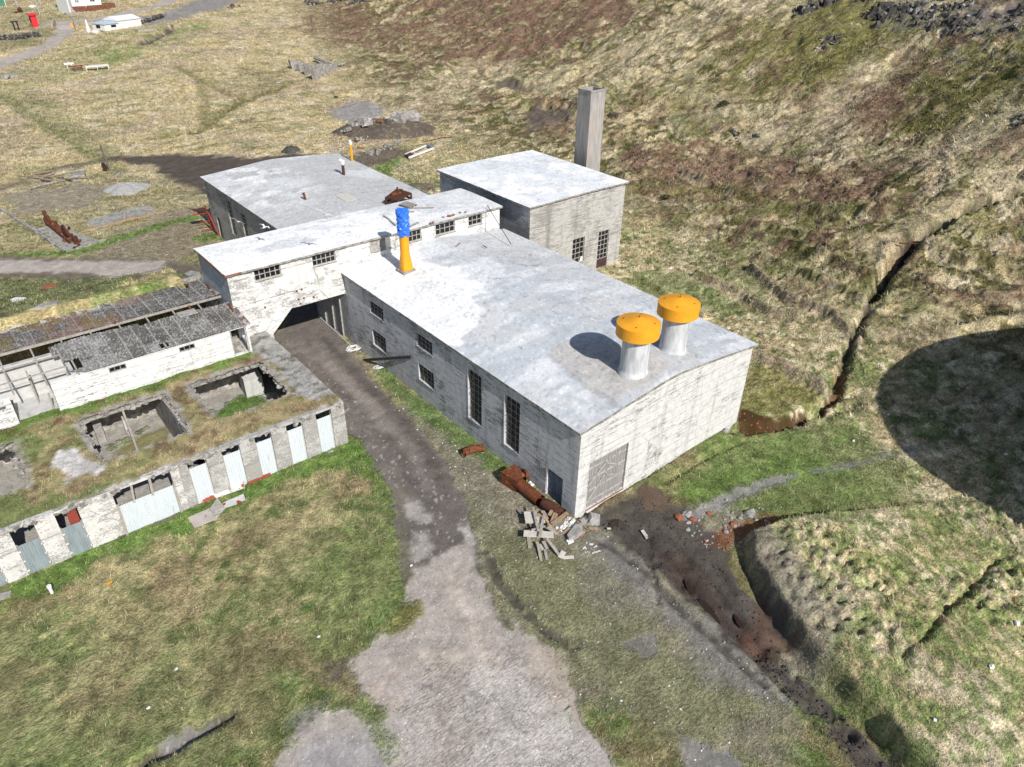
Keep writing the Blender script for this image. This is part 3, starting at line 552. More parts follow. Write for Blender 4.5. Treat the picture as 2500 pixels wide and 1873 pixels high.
    def build(s, name, mat, parent=None, smooth=False, cols=None, bevel=0):
        me = bpy.data.meshes.new(name); off = OFF[parent.name] if parent is not None else np.zeros(3)
        if parent is None and len(s.v):
            a = np.array(s.v); off = np.array([a[:, 0].mean(), a[:, 1].mean(), a[:, 2].min()])
        me.from_pydata([tuple(np.array(p)-off) for p in s.v], [], s.f); me.update()
        o = bpy.data.objects.new(name, me); COL.objects.link(o); me.materials.append(MT[mat])
        if cols is not None:
            at = me.color_attributes.new('col', 'FLOAT_COLOR', 'POINT'); at.data.foreach_set('color', np.concatenate([cols, np.ones((len(cols), 1))], 1).astype(np.float32).ravel())
        if smooth:
            me.polygons.foreach_set('use_smooth', np.ones(len(me.polygons), bool)); me.set_sharp_from_angle(angle=math.radians(40))
        if bevel:
            md = o.modifiers.new('edge', 'BEVEL'); md.width = bevel; md.segments = 2; md.limit_method = 'ANGLE'; md.harden_normals = False
        if parent is not None: o.parent = parent
        else: o.location = off
        OFF[o.name] = off; return o
def thing(mb, name, mat, label, cat, group=None, **k): return tag(mb.build(name, mat, None, **k), label, cat, group)
def copy_tree(o, loc=None, rz=None, label=None, sc=None):
    n = o.copy(); COL.objects.link(n)
    if loc is not None: n.location = [float(v) for v in loc]
    if rz is not None: n.rotation_euler = (0, 0, rz)
    if sc is not None: n.scale = (sc, sc, sc)
    if label: n['label'] = label
    def rec(a, b):
        for ch in a.children:
            d = ch.copy(); COL.objects.link(d); d.parent = b; rec(ch, d)
    rec(o, n); return n
def grid_mesh(name, X, Y, Z, col, mat, parent=None, mask=None, smooth=True, alpha=None):
    ny, nx = X.shape; idx = np.arange(nx*ny).reshape(ny, nx)
    q = np.stack([idx[:-1, :-1], idx[:-1, 1:], idx[1:, 1:], idx[1:, :-1]], -1).reshape(-1, 4)
    if mask is not None: q = q[mask.ravel()]
    off = OFF[parent.name] if parent is not None else np.zeros(3)
    v = np.stack([X.ravel(), Y.ravel(), Z.ravel()], -1)-off
    me = bpy.data.meshes.new(name); me.vertices.add(len(v)); me.vertices.foreach_set('co', v.astype(np.float32).ravel())
    me.loops.add(q.size); me.loops.foreach_set('vertex_index', q.astype(np.int32).ravel()); me.polygons.add(len(q))
    me.polygons.foreach_set('loop_start', (np.arange(len(q))*4).astype(np.int32)); me.polygons.foreach_set('loop_total', np.full(len(q), 4, np.int32))
    me.polygons.foreach_set('use_smooth', np.full(len(q), smooth)); me.update(calc_edges=True)
    at = me.color_attributes.new('col', 'FLOAT_COLOR', 'POINT'); cc = np.concatenate([col.reshape(-1, 3), (np.ones(len(v)) if alpha is None else alpha.ravel())[:, None]], 1); at.data.foreach_set('color', cc.astype(np.float32).ravel())
    me.materials.append(MT[mat]); o = bpy.data.objects.new(name, me); COL.objects.link(o); OFF[o.name] = off
    if parent is not None: o.parent = parent
    return o
# ------------------------------------------------------------------ ground sheet and its grass
def axis(a0, a1, step, lo, hi, g0, g1):
    m = np.arange(a0, a1, step); r = []; s = step; x = m[-1]
    while x < hi: s *= g1; x += s; r.append(x)
    l = []; s = step; x = a0
    while x > lo: s *= g0; x -= s; l.append(x)
    return np.concatenate([l[::-1], m, r])
GX = axis(-33, 58, .13, -160, 520, 1.03, 1.0062); GY = axis(-26, 70, .13, -90, 560, 1.03, 1.0058)
TX, TY = np.meshgrid(GX, GY)
TZ = hfine(TX, TY)
tc, tg, th_ = paint(TX, TY)
ground = grid_mesh('ground', TX, TY, TZ, tc, 'ground', alpha=tg); tag(ground, kind='structure')
def bil(A, x, y):
    i = np.clip(np.searchsorted(GX, x)-1, 0, len(GX)-2); j = np.clip(np.searchsorted(GY, y)-1, 0, len(GY)-2)
    fx = (x-GX[i])/(GX[i+1]-GX[i]); fy = (y-GY[j])/(GY[j+1]-GY[j])
    if A.ndim == 3: fx = fx[:, None]; fy = fy[:, None]
    return (A[j, i]*(1-fx)+A[j, i+1]*fx)*(1-fy)+(A[j+1, i]*(1-fx)+A[j+1, i+1]*fx)*fy
def gz(x, y): return float(bil(TZ, np.array([x]), np.array([y]))[0])
def gv(p, dz=0.): return np.array([p[0], p[1], gz(p[0], p[1])+dz])
def Gf(k, x, y, dz=0.): return gv(G(*c(k, x, y)), dz)
def blades(name, x, y, z, col, g, hg, wid, wide):
    n = len(x); yaw = rng.random(n)*2*PI; comb = fbm(x, y, 3., 2, 301)*6+2.5; yaw = np.where(rng.random(n) < .6, comb+rng.normal(0, .9, n), yaw)
    L = hg*(.55+.8*rng.random(n)); lean = .75+.72*rng.random(n); dx = np.cos(yaw)*np.sin(lean)*L; dy = np.sin(yaw)*np.sin(lean)*L; dz = np.cos(lean)*L
    cl = fbm(x, y, .33, 2, 311); L = L*(.35+1.35*ss(.3, .7, fbm(x, y, .6, 2, 313))); dx = np.cos(yaw)*np.sin(lean)*L; dy = np.sin(yaw)*np.sin(lean)*L; dz = np.cos(lean)*L; k = (.68+.5*rng.random(n))[:, None]*(.62+.76*ss(.25, .75, cl))[:, None]; rb = rng.random(n); col = np.where((rb < .14)[:, None], col*.5+PALE*.5, np.where((rb > .86)[:, None], col*.55, col))
    px = -np.sin(yaw)*wid*.5; py = np.cos(yaw)*wid*.5
    v = np.empty((n, 3, 3), np.float32); v[:, 0] = np.stack([x-px, y-py, z-.03], -1); v[:, 1] = np.stack([x+px, y+py, z-.03], -1); v[:, 2] = np.stack([x+dx, y+dy, z+dz], -1)
    hue = rng.random(n)[:, None]; cc = np.clip(col*k*(1+(hue-.5)*np.array([.22, .05, -.12])), 0, .85)
    cv = np.repeat(cc[:, None], 3, 1).astype(np.float32); cv[:, 2] *= 1.2; cv = np.concatenate([cv, np.ones((n, 3, 1), np.float32)], 2)
    me = bpy.data.meshes.new(name); me.vertices.add(n*3); me.vertices.foreach_set('co', v.ravel()); me.loops.add(n*3); me.loops.foreach_set('vertex_index', np.arange(n*3, dtype=np.int32))
    me.polygons.add(n); me.polygons.foreach_set('loop_start', (np.arange(n)*3).astype(np.int32)); me.polygons.foreach_set('loop_total', np.full(n, 3, np.int32)); me.update(calc_edges=True)
    at = me.color_attributes.new('col', 'FLOAT_COLOR', 'POINT'); at.data.foreach_set('color', cv.ravel()); me.materials.append(MT['blade'])
    o = bpy.data.objects.new(name, me); COL.objects.link(o); return tag(o, kind='stuff')
NB = 1700000
# spread with distance from where the place is seen, inside the ground that shows
rr = (14**.6+rng.random(NB)*(310**.6-14**.6))**(1/.6); aa = YAW+(rng.random(NB)-.5)*1.62
bx = CAM[0]+rr*np.sin(aa); by = CAM[1]+rr*np.cos(aa)
def inb(x, y): return ((x > -.2) & (x < 16.6) & (y > -.1) & (y < 28)) | ((x > -9.3) & (x < 16.5) & (y > 27.6) & (y < 34.4)) | ((x > 18) & (x < 31.3) & (y > 25.8) & (y < 41)) | ((x > .9) & (x < 18.7) & (y > 34) & (y < 64.6)) | ((x < -9) & (y > 25.2) & (y < 35.2))
gg = bil(tg, bx, by); ok = (rng.random(NB) < gg*.98) & ~inb(bx, by) & ~((bx < -7) & (by > 15.1) & (by < 25.6) & (gg < .5))
bx, by, gg, rr = bx[ok], by[ok], gg[ok], rr[ok]
blades('grass', bx, by, bil(TZ, bx, by), bil(tc, bx, by), gg, gg*(.12+.24*bil(th_, bx, by)+.0009*rr), .008+.00085*np.minimum(rr, 105), 0)
# ------------------------------------------------------------------ building parts
def panel(mb, p0, p1, z0, ztop, opens=(), t=.25, inn=1, back=True, brk=None, lowcut=None):
    "wall from p0 to p1 (plan) with openings (s0,s1,za,zb); inn: +1 if the inside is to the left of p0->p1"
    p0 = np.array(p0, float); p1 = np.array(p1, float); L = np.linalg.norm(p1-p0); d = (p1-p0)/L; nrm = np.array([-d[1], d[0]])*inn
    top = ztop if callable(ztop) else (lambda s: ztop)
    us = sorted(set([0, L]+[o for q in opens for o in q[:2]]+list(brk or []))); zs = sorted(set([z0]+[o for q in opens for o in q[2:]]))+[None]
    P = lambda s, z, k: (p0[0]+d[0]*s+nrm[0]*k, p0[1]+d[1]*s+nrm[1]*k, z)
    for a, b in zip(us[:-1], us[1:]):
        for e, f in zip(zs[:-1], zs[1:]):
            if any(a >= q[0]-1e-6 and b <= q[1]+1e-6 and e >= q[2]-1e-6 and f is not None and f <= q[3]+1e-6 for q in opens): continue
            fa = top(a) if f is None else f; fb = top(b) if f is None else f
            ea = eb = e
            mb.add([P(a, ea, 0), P(b, eb, 0), P(b, fb, 0), P(a, fa, 0)], [(0, 1, 2, 3)])
            if back: mb.add([P(a, ea, t), P(b, eb, t), P(b, fb, t), P(a, fa, t)], [(3, 2, 1, 0)])
            if f is None: mb.add([P(a, fa, 0), P(b, fb, 0), P(b, fb, t), P(a, fa, t)], [(0, 1, 2, 3)])
    for a, b, e, f in opens:
        for q in (((a, e), (b, e)), ((b, e), (b, f)), ((b, f), (a, f)), ((a, f), (a, e))):
            (s0, w0), (s1, w1) = q; mb.add([P(s0, w0, 0), P(s1, w1, 0), P(s1, w1, t), P(s0, w0, t)], [(0, 1, 2, 3)])
    for s in (0, L): mb.add([P(s, z0, 0), P(s, z0, t), P(s, top(s), t), P(s, top(s), 0)], [(0, 1, 2, 3)])
def window(parent, ax, co, s0, s1, z0, z1, nx, nz, inn, fmat='frame', bar=.045, rec=.11, skip=0., name='window', glass='glass', gz0=None):
    "steel-barred window in the plane x=co or y=co; inn = sign of the inward direction along the normal"
    f = MB(); pk = lambda s, z, k: ((co+inn*k, s, z) if ax == 'x' else (s, co+inn*k, z))
    def bx(a, b, e, g, k0, k1):
        A = pk(a, e, k0); B = pk(b, g, k1); f.box(min(A[0], B[0]), max(A[0], B[0]), min(A[1], B[1]), max(A[1], B[1]), min(A[2], B[2]), max(A[2], B[2]))
    w = .06
    bx(s0, s0+w, z0, z1, rec, rec+.07); bx(s1-w, s1, z0, z1, rec, rec+.07); bx(s0+w, s1-w, z0, z0+w, rec, rec+.068); bx(s0+w, s1-w, z1-w, z1, rec, rec+.068)
    for i in range(1, nx):
        s = s0+(s1-s0)*i/nx; bx(s-bar/2, s+bar/2, z0+w, z1-w, rec+.005, rec+.05)
    for j in range(1, nz):
        z = z0+(z1-z0)*j/nz; bx(s0+w, s1-w, z-bar/2, z+bar/2, rec+.008, rec+.047)
    o = f.build(name, fmat, parent)
    g = MB(); a = pk(s0+.01, z0+.01, rec+.058); b = pk(s1-.01, z0+.01, rec+.058); c_ = pk(s1-.01, z1-.01, rec+.058); d = pk(s0+.01, z1-.01, rec+.058)
    g.add([a, b, c_, d], [(0, 1, 2, 3)]); g.build('pane', glass, o); return o
def sill(parent, ax, co, s0, s1, z, inn, mat, out=.05):
    f = MB()
    if ax == 'x': f.box(min(co-inn*out, co+inn*.1), max(co-inn*out, co+inn*.1), s0-.06, s1+.06, z-.07, z-.003)
    else: f.box(s0-.06, s1+.06, min(co-inn*out, co+inn*.1), max(co-inn*out, co+inn*.1), z-.07, z-.003)
    return f.build('sill', mat, parent)
def roof_slab(parent, x0, x1, y0, y1, zf, th, colf, step=.16, wob=.02, edge='edge'):
    nx = int((x1-x0)/step)+1; ny = int((y1-y0)/step)+1
    X, Y = np.meshgrid(np.linspace(x0, x1, nx), np.linspace(y0, y1, ny))
    rag = (fbm(X*3, Y*3, 1, 3, 77)-.5)*.10
    ex = np.zeros_like(X); ex[:, 0] = 1; ex[:, -1] = -1; ey = np.zeros_like(X); ey[0] = 1; ey[-1] = -1
    XX = X+ex*np.abs(rag); YY = Y+ey*np.abs(rag)
    Z = zf(X, Y)+(fbm(X, Y, 1.8, 4, 71)-.5)*wob*2+(fbm(X, Y, 5, 2, 73)-.5)*wob*2.5
    o = grid_mesh('roof', XX, YY, Z, colf(X, Y), 'roof', parent)
    m = MB(); ring = [(0, i) for i in range(nx)]+[(j, nx-1) for j in range(1, ny)]+[(ny-1, i) for i in range(nx-2, -1, -1)]+[(j, 0) for j in range(ny-2, 0, -1)]
    pts = [(XX[a], YY[a], Z[a]) for a in ring]; n = len(pts)
    vs = [(p[0], p[1], p[2]-.004) for p in pts]+[(p[0], p[1], p[2]-th-.05*abs(math.sin(p[0]*3.1+p[1]*2.3))*vn(np.array([p[0]*1.5]), np.array([p[1]*1.5]), 3)[0]) for p in pts]
    m.add(vs, [(i, n+i, n+(i+1) % n, (i+1) % n) for i in range(n)])
    xm = (x0+x1)/2
    for xa, xb in ((x0+.03, xm), (xm, x1-.03)):   # underside
        m.add([(xa, y0+.03, zf(np.array(xa), np.array(y0))-th+.02), (xb, y0+.03, zf(np.array(xb), np.array(y0))-th+.02), (xb, y1-.03, zf(np.array(xb), np.array(y1))-th+.02), (xa, y1-.03, zf(np.array(xa), np.array(y1))-th+.02)], [(3, 2, 1, 0)])
    m.build('roof_edge', edge, o); return o
RW = C3(.78, .78, .775); RB = C3(.46, .485, .515); RG = C3(.43, .43, .43); RT_ = C3(.43, .41, .39); RP = C3(.60, .615, .635)
def marks(X, Y, col, s=0):
    n = fbm(X, Y, .35, 3, 90+s); col = lerp(col, col*.74, ss(.62, .72, n)*.5)
    n = fbm(X*.35+Y*.1, Y, .5, 3, 95+s); col = lerp(col, col*.84, ss(.58, .7, n)*.6)
    p = fbm(X, Y, .12, 2, 97+s); col = lerp(col, col*.55, ss(.76, .84, p)*.6)
    p = fbm(X+.3*Y, Y*.4, .16, 2, 98+s); col = lerp(col, np.minimum(col*1.35, .85), ss(.72, .82, p)*.7)
    dx = X+(fbm(X, Y, 1, 3, 99+s)-.5)*2.2; dy = Y+(fbm(X, Y, 1, 3, 100+s)-.5)*2.2
    cr = np.minimum(np.abs(fbm(dx, dy, 4.5, 1, 102+s)-.5), np.abs(fbm(dx, dy, 6.5, 1, 103+s)-.47))
    return lerp(col, col*.6, (cr < .0035)*.7*ss(.42, .55, fbm(X, Y, 3, 2, 104+s)))
# ================================================================== the main hall
hall = empty('factory_hall', (8, 14, 0), 'long whitewashed concrete hall with board gate and tall barred windows beside the dirt track', 'factory hall')
HW = 17.05
def hz(x, y=0):
    t = np.abs(np.asarray(x, float)-8.1)/8.6; return 7.40-.98*np.sqrt(t*t+.008)+0*np.asarray(y)
def hall_col(X, Y):
    n = fbm(X, Y, 2.4, 4, 61); n2 = fbm(X, Y, .7, 3, 62); n3 = fbm(X*.4, Y, 1.6, 3, 63)
    col = lerp(np.broadcast_to(RB, X.shape+(3,)).copy(), RP, ss(.42, .62, n3+.15*(n2-.5)))
    col = lerp(col, RG*1.12, ss(.5, .66, fbm(X, Y, 3.2, 4, 64)+.12*(n2-.5))*.6)
    wp = [(-.4, 28), (-.4, 13.2), (1.2, 12.4), (3.2, 13.6), (5.0, 16.5), (6.6, 17.6), (6.8, 21), (6, 24), (7, 28)]
    d = sdpoly(X, Y, wp)+(n-.5)*3.4+(n2-.5)*1.3
    col = lerp(col, RW*.98, ss(-.2, .45, d)*.9)
    col = lerp(col, RW*.9, ss(.56, .66, fbm(X, Y, 1.8, 4, 67))*.45*ss(12, 27, Y))
    band = [(8.5, 28), (17, 28), (17, 5), (15, 9), (13, 15), (10, 22)]
    col = lerp(col, RG*1.1, ss(-.6, 1.2, sdpoly(X, Y, band)+(n-.5)*3)*.5)
    tp = [(3.2, .5), (3.4, 3.2), (4.0, 6.9), (5.2, 7.6), (7.0, 6.4), (8.5, 3.6), (9, 1), (7, .4)]
    col = lerp(col, RT_, ss(-.2, .3, sdpoly(X, Y, tp)+(n-.5)*1.3+(n2-.5)*.6)*.85)
    ed = [(3.05, .3), (3.2, 3.2), (3.75, 6.9)]
    col = lerp(col, col*.66, ss(.36, .05, dline(X, Y, ed)+(n2-.5)*.3)*.6)
    col = lerp(col, RP*1.08, ss(.55, .68, n2)*ss(5, 2, X)*ss(6, 2, Y)*.5)
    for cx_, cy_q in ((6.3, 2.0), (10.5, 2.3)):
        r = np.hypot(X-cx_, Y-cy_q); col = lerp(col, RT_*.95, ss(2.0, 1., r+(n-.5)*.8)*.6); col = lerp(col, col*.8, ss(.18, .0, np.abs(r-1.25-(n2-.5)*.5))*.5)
    return marks(X, Y, col)
w = MB()
hop = [(y0, y1, z0, z1) for y0, y1 in ((21.88, 23.95), (15.13, 17.16)) for z0, z1 in ((4.42, 5.5), (1.5, 2.95))]+[(9.36, 10.83, 1.48, 5.5), (5.39, 6.88, 1.52, 5.5), (1.2, 2.72, 0., 2.22)]
ze = float(hz(0.))-.17
hf = lambda s: float(hz(s))-.16
mq = MB(); panel(mq, (0, 28), (0, .0), -.4, ze, [(28-o[1], 28-o[0], o[2], o[3]) for o in hop], .3, 1)
sidew = mq.build('wall', 'hall_side', hall); sidew['label'] = 'grey long side wall with board marks'
mq = MB(); panel(mq, (-.003, -.003), (16.403, -.003), -.6, hf, [(.926, 4.306, .06, 3.72)], .3, 1, brk=[2, 4, 6, 7, 8.1, 9.2, 10, 12, 14])
fw = mq.build('wall', 'hall_front', hall); fw['label'] = 'sunlit white gable wall'
mq = MB(); panel(mq, (16.4, 0), (16.4, 28), -.6, ze, [(4, 5.5, 1.5, 5.5), (8, 9.5, 1.5, 5.5), (14, 16, 1.5, 3), (21, 23, 1.5, 3)], .3, 1); mq.build('wall', 'boiler_side', hall)
roof_slab(hall, -.2, 16.9, -.1, 28.02, hz, .15, hall_col)
for y0, y1, z0, z1 in hop[:4]:
    wd = window(hall, 'x', 0., y0, y1, z0, z1, 4, 3 if z0 > 4 else 4, 1, 'frame_dk'); sill(wd, 'x', 0., y0, y1, z0, 1, 'edge')
for y0, y1, z0, z1 in hop[4:6]:
    wd = window(hall, 'x', 0., y0, y1, z0, z1, 3, 8, 1, 'frame_dk'); wd['label'] = 'tall window of three by eight panes'; sill(wd, 'x', 0., y0, y1, z0, 1, 'edge')
    MB().box(-.025, .1, y1+.002, y1+.09, z0, z1).build('jamb', 'white', wd)
for y0, y1, z0, z1 in ((4, 5.5, 1.5, 5.5), (8, 9.5, 1.5, 5.5), (14, 16, 1.5, 3), (21, 23, 1.5, 3)): window(hall, 'x', 16.4, y0, y1, z0, z1, 3, 6, -1, 'frame_dk')
dm = MB(); dm.box(.14, .19, 1.26, 1.94, .05, 2.16); dm.box(.14, .19, 1.96, 2.66, .05, 2.16)
for z in (.5, 1.2, 1.9): dm.box(.115, .14, 1.28, 2.64, z-.05, z+.05)
dr = dm.build('door', 'door', hall); dr['label'] = 'blue grey double door'
MB().box(.05, .14, 2.66, 2.72, .0, 2.2).box(.05, .14, 1.2, 1.26, 0, 2.2).box(.05, .138, 1.26, 2.66, 2.16, 2.22).build('door_frame', 'white', dr)
MB().box(.10, .13, 2.0, 2.04, 1.0, 1.12).build('handle', 'steel', dr)
gm = MB(); xs = np.linspace(.96, 4.26, 21)
for i in range(20): gm.box(xs[i]+.006, xs[i+1]-.006, .10, .135+.008*(i % 3), .1+.03*(i % 2), 3.68-.02*((i*7) % 3))
gt = gm.build('gate', 'gate', hall); gt['label'] = 'grey plank double gate'
bm_ = MB()
for z in (.55, 1.45, 2.35, 3.2): bm_.box(.98, 2.58, .07, .1, z-.06, z+.06); bm_.box(2.64, 4.24, .07, .1, z-.06, z+.06)
bm_.beam((1.0, .055, .6), (2.55, .055, 2.25), .13, .03, (0, 1, 0)); bm_.beam((1.0, .055, 1.9), (2.55, .055, 3.15), .13, .03, (0, 1, 0))
bm_.beam((2.55, .056, 2.95), (3.9, .056, 2.15), .1, .03, (0, 1, 0)); bm_.beam((2.6, .056, 2.0), (4.2, .056, 1.3), .1, .03, (0, 1, 0))
bm_.build('gate_brace', 'frame', gt)
MB().box(.9, 4.32, -.02, .25, -.05, .058).build('threshold', 'brick', hall)
# ================================================================== the transverse bridge building
bridge = empty('bridge_building', (4, 31, 0), 'long narrow white building spanning the track on a haunched arch behind the hall', 'building')
YB = 27.98
bz = lambda X, Y: 8.72+.08*np.sin((np.asarray(Y, float)-27.7)/6.6*PI)
def bcol(X, Y):
    n = fbm(X*.5, Y, 1.8, 4, 261); n2 = fbm(X, Y, .6, 3, 262)
    col = lerp(np.broadcast_to(RW*.97, X.shape+(3,)).copy(), RP*.98, ss(.5, .64, n+.15*(n2-.5))); col = lerp(col, RG*1.25, ss(.58, .7, n2*.5+n*.5)*.5)
    col = lerp(col, RP*.86, ss(5, 13, X)*.55)
    return marks(X, Y, col, 20)
BW = [(-7.18, -5.1, 7.56, 8.46), (-2.48, -.48, 7.54, 8.45), (6.4, 7.7, 7.46, 8.42), (9.18, 11.24, 7.43, 8.42), (12.73, 14.26, 7.5, 8.4), (2.62, 4.16, 7.36, 8.46)]
m = MB(); x0 = -9.2
panel(m, (x0, YB), (16.3, YB), 6.0, 8.6, [(a-x0, b-x0, e, f) for a, b, e, f in BW], .3, 1)
m.prism([(x0, YB), (-6.55, YB), (-6.55, YB+.3), (x0, YB+.3)], -1, 2.9)
# haunched beam under the upper storey
def ypoly(pts, ya, yb):
    n = len(pts); m.add([(p[0], ya, p[1]) for p in pts]+[(p[0], yb, p[1]) for p in pts], [tuple(range(n)), tuple(range(n, 2*n))[::-1]]+[(i, n+i, n+(i+1) % n, (i+1) % n) for i in range(n)])
ypoly([(x0, 2.9), (-6.55, 2.9), (-4.75, 4.62), (-4.75, 6.0), (x0, 6.0)], YB, YB+.3)
ypoly([(-4.75, 4.62), (-4.2, 4.58), (.02, 4.55), (.02, 6.0), (-4.75, 6.0)], YB, YB+.3)
ypoly([(.02, 4.55), (.02, -1), (16.3, -1), (16.3, 6.0), (.02, 6.0)], YB+.05, YB+.3)
m.build('wall', 'bridge', bridge)
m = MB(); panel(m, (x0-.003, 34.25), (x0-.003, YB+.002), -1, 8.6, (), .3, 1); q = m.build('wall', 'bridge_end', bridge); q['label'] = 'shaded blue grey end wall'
m = MB(); panel(m, (16.3, 34.25), (x0, 34.25), 4.5, 8.6, [(3, 5, 7.4, 8.4), (8, 10, 7.4, 8.4), (18, 20, 7.4, 8.4)], .3, 1)
panel(m, (16.3, 34.24), (.02, 34.24), -2, 4.5, (), .3, 1); m.prism([(x0, 33.95), (-6.55, 33.95), (-6.55, 34.25), (x0, 34.25)], -2, 4.5); m.build('wall', 'boiler_side', bridge)
m = MB(); m.box(-6.6, .0, YB+.3, 33.95, 4.7, 4.85); m.prism([(-6.8, YB+.3), (-6.55, YB+.3), (-6.55, 33.95), (-6.8, 33.95)], -2, 4.7); m.prism([(.02, YB+.3), (.3, YB+.3), (.3, 33.95), (.02, 33.95)], -2, 4.7); m.build('passage', 'boiler_side', bridge)
m = MB()
for y in (29.2, 30.8, 32.4): MB().box(-.1, .02, y, y+.14, -.2, 3.6).build('doorpost', 'frame', bridge)
roof_slab(bridge, -9.42, 16.5, 27.72, 34.42, bz, .13, bcol)
MB().box(-9.44, -9.36, 27.7, 32.9, 8.62, 8.735).box(-9.44, -8.2, 27.695, 27.72, 8.62, 8.735).build('rusty_flashing', 'brick', bridge)
for (a, b, e, f), nx in zip(BW[:5], (5, 5, 3, 4, 3)): sill(window(bridge, 'y', YB, a, b, e, f, nx, 2, 1, 'frame', .06), 'y', YB, a, b, e, 1, 'edge')
m = MB(); a, b, e, f = BW[5]
m.box(a, a+.06, YB+.03, YB+.12, e, f); m.box(b-.06, b, YB+.03, YB+.12, e, f); m.box((a+b)/2-.03, (a+b)/2+.03, YB+.03, YB+.12, e, f)
for i in range(8):
    z = e+.06+i*(f-e-.1)/8; m.add([(a, YB+.03, z), (b, YB+.03, z), (b, YB+.12, z+.1), (a, YB+.12, z+.1)], [(0, 1, 2, 3)])
m.box(a, b, YB+.125, YB+.16, e, f); m.build('louvre', 'frame', bridge)
MB().box(15.35, 15.43, YB-.02, YB+.06, 6.85, 8.42).box(16.2, 16.28, YB-.02, YB+.06, 6.85, 8.42).box(15.43, 16.2, YB-.02, YB+.05, 8.36, 8.42).box(15.43, 16.2, YB-.012, YB+.03, 6.85, 8.36).build('door', 'white', bridge)
m = MB()
for px, py in ((668, 1000), (697, 990), (680, 1050), (710, 1042), (768, 1035), (480, 1097), (690, 1075)):
    p = uny(*c('2', px, py), YB); MB().box(p[0]-.07, p[0]+.07, YB-.06, YB+.01, p[2]-.06, p[2]+.06).build('rusty_bracket', 'rust', bridge)
# ================================================================== the boiler house and its chimney
boil = empty('boiler_house', (24.7, 33.4, 0), 'square tall grey concrete block with flat pale roof beside the square chimney', 'building')
cz = lambda X, Y: 8.80+.05*np.sin(np.asarray(X, float)*.3)+0*np.asarray(Y, float)
def ccol(X, Y):
    n = fbm(X, Y, 1.9, 4, 361); n2 = fbm(X, Y, .6, 3, 362); n3 = fbm(X, Y*.6, 3.4, 3, 363)
    col = lerp(np.broadcast_to(RP*1.08, X.shape+(3,)).copy(), RW, ss(.46, .6, n+.2*(n2-.5))); col = lerp(col, RB*1.12, ss(.55, .68, n3+.15*(n2-.5))*.6)
    return marks(X, Y, col, 40)
CWN = [(24.12, 25.78, 1.5, 4.18), (27.78, 29.32, .05, 4.15)]
m = MB(); panel(m, (18.345, 26.0), (31.103, 26.0), -.8, 8.62, [(a-18.345, b-18.345, e, f) for a, b, e, f in CWN], .3, 1); q = m.build('wall', 'boiler', boil); q['label'] = 'sunlit grey front wall with dark damp streak'
m = MB(); panel(m, (18.347, 40.7), (18.347, 26.002), -1.5, 8.62, (), .3, 1); panel(m, (31.1, 26.002), (31.1, 40.7), -1, 8.62, (), .3, 1); panel(m, (31.1, 40.7), (18.35, 40.7), -1, 8.62, (), .3, 1); m.build('wall', 'boiler_side', boil)
roof_slab(boil, 18.08, 31.4, 25.75, 40.95, cz, .13, ccol)
wd = window(boil, 'y', 26.0, *CWN[0], 3, 5, 1, 'frame', .06); MB().add([(25.25, 26.05, 1.55), (25.72, 26.05, 1.55), (25.7, 26.05, 2.05), (25.4, 26.04, 2.1)], [(0, 1, 2, 3)]).build('torn_sheet', 'white', wd)
wd = window(boil, 'y', 26.0, CWN[1][0], CWN[1][1], 1.08, 4.15, 3, 6, 1, 'frame', .06); wd['label'] = 'window above maroon door panel'
MB().box(27.8, 29.3, 26.1, 26.16, .06, 1.06).build('door_panel', 'maroon', boil)
ch = empty('concrete_chimney', (34.6, 35.1, 0), 'tall square hollow concrete chimney rising behind the boiler house', 'chimney')
m = MB(); o_ = [(33.5, 34.15), (35.75, 34.15), (35.75, 36.2), (33.5, 36.2)]; i_ = [(33.72, 34.37), (35.53, 34.37), (35.53, 35.98), (33.72, 35.98)]
vs = [(x, y, -.5) for x, y in o_]+[(x+(34.62-x)*.04, y+(35.15-y)*.04, 15.95) for x, y in o_]+[(x, y, 15.95) for x, y in i_]+[(x, y, 9) for x, y in i_]
m.add(vs, [(0, 1, 5, 4), (1, 2, 6, 5), (2, 3, 7, 6), (3, 0, 4, 7), (4, 5, 9, 8), (5, 6, 10, 9), (6, 7, 11, 10), (7, 4, 8, 11), (8, 9, 13, 12), (9, 10, 14, 13), (10, 11, 15, 14), (11, 8, 12, 15), (12, 13, 14, 15)])
m.build('shaft', 'chim', ch, bevel=.02)
m = MB(); m.box(33.52, 35.73, 34.13, 34.17, 15.78, 15.9); m.box(33.48, 33.52, 34.17, 36.18, 15.78, 15.9); m.build('rim', 'grey', ch)
# ================================================================== the workshop
shop = empty('workshop_building', (9.8, 49.5, -1.3), 'wide low concrete workshop with pale gabled roof behind the bridge building', 'building')
dz = lambda X, Y: 5.98-.68*np.sqrt((np.abs(np.asarray(X, float)-9.8)/8.8)**2+.006)+.06+0*np.asarray(Y, float)
def dcol(X, Y):
    n = fbm(X, Y, 2.2, 4, 461); n2 = fbm(X, Y, .7, 3, 462); n3 = fbm(X*.6+Y*.3, Y*.5, 3., 3, 463)
    col = lerp(np.broadcast_to(C3(.45, .45, .455), X.shape+(3,)).copy(), RW*.93, ss(.46, .6, n+.2*(n2-.5))*ss(44, 54, Y)*ss(11, 7, X)); col = lerp(col, C3(.55, .56, .57), ss(.5, .65, n3))
    col = lerp(col, RG*1.05, ss(.54, .68, n2*.4+n*.6)*.5); return marks(X, Y, col, 60)
DW = [(56.45, 57.75, .5, 4.35), (52.6, 53.8, .6, 3.95), (61.4, 62.5, -1.4, 1.2)]
m = MB(); panel(m, (1.25, 64.3), (1.25, 34.3), -2, 5.2, [(64.3-b, 64.3-a, e, f) for a, b, e, f in DW], .3, 1)
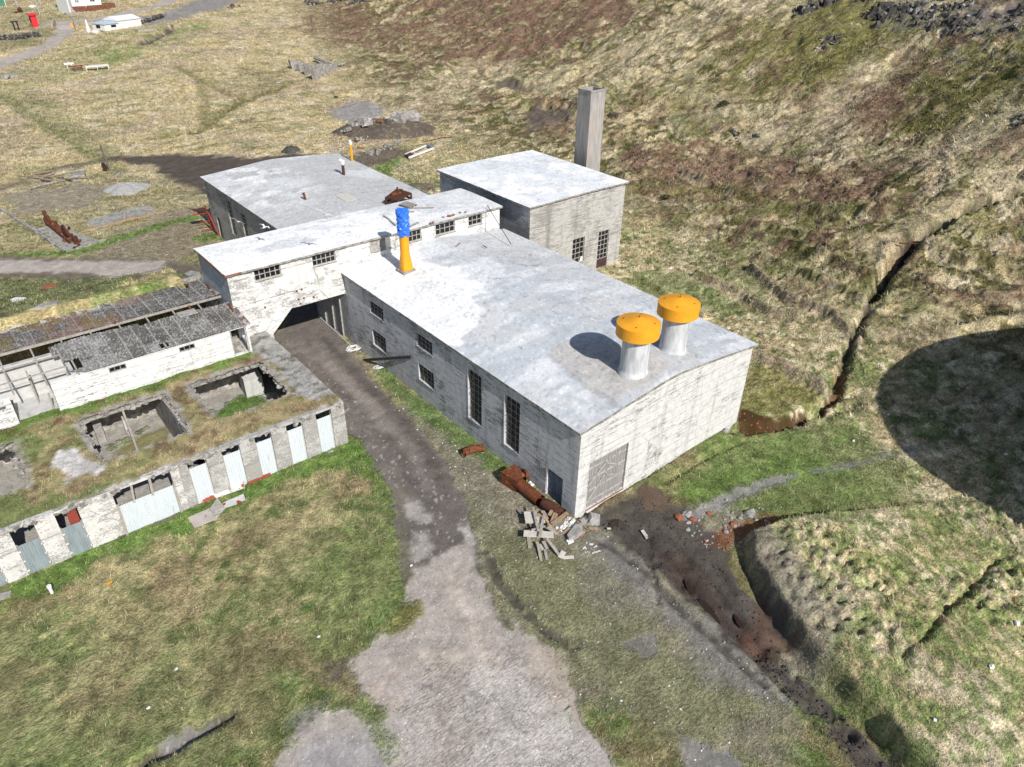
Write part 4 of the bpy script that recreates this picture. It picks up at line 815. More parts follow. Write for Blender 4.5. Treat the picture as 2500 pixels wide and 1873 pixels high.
panel(m, (18.347, 64.297), (1.253, 64.297), -2, lambda s: float(dz(18.347-s, 0))-.15, (), .3, 1, brk=[4, 7, 8.55, 10, 13]); panel(m, (18.35, 34.3), (18.35, 64.3), -2, 5.2, (), .3, 1)
m.build('wall', 'shop', shop)
roof_slab(shop, .95, 18.65, 34.28, 64.55, dz, .14, dcol, .2)
for a, b, e, f in DW[:2]: window(shop, 'x', 1.25, a, b, e, f, 2, 8, 1, 'frame', .07)
MB().box(1.35, 1.42, 61.42, 62.48, -1.4, 1.18).build('door', 'wooddk', shop)
# ================================================================== ventilators on the hall roof
def ventilator(cx, cy, label):
    zb = float(hz(cx)); e = empty('roof_ventilator', (cx, cy, zb), label, 'ventilator', 'pair of capped roof ventilators')
    n = 48; MB().lathe(cx, cy, [(1.02, zb-.3), (.96, zb+.05), (.89, zb+.12), (.86, zb+.3), (.86, zb+2.75)], n).build('stack', 'stack', e, True)
    s = MB().lathe(cx, cy, [(.8, zb+2.75), (1.3, zb+2.62), (1.335, zb+2.62), (1.335, zb+3.39), (.7, zb+3.56), (.03, zb+3.74)], n); cap = s.build('cap', 'yellow', e, True)
    for a in (.5, 2.0, 3.6, 5.1):
        for r in (.95,):
            k = MB()
            p = (cx+r*math.cos(a+r*.1), cy+r*math.sin(a+r*.1)); zz = zb+3.41+(1.31-r)/1.28*.33; k.box(p[0]-.07, p[0]+.07, p[1]-.015, p[1]+.015, zz-.01, zz+.03); k.build('lifting_lug', 'rust', cap)
    MB().tube([(cx, cy, zb+3.7), (cx, cy, zb+3.86)], .035, 6).build('spike', 'rust', cap)
ventilator(6.33, 2.02, 'yellow capped ventilator on the hall roof, the one nearer the long grey side wall')
ventilator(10.55, 2.4, 'yellow capped ventilator on the hall roof, the one nearer the grassy slope')
# ================================================================== the orange flue wrapped in blue tarpaulin
fx, fy = 3.72, 24.25; fz = float(hz(fx)); e = empty('orange_flue', (fx, fy, fz), 'orange steel flue on the hall roof with its top wrapped in blue tarpaulin', 'flue')
MB().prism([(fx-.6, fy-.6), (fx+.6, fy-.6), (fx+.6, fy+.6), (fx-.6, fy+.6)], fz-.3, fz+.14).build('plinth', 'grey', e, bevel=.03)
m = MB(); n = 20; a = .43
sq = [(fx+a*max(-1, min(1, 1.42*math.cos(2*PI*(k+.5)/n))), fy+a*max(-1, min(1, 1.42*math.sin(2*PI*(k+.5)/n))), fz+.14) for k in range(n)]
rd = [(fx+.37*math.cos(2*PI*(k+.5)/n), fy+.37*math.sin(2*PI*(k+.5)/n), fz+1.5) for k in range(n)]; rt = [(p[0], p[1], fz+3.4) for p in rd]
m.add(sq+rd+rt, [(k, (k+1) % n, n+(k+1) % n, n+k) for k in range(n)]+[(n+k, n+(k+1) % n, 2*n+(k+1) % n, 2*n+k) for k in range(n)]); m.build('pipe', 'orange', e, True)
m = MB(); n = 28; pr = [(.39, 2.98), (.46, 3.02), (.43, 3.15), (.5, 3.3), (.44, 3.48), (.51, 3.62), (.45, 3.8), (.49, 3.95), (.43, 4.12), (.5, 4.3), (.45, 4.48), (.47, 4.6), (.51, 4.8), (.50, 4.98), (.38, 5.1), (.2, 5.12)]
vs = []
for j, (r, z) in enumerate(pr):
    for k in range(n):
        t = 2*PI*k/n; q = r*(1+.09*math.sin(5*t+j*1.7)+.06*math.sin(11*t-j*2.3)+.05*(R.random()-.5)); vs.append((fx+q*math.cos(t), fy+q*math.sin(t), fz+z+.06*math.sin(3*t+j)))
m.add(vs, [(j*n+k, j*n+(k+1) % n, (j+1)*n+(k+1) % n, (j+1)*n+k) for j in range(len(pr)-1) for k in range(n)]+[tuple((len(pr)-1)*n+k for k in range(n))]); tp = m.build('tarpaulin', 'tarp', e)
m = MB()
for z, r in ((3.46, .46), (3.8, .465), (4.12, .45), (4.5, .46)): m.tube([(fx+r*math.cos(2*PI*k/18), fy+r*math.sin(2*PI*k/18), fz+z+.03*math.sin(k)) for k in range(19)], .025, 6, False)
m.build('rope', 'tarp', tp)
# ================================================================== the ruined dock building with turf roof
dock = empty('ruined_dock_building', (-18, 21, 0), 'low concrete ruin with turf roof, open pits and a row of metal clad doorways', 'ruin')
DX0, DX1, DY0, DY1 = -33., -7.15, 15.3, 25.75
PITS = [(-21.4, -16.25, 18.2, 23.65), (-14.5, -9.5, 18.3, 23.7), (-30.5, -25.2, 18.6, 23.5)]
def dockz(X, Y): return 3.40+(fbm(X, Y, 1.6, 3, 501)-.5)*.22+(fbm(X, Y, .35, 2, 505)-.5)*.10-.05*ss(15.9, 15.3, Y)
def dockcol(X, Y):
    n = fbm(X, Y, 1.5, 4, 511); n2 = fbm(X, Y, .4, 3, 512); n3 = fbm(X, Y, 3, 3, 513)
    col = lerp(np.broadcast_to(C3(.31, .25, .14), X.shape+(3,)).copy(), C3(.25, .225, .11), ss(.4, .6, n)); col = lerp(col, TAN*.9, ss(.55, .7, n2*.5+n*.5)*.7)
    col = lerp(col, GREEN*1.05, ss(.5, .64, n3)*ss(-16, -21, X)*.8)
    col = lerp(col, BRIGHT*1.05, ss(24.3, 25.0, Y+(n-.5)*1.4)*ss(-8.4, -9.6, X)*.9); col = lerp(col, BRIGHT*1.05, ss(-23.5, -25, X)*ss(23.2, 24.2, Y+(n-.5))*.8)
    col = lerp(col, C3(.15, .085, .06), ss(.62, .72, fbm(X, Y, .9, 4, 515))*.7)
    col = lerp(col, YTURF*.9, ss(.5, .66, n)*ss(-14, -10, X)*ss(18.5, 17, Y)*.8)
    g = np.ones(X.shape)
    def lay(c_, sd, en, gk, st=1.):
        nonlocal col, g
        t = ss(-.18, .18, sd+(n2-.5)*en*2.2+(n-.5)*en)*st; col = lerp(col, np.broadcast_to(c_, X.shape+(3,))*(.75+.5*n2)[..., None], t); g = g*(1-t)+gk*t
    lay(C3(.30, .29, .275), sdpoly(X, Y, [(-9.7, 28), (-9.3, 24.2), (-8.8, 23), (-9.2, 18), (-8.6, 16.6), (-7, 16.3), (-7, 28)]), .3, .05)
    lay(C3(.45, .43, .41), sdpoly(X, Y, [(-23.2, 21.0), (-22.3, 20.9), (-22.2, 19.8), (-21.5, 18.6), (-21.4, 17.2), (-22.3, 17.6), (-23.5, 17.6), (-23.1, 18.4), (-23.7, 19.5)]), .35, .03)
    for a, b, e_, f in PITS: lay(C3(.27, .25, .23), .45-np.abs(sdpoly(X, Y, [(a, e_), (b, e_), (b, f), (a, f)]))-.1-.25*ss(e_+2, e_, Y), .35, .2, .9)
    lay(C3(.33, .31, .29), .28-(Y-15.3), .25, .1, .9)
    col = lerp(col, MOSS*.5, ss(.62, .72, fbm(X, Y, .5, 3, 516))*.6*ss(-9.6, -9, X)); 
    return col*(.8+.4*n2)[..., None], g
step = .13; xs = np.arange(DX0, DX1+step, step); ys = np.arange(DY0, 28.05, step); X, Y = np.meshgrid(xs, ys); X[:, -1] = DX1; Y[0] = DY0
Xm = (X[:-1, :-1]+X[1:, 1:])/2; Ym = (Y[:-1, :-1]+Y[1:, 1:])/2; keep = (Ym < 25.9) | (Xm > -9.4)
wob = lambda s: (fbm(Xm*1.3, Ym*1.3, .8, 3, s)-.5)*.55
for k, (a, b, e_, f) in enumerate(PITS): keep &= ~((Xm > a+wob(530+k)) & (Xm < b+wob(533+k)) & (Ym > e_+wob(536+k)) & (Ym < f+wob(539+k)))
dc, dg = dockcol(X, Y); DZ = dockz(X, Y)
tf = grid_mesh('turf_roof', X, Y, DZ, dc, 'turf', dock, keep)
# crumbling rims hanging below the turf, round the pits and along the front
def rimpath(pts, th, seed, closed=True):
    P = []; n = len(pts)
    for i in range(n if closed else n-1):
        a, b = np.array(pts[i]), np.array(pts[(i+1) % n]); L = np.linalg.norm(b-a); k = max(2, int(L/.25))
        for j in range(k): P.append(a+(b-a)*j/k)
    m = MB()
    for p in P:
        q = R.random()
        if R.random() < .45: continue
        m.rock(p[0]+(R.random()-.5)*.2, p[1]+(R.random()-.5)*.2, 3.22+(R.random()-.5)*.08, .13+.12*q, .13+.12*q, .09+.08*q, 6, 4, .45)
    o = m.build('broken_rim', 'edge', dock); o['kind'] = 'stuff'
for a, b, e_, f in PITS: rimpath([(a, e_), (b, e_), (b, f), (a, f)], .2, 1)
rimpath([(-28.5, 15.34), (-7.3, 15.34)], .2, 2, False)
m = MB()   # slab under the turf, round the pits
def slabs(x0, x1, y0, y1): MB().box(x0, x1, y0, y1, 3.0, 3.22).build('ceiling_slab', 'edge', dock)
slabs(DX0, DX1-.02, 15.6, 18.2); slabs(DX0, DX1-.02, 23.75, 25.6); slabs(-16.2, -14.6, 18.2, 23.75); slabs(-9.4, DX1-.02, 18.2, 23.75); slabs(-25.1, -21.5, 18.2, 23.75); slabs(DX0, -30.6, 18.2, 23.75)
FO = [(-9.2, -8.1, 3.2), (-11.27, -10.16, 3.2), (-13.36, -12.28, 3.22), (-15.46, -14.34, 3.2), (-17.51, -16.4, 3.22), (-21.68, -18.5, 3.18), (-24.58, -23.48, 3.2), (-26.7, -25.58, 3.2), (-28.8, -27.7, 3.2)]
fo = sorted([(a-DX0, b-DX0, -.6 if 0 else -.12, t) for a, b, t in FO])
m = MB(); panel(m, (DX0, DY0), (-18.05, DY0), -.7, 3.36, [o for o in fo if o[1] < 15.2], .35, 1); q = m.build('wall', 'dock_white', dock); q['label'] = 'flaking white stretch of front wall'
m = MB(); panel(m, (-18.05, DY0+.002), (DX1, DY0+.002), -.7, 3.38, [(a-14.95, b-14.95, e_, t) for a, b, e_, t in fo if a > 14.9], .35, 1); m.build('wall', 'dock', dock)
m = MB(); panel(m, (DX1-.003, DY0+.05), (DX1-.003, 28.0), -.6, 3.3, (), .3, 1); panel(m, (DX1-.3, 27.0), (DX0, 27.0), -.5, 3.14, (), .2, -1); panel(m, (-15.4, 16), (-15.4, 26.95), -.4, 3.02, [(1, 2.2, -.4, 2.2)], .3, 1); panel(m, (-21.9, 18.6), (-21.9, 26.95), -.4, 3.02, [(5, 6, -.4, 2.2)], .3, 1)
panel(m, (-16.2, 18.9), (-16.2, 26.95), -.4, 3.02, (), .25, 1); panel(m, (DX0, 15.4), (DX0, 26.95), -.5, 3.1, (), .3, -1); m.build('inner_wall', 'ruin', dock)
MB().box(-18.9, -18.65, 25.4, 25.65, -.2, 3.0).build('pier', 'ruin', dock); MB().box(-20.7, -20.2, 25.2, 25.6, -.2, 3.0).build('pier', 'ruin', dock); MB().prism([(-10.5, 24.9), (-9.15, 24.75), (-9.1, 26.2), (-10.4, 26.2)], -.3, [1.62, 1.6, 1.9, 1.8]).build('pier', 'shed_in', dock)
for a, b, s_, t_ in (((-21.3, 23.62, 3.24), (-16.4, 23.64, 3.2), .12, .14), ((-18.9, 23.6, 3.2), (-18.85, 23.3, .1), .12, .12), ((-16.4, 23.0, 3.1), (-16.35, 18.4, 3.2), .14, .2)): MB().beam(a, b, s_, t_).build('timber', 'wood', dock)
def corrugated(mb, o, u, v, pitch=.13, amp=.016, per=4):
    o, u, v = (np.array(q, float) for q in (o, u, v)); L = np.linalg.norm(u); n = int(L/pitch*per); nn = np.cross(u, v); nn /= np.linalg.norm(nn); b = len(mb.v); rows = 3
    for j in range(rows):
        for i in range(n+1): mb.v.append(tuple(o+u*i/n+v*j/(rows-1)+nn*amp*math.cos(2*PI*i/per)))
    for j in range(rows-1):
        for i in range(n): k = b+j*(n+1)+i; mb.f.append((k, k+1, k+n+2, k+n+1))
    return mb
for i, (a, b, t) in enumerate(FO):
    zt = 2.72 if i < 5 else (2.07 if i < 8 else 1.4); m = MB(); corrugated(m, (a+.05, DY0+.05, -.05), (b-a-.08, 0, 0), (0, .03, zt+.05))
    q = m.build('corrugated_panel', 'corr' if i < 6 else 'galv', dock); q['label'] = 'white corrugated panel' if i < 6 else 'grey corrugated panel on white clips'
    for z in (.25, .95, 1.65):
        for xx in (a+.0, b-.06):
            if i > 4: MB().box(xx, xx+.1, DY0+.0, DY0+.04, z, z+.07).build('clip', 'white', q)
    for xx in (a+.04, b-.04): MB().beam((xx, DY0+.09, -.1), (xx, DY0+.12, zt+.05), .06).build('batten', 'wood', q)
m = MB(); corrugated(m, (-24.05, DY0+.3, 1.9), (.5, 0, 0), (0, .1, 1.2)); q = m.build('corrugated_panel', 'corr_red', dock); q['label'] = 'red corrugated sheet'
for a, b, s_ in (((-20.75, DY0+.12, 1.9), (-20.6, DY0+.25, 3.2), .12), ((-19.72, DY0+.12, 1.9), (-19.62, DY0+.22, 3.2), .14), ((-21.66, DY0-.04, -.1), (-21.62, DY0+.03, 2.25), .13), ((-18.52, DY0-.04, -.1), (-18.5, DY0+.03, 2.1), .13)): MB().beam(a, b, s_).build('post', 'wood', dock)
# grass on the turf roof
n = 90000; bx = rng.uniform(-29, DX1, n); by = rng.uniform(DY0+.1, 25.7, n)
fi = np.clip(((bx-DX0)/step).astype(int), 0, keep.shape[1]-1); fj = np.clip(((by-DY0)/step).astype(int), 0, keep.shape[0]-1); gk = dg[fj, fi]; ok = keep[fj, fi] & (rng.random(n) < gk*gk)
bx, by, fi, fj = bx[ok], by[ok], fi[ok], fj[ok]; blades('roof_grass', bx, by, dockz(bx, by), dc[fj, fi], dg[fj, fi], .16*np.ones(len(bx)), .03, 0)
# ================================================================== the ruined shed along the top of the dock building
shed = empty('ruined_shed', (-16, 30, 3.4), 'long white walled shed with broken mossy corrugated roof behind the turf roof', 'ruin')
SX0 = -22.1; YS = 25.5
SW = [(-18.7, -17.63, 5.04, 5.42), (-14.16, -13.08, 5.02, 5.40), (-10.5, -9.42, 3.45, 5.5)]
srz = lambda x, y: 5.62+.62*(np.minimum(y, 30.1)-25.2)/4.9-.26*np.maximum(y-30.1, 0)/4.7
m = MB(); panel(m, (SX0, YS), (-9.22, YS), 2.9, 5.56, [(a-SX0, b-SX0, e_, f) for a, b, e_, f in SW], .28, 1, brk=[.6, 2, 3]); q = m.build('wall', 'shed', shed); q['label'] = 'white front wall'
m = MB(); panel(m, (SX0-.002, 30), (SX0-.002, YS+.002), 2.9, lambda s: 5.0+.5*abs(math.sin(s*1.7)), (), .25, 1, brk=[1, 2, 3, 4]) if False else m.box(SX0, SX0+.25, YS+.28, 26.2, 3, 5.3); m.build('wall', 'shed_in', shed)
m = MB(); panel(m, (-27.5, 28.6), (-20.8, 28.6), 3.0, 6.0, (), .25, 1); panel(m, (-20.8, 28.6), (-20.8, 25.8), 3.0, 5.6, (), .25, 1); q = m.build('inner_wall', 'shed_in', shed); q['label'] = 'sunlit inner wall below missing roof'
m = MB(); panel(m, (-33, YS), (-24.4, YS), 2.9, 5.5, [(8.6-1.1, 8.6-.35, 4.6, 5.3)], .28, 1); panel(m, (-24.397, YS+.05), (-24.397, 28.6), 2.9, lambda s: 5.2-.5*s, (), .25, 1, brk=[1, 2]); q = m.build('wall', 'shed', shed)
m = MB(); m.box(-33, -9.25, YS+.28, 35.0, 3.15, 3.38); m.build('floor', 'shed_in', shed)
m = MB(); panel(m, (-33, 35.05), (-9.25, 35.05), 3., 6.08, [(a+33, b+33, 5.5, 5.95) for a, b in ((-32, -31), (-30, -29), (-28, -27))], .3, 1, brk=[5, 9, 13, 17, 20]); m.build('wall', 'edge', shed)
def sheet_roof(name, x0, x1, yf0, yf1, colf, hole):
    nx = int((x1-x0)/.05)+1; ys = np.linspace(0, 1, 56); xx = np.linspace(x0, x1, nx); X, T = np.meshgrid(xx, ys); Y = yf0+(yf1-yf0)*T
    Z = srz(X, Y)+.028*np.cos(X*2*PI/.2)+(fbm(X*.8, Y, 2., 2, 601)-.5)*.08+.03*np.floor(T*2.999)*-.6*np.sign(1)
    Xc = (X[:-1, :-1]+X[1:, 1:])/2; Yc = (Y[:-1, :-1]+Y[1:, 1:])/2; return grid_mesh(name, X, Y, Z, colf(X, Y), 'asb', shed, hole(Xc, Yc), False)
def asbcol(X, Y, rusty=0):
    n = fbm(X, Y, .4, 3, 611); n2 = fbm(X, Y, .085, 3, 612); n3 = fbm(X, Y, 1.7, 4, 613)
    col = np.broadcast_to(C3(.12, .112, .103), X.shape+(3,))*(.7+.6*n)[..., None]; col = lerp(col, np.broadcast_to(C3(.43, .425, .41), X.shape+(3,)), ss(.55, .66, n2+.4*(n3-.5))*.72)
    v = np.floor(X/.95); sh = _h(v.astype(np.int64), np.floor((Y-25)/1.6).astype(np.int64), 5); col = col*(.82+.36*sh)[..., None]
    col = lerp(col, np.broadcast_to(C3(.45, .44, .42), X.shape+(3,)), (np.abs(X/.95-np.round(X/.95)) < .035)*.45)
    if rusty: col = lerp(col, np.broadcast_to(C3(.22, .085, .045), X.shape+(3,)), ss(.5, .62, n3)*.4*ss(-12, -15, X)); col = lerp(col, np.broadcast_to(C3(.20, .15, .035), X.shape+(3,)), ss(.52, .64, fbm(X, Y, 1.3, 3, 617))*.5*ss(-15, -17.5, X)); col = lerp(col, np.broadcast_to(C3(.62, .61, .59), X.shape+(3,)), ss(.5, .6, n)*ss(33.2, 34.6, Y)*ss(-15.5, -17, X))
    else: col = lerp(col, np.broadcast_to(C3(.30, .29, .28), X.shape+(3,)), ss(.52, .7, n3)*.3); col = lerp(col, np.broadcast_to(C3(.58, .42, .40), X.shape+(3,)), ss(-9.6, -9.1, X)*ss(.45, .6, n)*.8)
    return col
def hole_front(X, Y):
    k = X > -20.95+.5*(Y > 27.4)*0-.35*(Y > 28); e_ = np.where(X > -15.6, 29.15, 29.55)+.12*np.sin(np.floor(X/.95)*5.3); k &= Y < e_
    k &= ~((X > -21.5) & (X < -20.0) & (Y < 27.3) & (Y > 26.0)) & ~((X < -19.7) & (Y < 26.0) & (Y < 25.2+(-19.7-X)*.7))
    k &= ~((X > -15.25) & (X < -14.95) & (Y < 26.1) & (Y > 25.5)); k &= ~((X > -14.85) & (X < -14.65) & (Y < 26.1) & (Y > 25.5))
    return k
def hole_back(X, Y):
    k = Y > 30.25+.1*np.sin(np.floor(X/.95)*3.7); k &= ~((Y > 34.2) & (np.sin(np.floor(X/.95)*2.9) > .2) & (X < -15.8)); k &= ~((X > -11.3) & (X < -10.6) & (Y > 33.6)); return k
rf = sheet_roof('roof', -21.4, -8.95, 25.4, 29.7, asbcol, hole_front); rf['label'] = 'front slope of grey lichened sheets'
rb = sheet_roof('roof', -33, -9.22, 30.1, 34.75, lambda X, Y: asbcol(X, Y, 1), hole_back); rb['label'] = 'back slope, rust red and mossy'
MB().box(-12.9, -11.6, 28.6, 29.45, 6.06, 6.12).build('patch_board', 'frame', shed)
for x in np.arange(-31.5, -9.3, 1.85): MB().beam((x, 25.5, float(srz(x, 25.5))-.12), (x, 30.15, float(srz(x, 30.15))-.11), .1, .14).beam((x, 30.12, float(srz(x, 30.15))-.11), (x, 34.9, float(srz(x, 34.9))-.12), .1, .14).build('rafter', 'wood', shed)
for y in (26.7, 28.2): MB().beam((-26, y, float(srz(0, y))-.02), (-20.8, y, float(srz(0, y))-.02), .07, .08).build('purlin', 'wood', shed)
MB().beam((-33, 30.12, 6.17), (-9.3, 30.12, 6.17), .12, .16).build('ridge_beam', 'wood', shed)
for a, b, s_ in (((-23.0, 27.4, 3.4), (-23.0, 27.4, 5.9), .1), ((-21.0, 26.0, 3.4), (-21.0, 26.0, 5.7), .1), ((-22.4, 26.1, 3.4), (-22.35, 26.05, 4.6), .1), ((-24.5, 26.2, 3.3), (-24.35, 27.0, 4.4), .15)): MB().beam(a, b, s_).build('post', 'wood', shed)
for x, y, l in ((-11.9, 29.3, .5), (-16.9, 30.0, .4), (-10.6, 33.6, .6), (-9.6, 30.6, .7), (-9.5, 32, 1.0), (-9.4, 27.5, 1.2)): MB().beam((x, y, float(srz(x, y))+.06), (x+.1, y+l, float(srz(x, y+l))+.06), .14, .03).build('fallen_batten', 'rust', shed)
for a, b, e_, f in SW[:2]: window(shed, 'y', YS, a, b, e_, f, 3, 1, 1, 'frame_dk', .05, .01)
MB().box(-9.5, -9.36, YS-.02, YS+.1, 3.4, 5.55).box(-10.56, -10.48, YS-.02, YS+.08, 3.4, 5.55).build('door_frame', 'frame', shed)
m = MB(); m.prism([(-10.4, 25.9), (-9.6, 25.9), (-9.6, 27.5), (-10.4, 27.5)], 3.38, [3.45, 3.45, 4.2, 4.2]); m.build('rubble_heap', 'edge', shed)
# ================================================================== things on the roofs
def on(k, x, y, z): return un(*c(k, x, y), z)
p = on('C', 662, 1000, 5.5); e = empty('flue_pipe', p, 'short rust brown flue pipe with white cowl standing on the workshop roof', 'flue')
MB().tube([p-np.array([0, 0, .2]), p+np.array([0, 0, 1.35])], .17, 12).build('pipe', 'rustdk', e, True)
m = MB(); q = p+np.array([0, 0, 1.35]); m.tube([q, q+np.array([0, 0, .22]), q+np.array([.02, -.18, .5])], [.2, .3, .17], 12); m.tube([q+np.array([0, .1, .3]), q+np.array([-.05, .42, .42])], [.2, .24], 10); m.build('cowl', 'white', e, True)
p = np.array([18.95, 60.2, 0.]); p[2] = 4.9; pp = uny(*c('C', 755, 800), 60.); ox = pp[0]
e = empty('orange_pipe', (pp[0], 60., pp[2]-1.), 'thin orange pipe with white cowl rising behind the far eave of the workshop', 'flue')
MB().tube([(pp[0], 60., pp[2]-3), (pp[0], 60., pp[2]+1.75)], .14, 12).build('pipe', 'orange', e, True)
MB().tube([(pp[0], 60., pp[2]+1.75), (pp[0], 60., pp[2]+2.05), (pp[0]-.1, 60., pp[2]+2.3)], [.16, .22, .14], 12).build('cowl', 'white', e, True)
p = on('C', 235, 1310, 5.35); thing(MB().tube([p, p+np.array([-.15, .05, .75])], .11, 10).tube([p+np.array([-.15, .05, .75]), p+np.array([-.2, .1, 1.15])], .13, 10), 'pipe_stub', 'rust', 'small bent rusty pipe stub on the workshop roof nearest its left eave', 'pipe')
p = on('C', 410, 1078, 5.5); thing(MB().tube([p, p+np.array([0, 0, .3])], .06, 8).beam(p+np.array([-.12, 0, .25]), p+np.array([.15, 0, .3]), .06), 'pipe_stub', 'steel', 'tiny dark stub in the middle of the workshop roof', 'pipe')
hx = [on('C', a, b, 5.75) for a, b in ((545, 1240), (690, 1205), (850, 1285), (690, 1330))]
e = empty('skylight_hatch', np.mean(hx, 0), 'low pale skylight box with loose boards around it on the workshop roof', 'skylight')
m = MB(); m.prism([(q[0], q[1]) for q in hx][::-1], 5.3, 5.98); m.build('curb', 'frame', e); m = MB(); qs = [np.array([q[0], q[1], 6.0])*1 for q in hx]; ce = np.mean(qs, 0); qs = [ce+(q-ce)*.9 for q in qs]
m.add(qs+[q+np.array([0, 0, .03]) for q in qs], [(7, 6, 5, 4), (0, 1, 5, 4), (1, 2, 6, 5), (2, 3, 7, 6), (3, 0, 4, 7)]); m.build('glazing', 'woodlt', e)
for i, (a, b, l) in enumerate(((((535, 1245), (625, 1345)), 0, 'grey batten lying beside the skylight hatch, its left one'), (((790, 1235), (895, 1280)), 0, 'grey batten lying beside the skylight hatch, its right one'), (((765, 1350), (830, 1322)), 1, 'short rusty bar lying just below the skylight hatch'), (((195, 1155), (310, 1193)), 2, 'thin dark rod lying on the open workshop roof'))):
    thing(MB().beam(on('C', *a[0], 5.62)+np.array([0, 0, .05]), on('C', *a[1], 5.6)+np.array([0, 0, .05]), .1 if b < 2 else .05), 'batten' if b == 0 else 'bar', ('frame', 'rust', 'steel')[b], l, 'batten' if b == 0 else 'bar')
# rusty winch frame at the back of the bridge roof
e = empty('rusty_winch', on('C', 1270, 1300, 5.8), 'rust red machine frame of bars and plates behind the bridge building roof', 'machine')
A = [on('C', a, b, 6.1) for a, b in ((1150, 1300), (1290, 1330), (1440, 1250), (1280, 1200))]
m = MB()
for i in range(4): m.beam(A[i], A[(i+1) % 4], .16); 
for i in range(4): m.beam(A[i]+np.array([0, 0, .5]), A[(i+1) % 4]+np.array([0, 0, .5]), .13); m.beam(A[i]-np.array([0, 0, .9]), A[i]+np.array([0, 0, .55]), .15)
m.build('frame', 'rustdk', e)
m = MB()
for t in np.linspace(.06, .94, 11): m.beam(A[0]*(1-t)+A[1]*t+np.array([0, 0, .45]), A[3]*(1-t)+A[2]*t+np.array([0, 0, .55]), .1)
m.build('grille', 'rustdk', e)
ce = np.mean(A, 0); m = MB(); m.tube([ce+np.array([-.7, .2, .5]), ce+np.array([.5, .5, .5])], .26, 12); m.build('drum', 'rust', e)
MB().add([A[3]+np.array([0, 0, .55]), A[3]*.6+A[0]*.4+np.array([0, 0, .6]), ce+np.array([0, 0, .85]), A[3]*.5+A[2]*.5+np.array([0, 0, .75])], [(0, 1, 2, 3)]).build('plate', 'rust', e)
MB().beam(ce+np.array([.2, .3, .3]), ce+np.array([.25, .5, 1.2]), .12).build('lever', 'rustdk', e)
# pallet, boards and bricks on the bridge roof
P4 = [on('C', a, b, 8.85) for a, b in ((1300, 1335), (1385, 1300), (1505, 1335), (1420, 1372))]
e = empty('pallet', np.mean(P4, 0), 'grey wooden pallet lying near the far edge of the bridge building roof', 'pallet')
for t in np.linspace(.04, .96, 6): MB().beam(P4[0]*(1-t)+P4[3]*t+np.array([0, 0, .13]), P4[1]*(1-t)+P4[2]*t+np.array([0, 0, .13]), .13, .03).build('slat', 'wood', e)
for t in (.05, .5, .95): MB().beam(P4[0]*(1-t)+P4[1]*t+np.array([0, 0, .05]), P4[3]*(1-t)+P4[2]*t+np.array([0, 0, .05]), .1, .1).build('bearer', 'wooddk', e)
for a, b, l in (((1400, 1368), (1705, 1362), 'long grey plank lying in front of the pallet on the bridge roof'), ((1360, 1408), (1475, 1410), 'short pale lath behind the blue tarpaulin on the bridge roof'), ((1185, 1505), (1262, 1568), 'weathered board on the bridge roof left of the blue tarpaulin'), ((1118, 1455), (1190, 1500), 'thin lath on the bridge roof, farther left of the blue tarpaulin'), ((1425, 1580), (1525, 1532), 'grey board on the roof edge just right of the blue tarpaulin')):
    thing(MB().beam(on('C', *a, 8.84)+np.array([0, 0, .04]), on('C', *b, 8.84)+np.array([0, 0, .04]), .14, .05), 'plank', 'wood', l, 'plank')
for a, b in ((1815, 1470), (1868, 1458), (1893, 1460), (1918, 1452), (1930, 1446), (2005, 1422), (2070, 1412), (1690, 1535), (1660, 1545)):
    p = on('C', a, b, 8.8); thing(MB().rock(p[0], p[1], p[2]+.05, .14, .1, .08, 6, 4, .25), 'loose_brick', 'brick' if a not in (2005, 2070, 1815) else 'edge', 'broken brick lying along the front edge of the bridge building roof', 'brick', 'loose bricks on the bridge roof edge')
p0 = uny(*c('2', 1803, 498), 27.8); p1 = on('2', 1943, 722, 6.98)
thing(MB().tube([p0+np.array([0, 0, .1]), p1], .035, 6), 'metal_rod', 'steel', 'long dark rod leaning from the bridge roof edge down onto the hall roof', 'rod')
for a, b, z, l in (((1615, 742), (1640, 722), 7.2, 'short dark stick on the hall roof, the left of two'), ((1775, 735), (1800, 750), 7.1, 'bent dark stick on the hall roof, nearer the leaning rod')):
    thing(MB().beam(on('2', *a, z)+np.array([0, 0, .1]), on('2', *b, z)+np.array([0, 0, .1]), .06), 'stick', 'wooddk', l, 'stick')
# ================================================================== beside the hall
thing(MB().beam((-.75, 24.45, .02), (-.07, 17.95, 3.1), .14, .2).beam((-.75, 24.45, .12), (-.07, 17.95, 3.2), .24, .02), 'steel_beam', 'steel', 'dark steel beam leaning along the grey side wall of the hall', 'beam')
def tangle(k, x, y, r, n, label):
    p = Gf(k, x, y, .03); m = MB(); q = random.Random(int(x))
    for i in range(n):
        a = q.random()*6; rr = r*(.3+.7*q.random()); pts = [p+np.array([rr*math.cos(a+t)*(1+.3*math.sin(3*t)), rr*.7*math.sin(a+t), .05+.04*math.sin(5*t+i)]) for t in np.linspace(0, 4.5, 14)]
        m.tube(pts, .025, 5)
    return thing(m, 'rope_coil', 'white', label, 'rope')
tangle('2', 1010, 1345, .75, 9, 'larger tangle of white rope in the grass near the arch'); tangle('2', 1160, 1455, .45, 6, 'smaller tangle of white rope on the verge by the leaning beam')
pts = [Gf('2', a, b, .04) for a, b in ((800, 1150), (850, 1200), (910, 1250), (950, 1290), (1000, 1335))]
thing(MB().tube(pts, .03, 5), 'rope', 'white', 'pale rope trailing along the verge from the arch to the white tangle', 'rope')
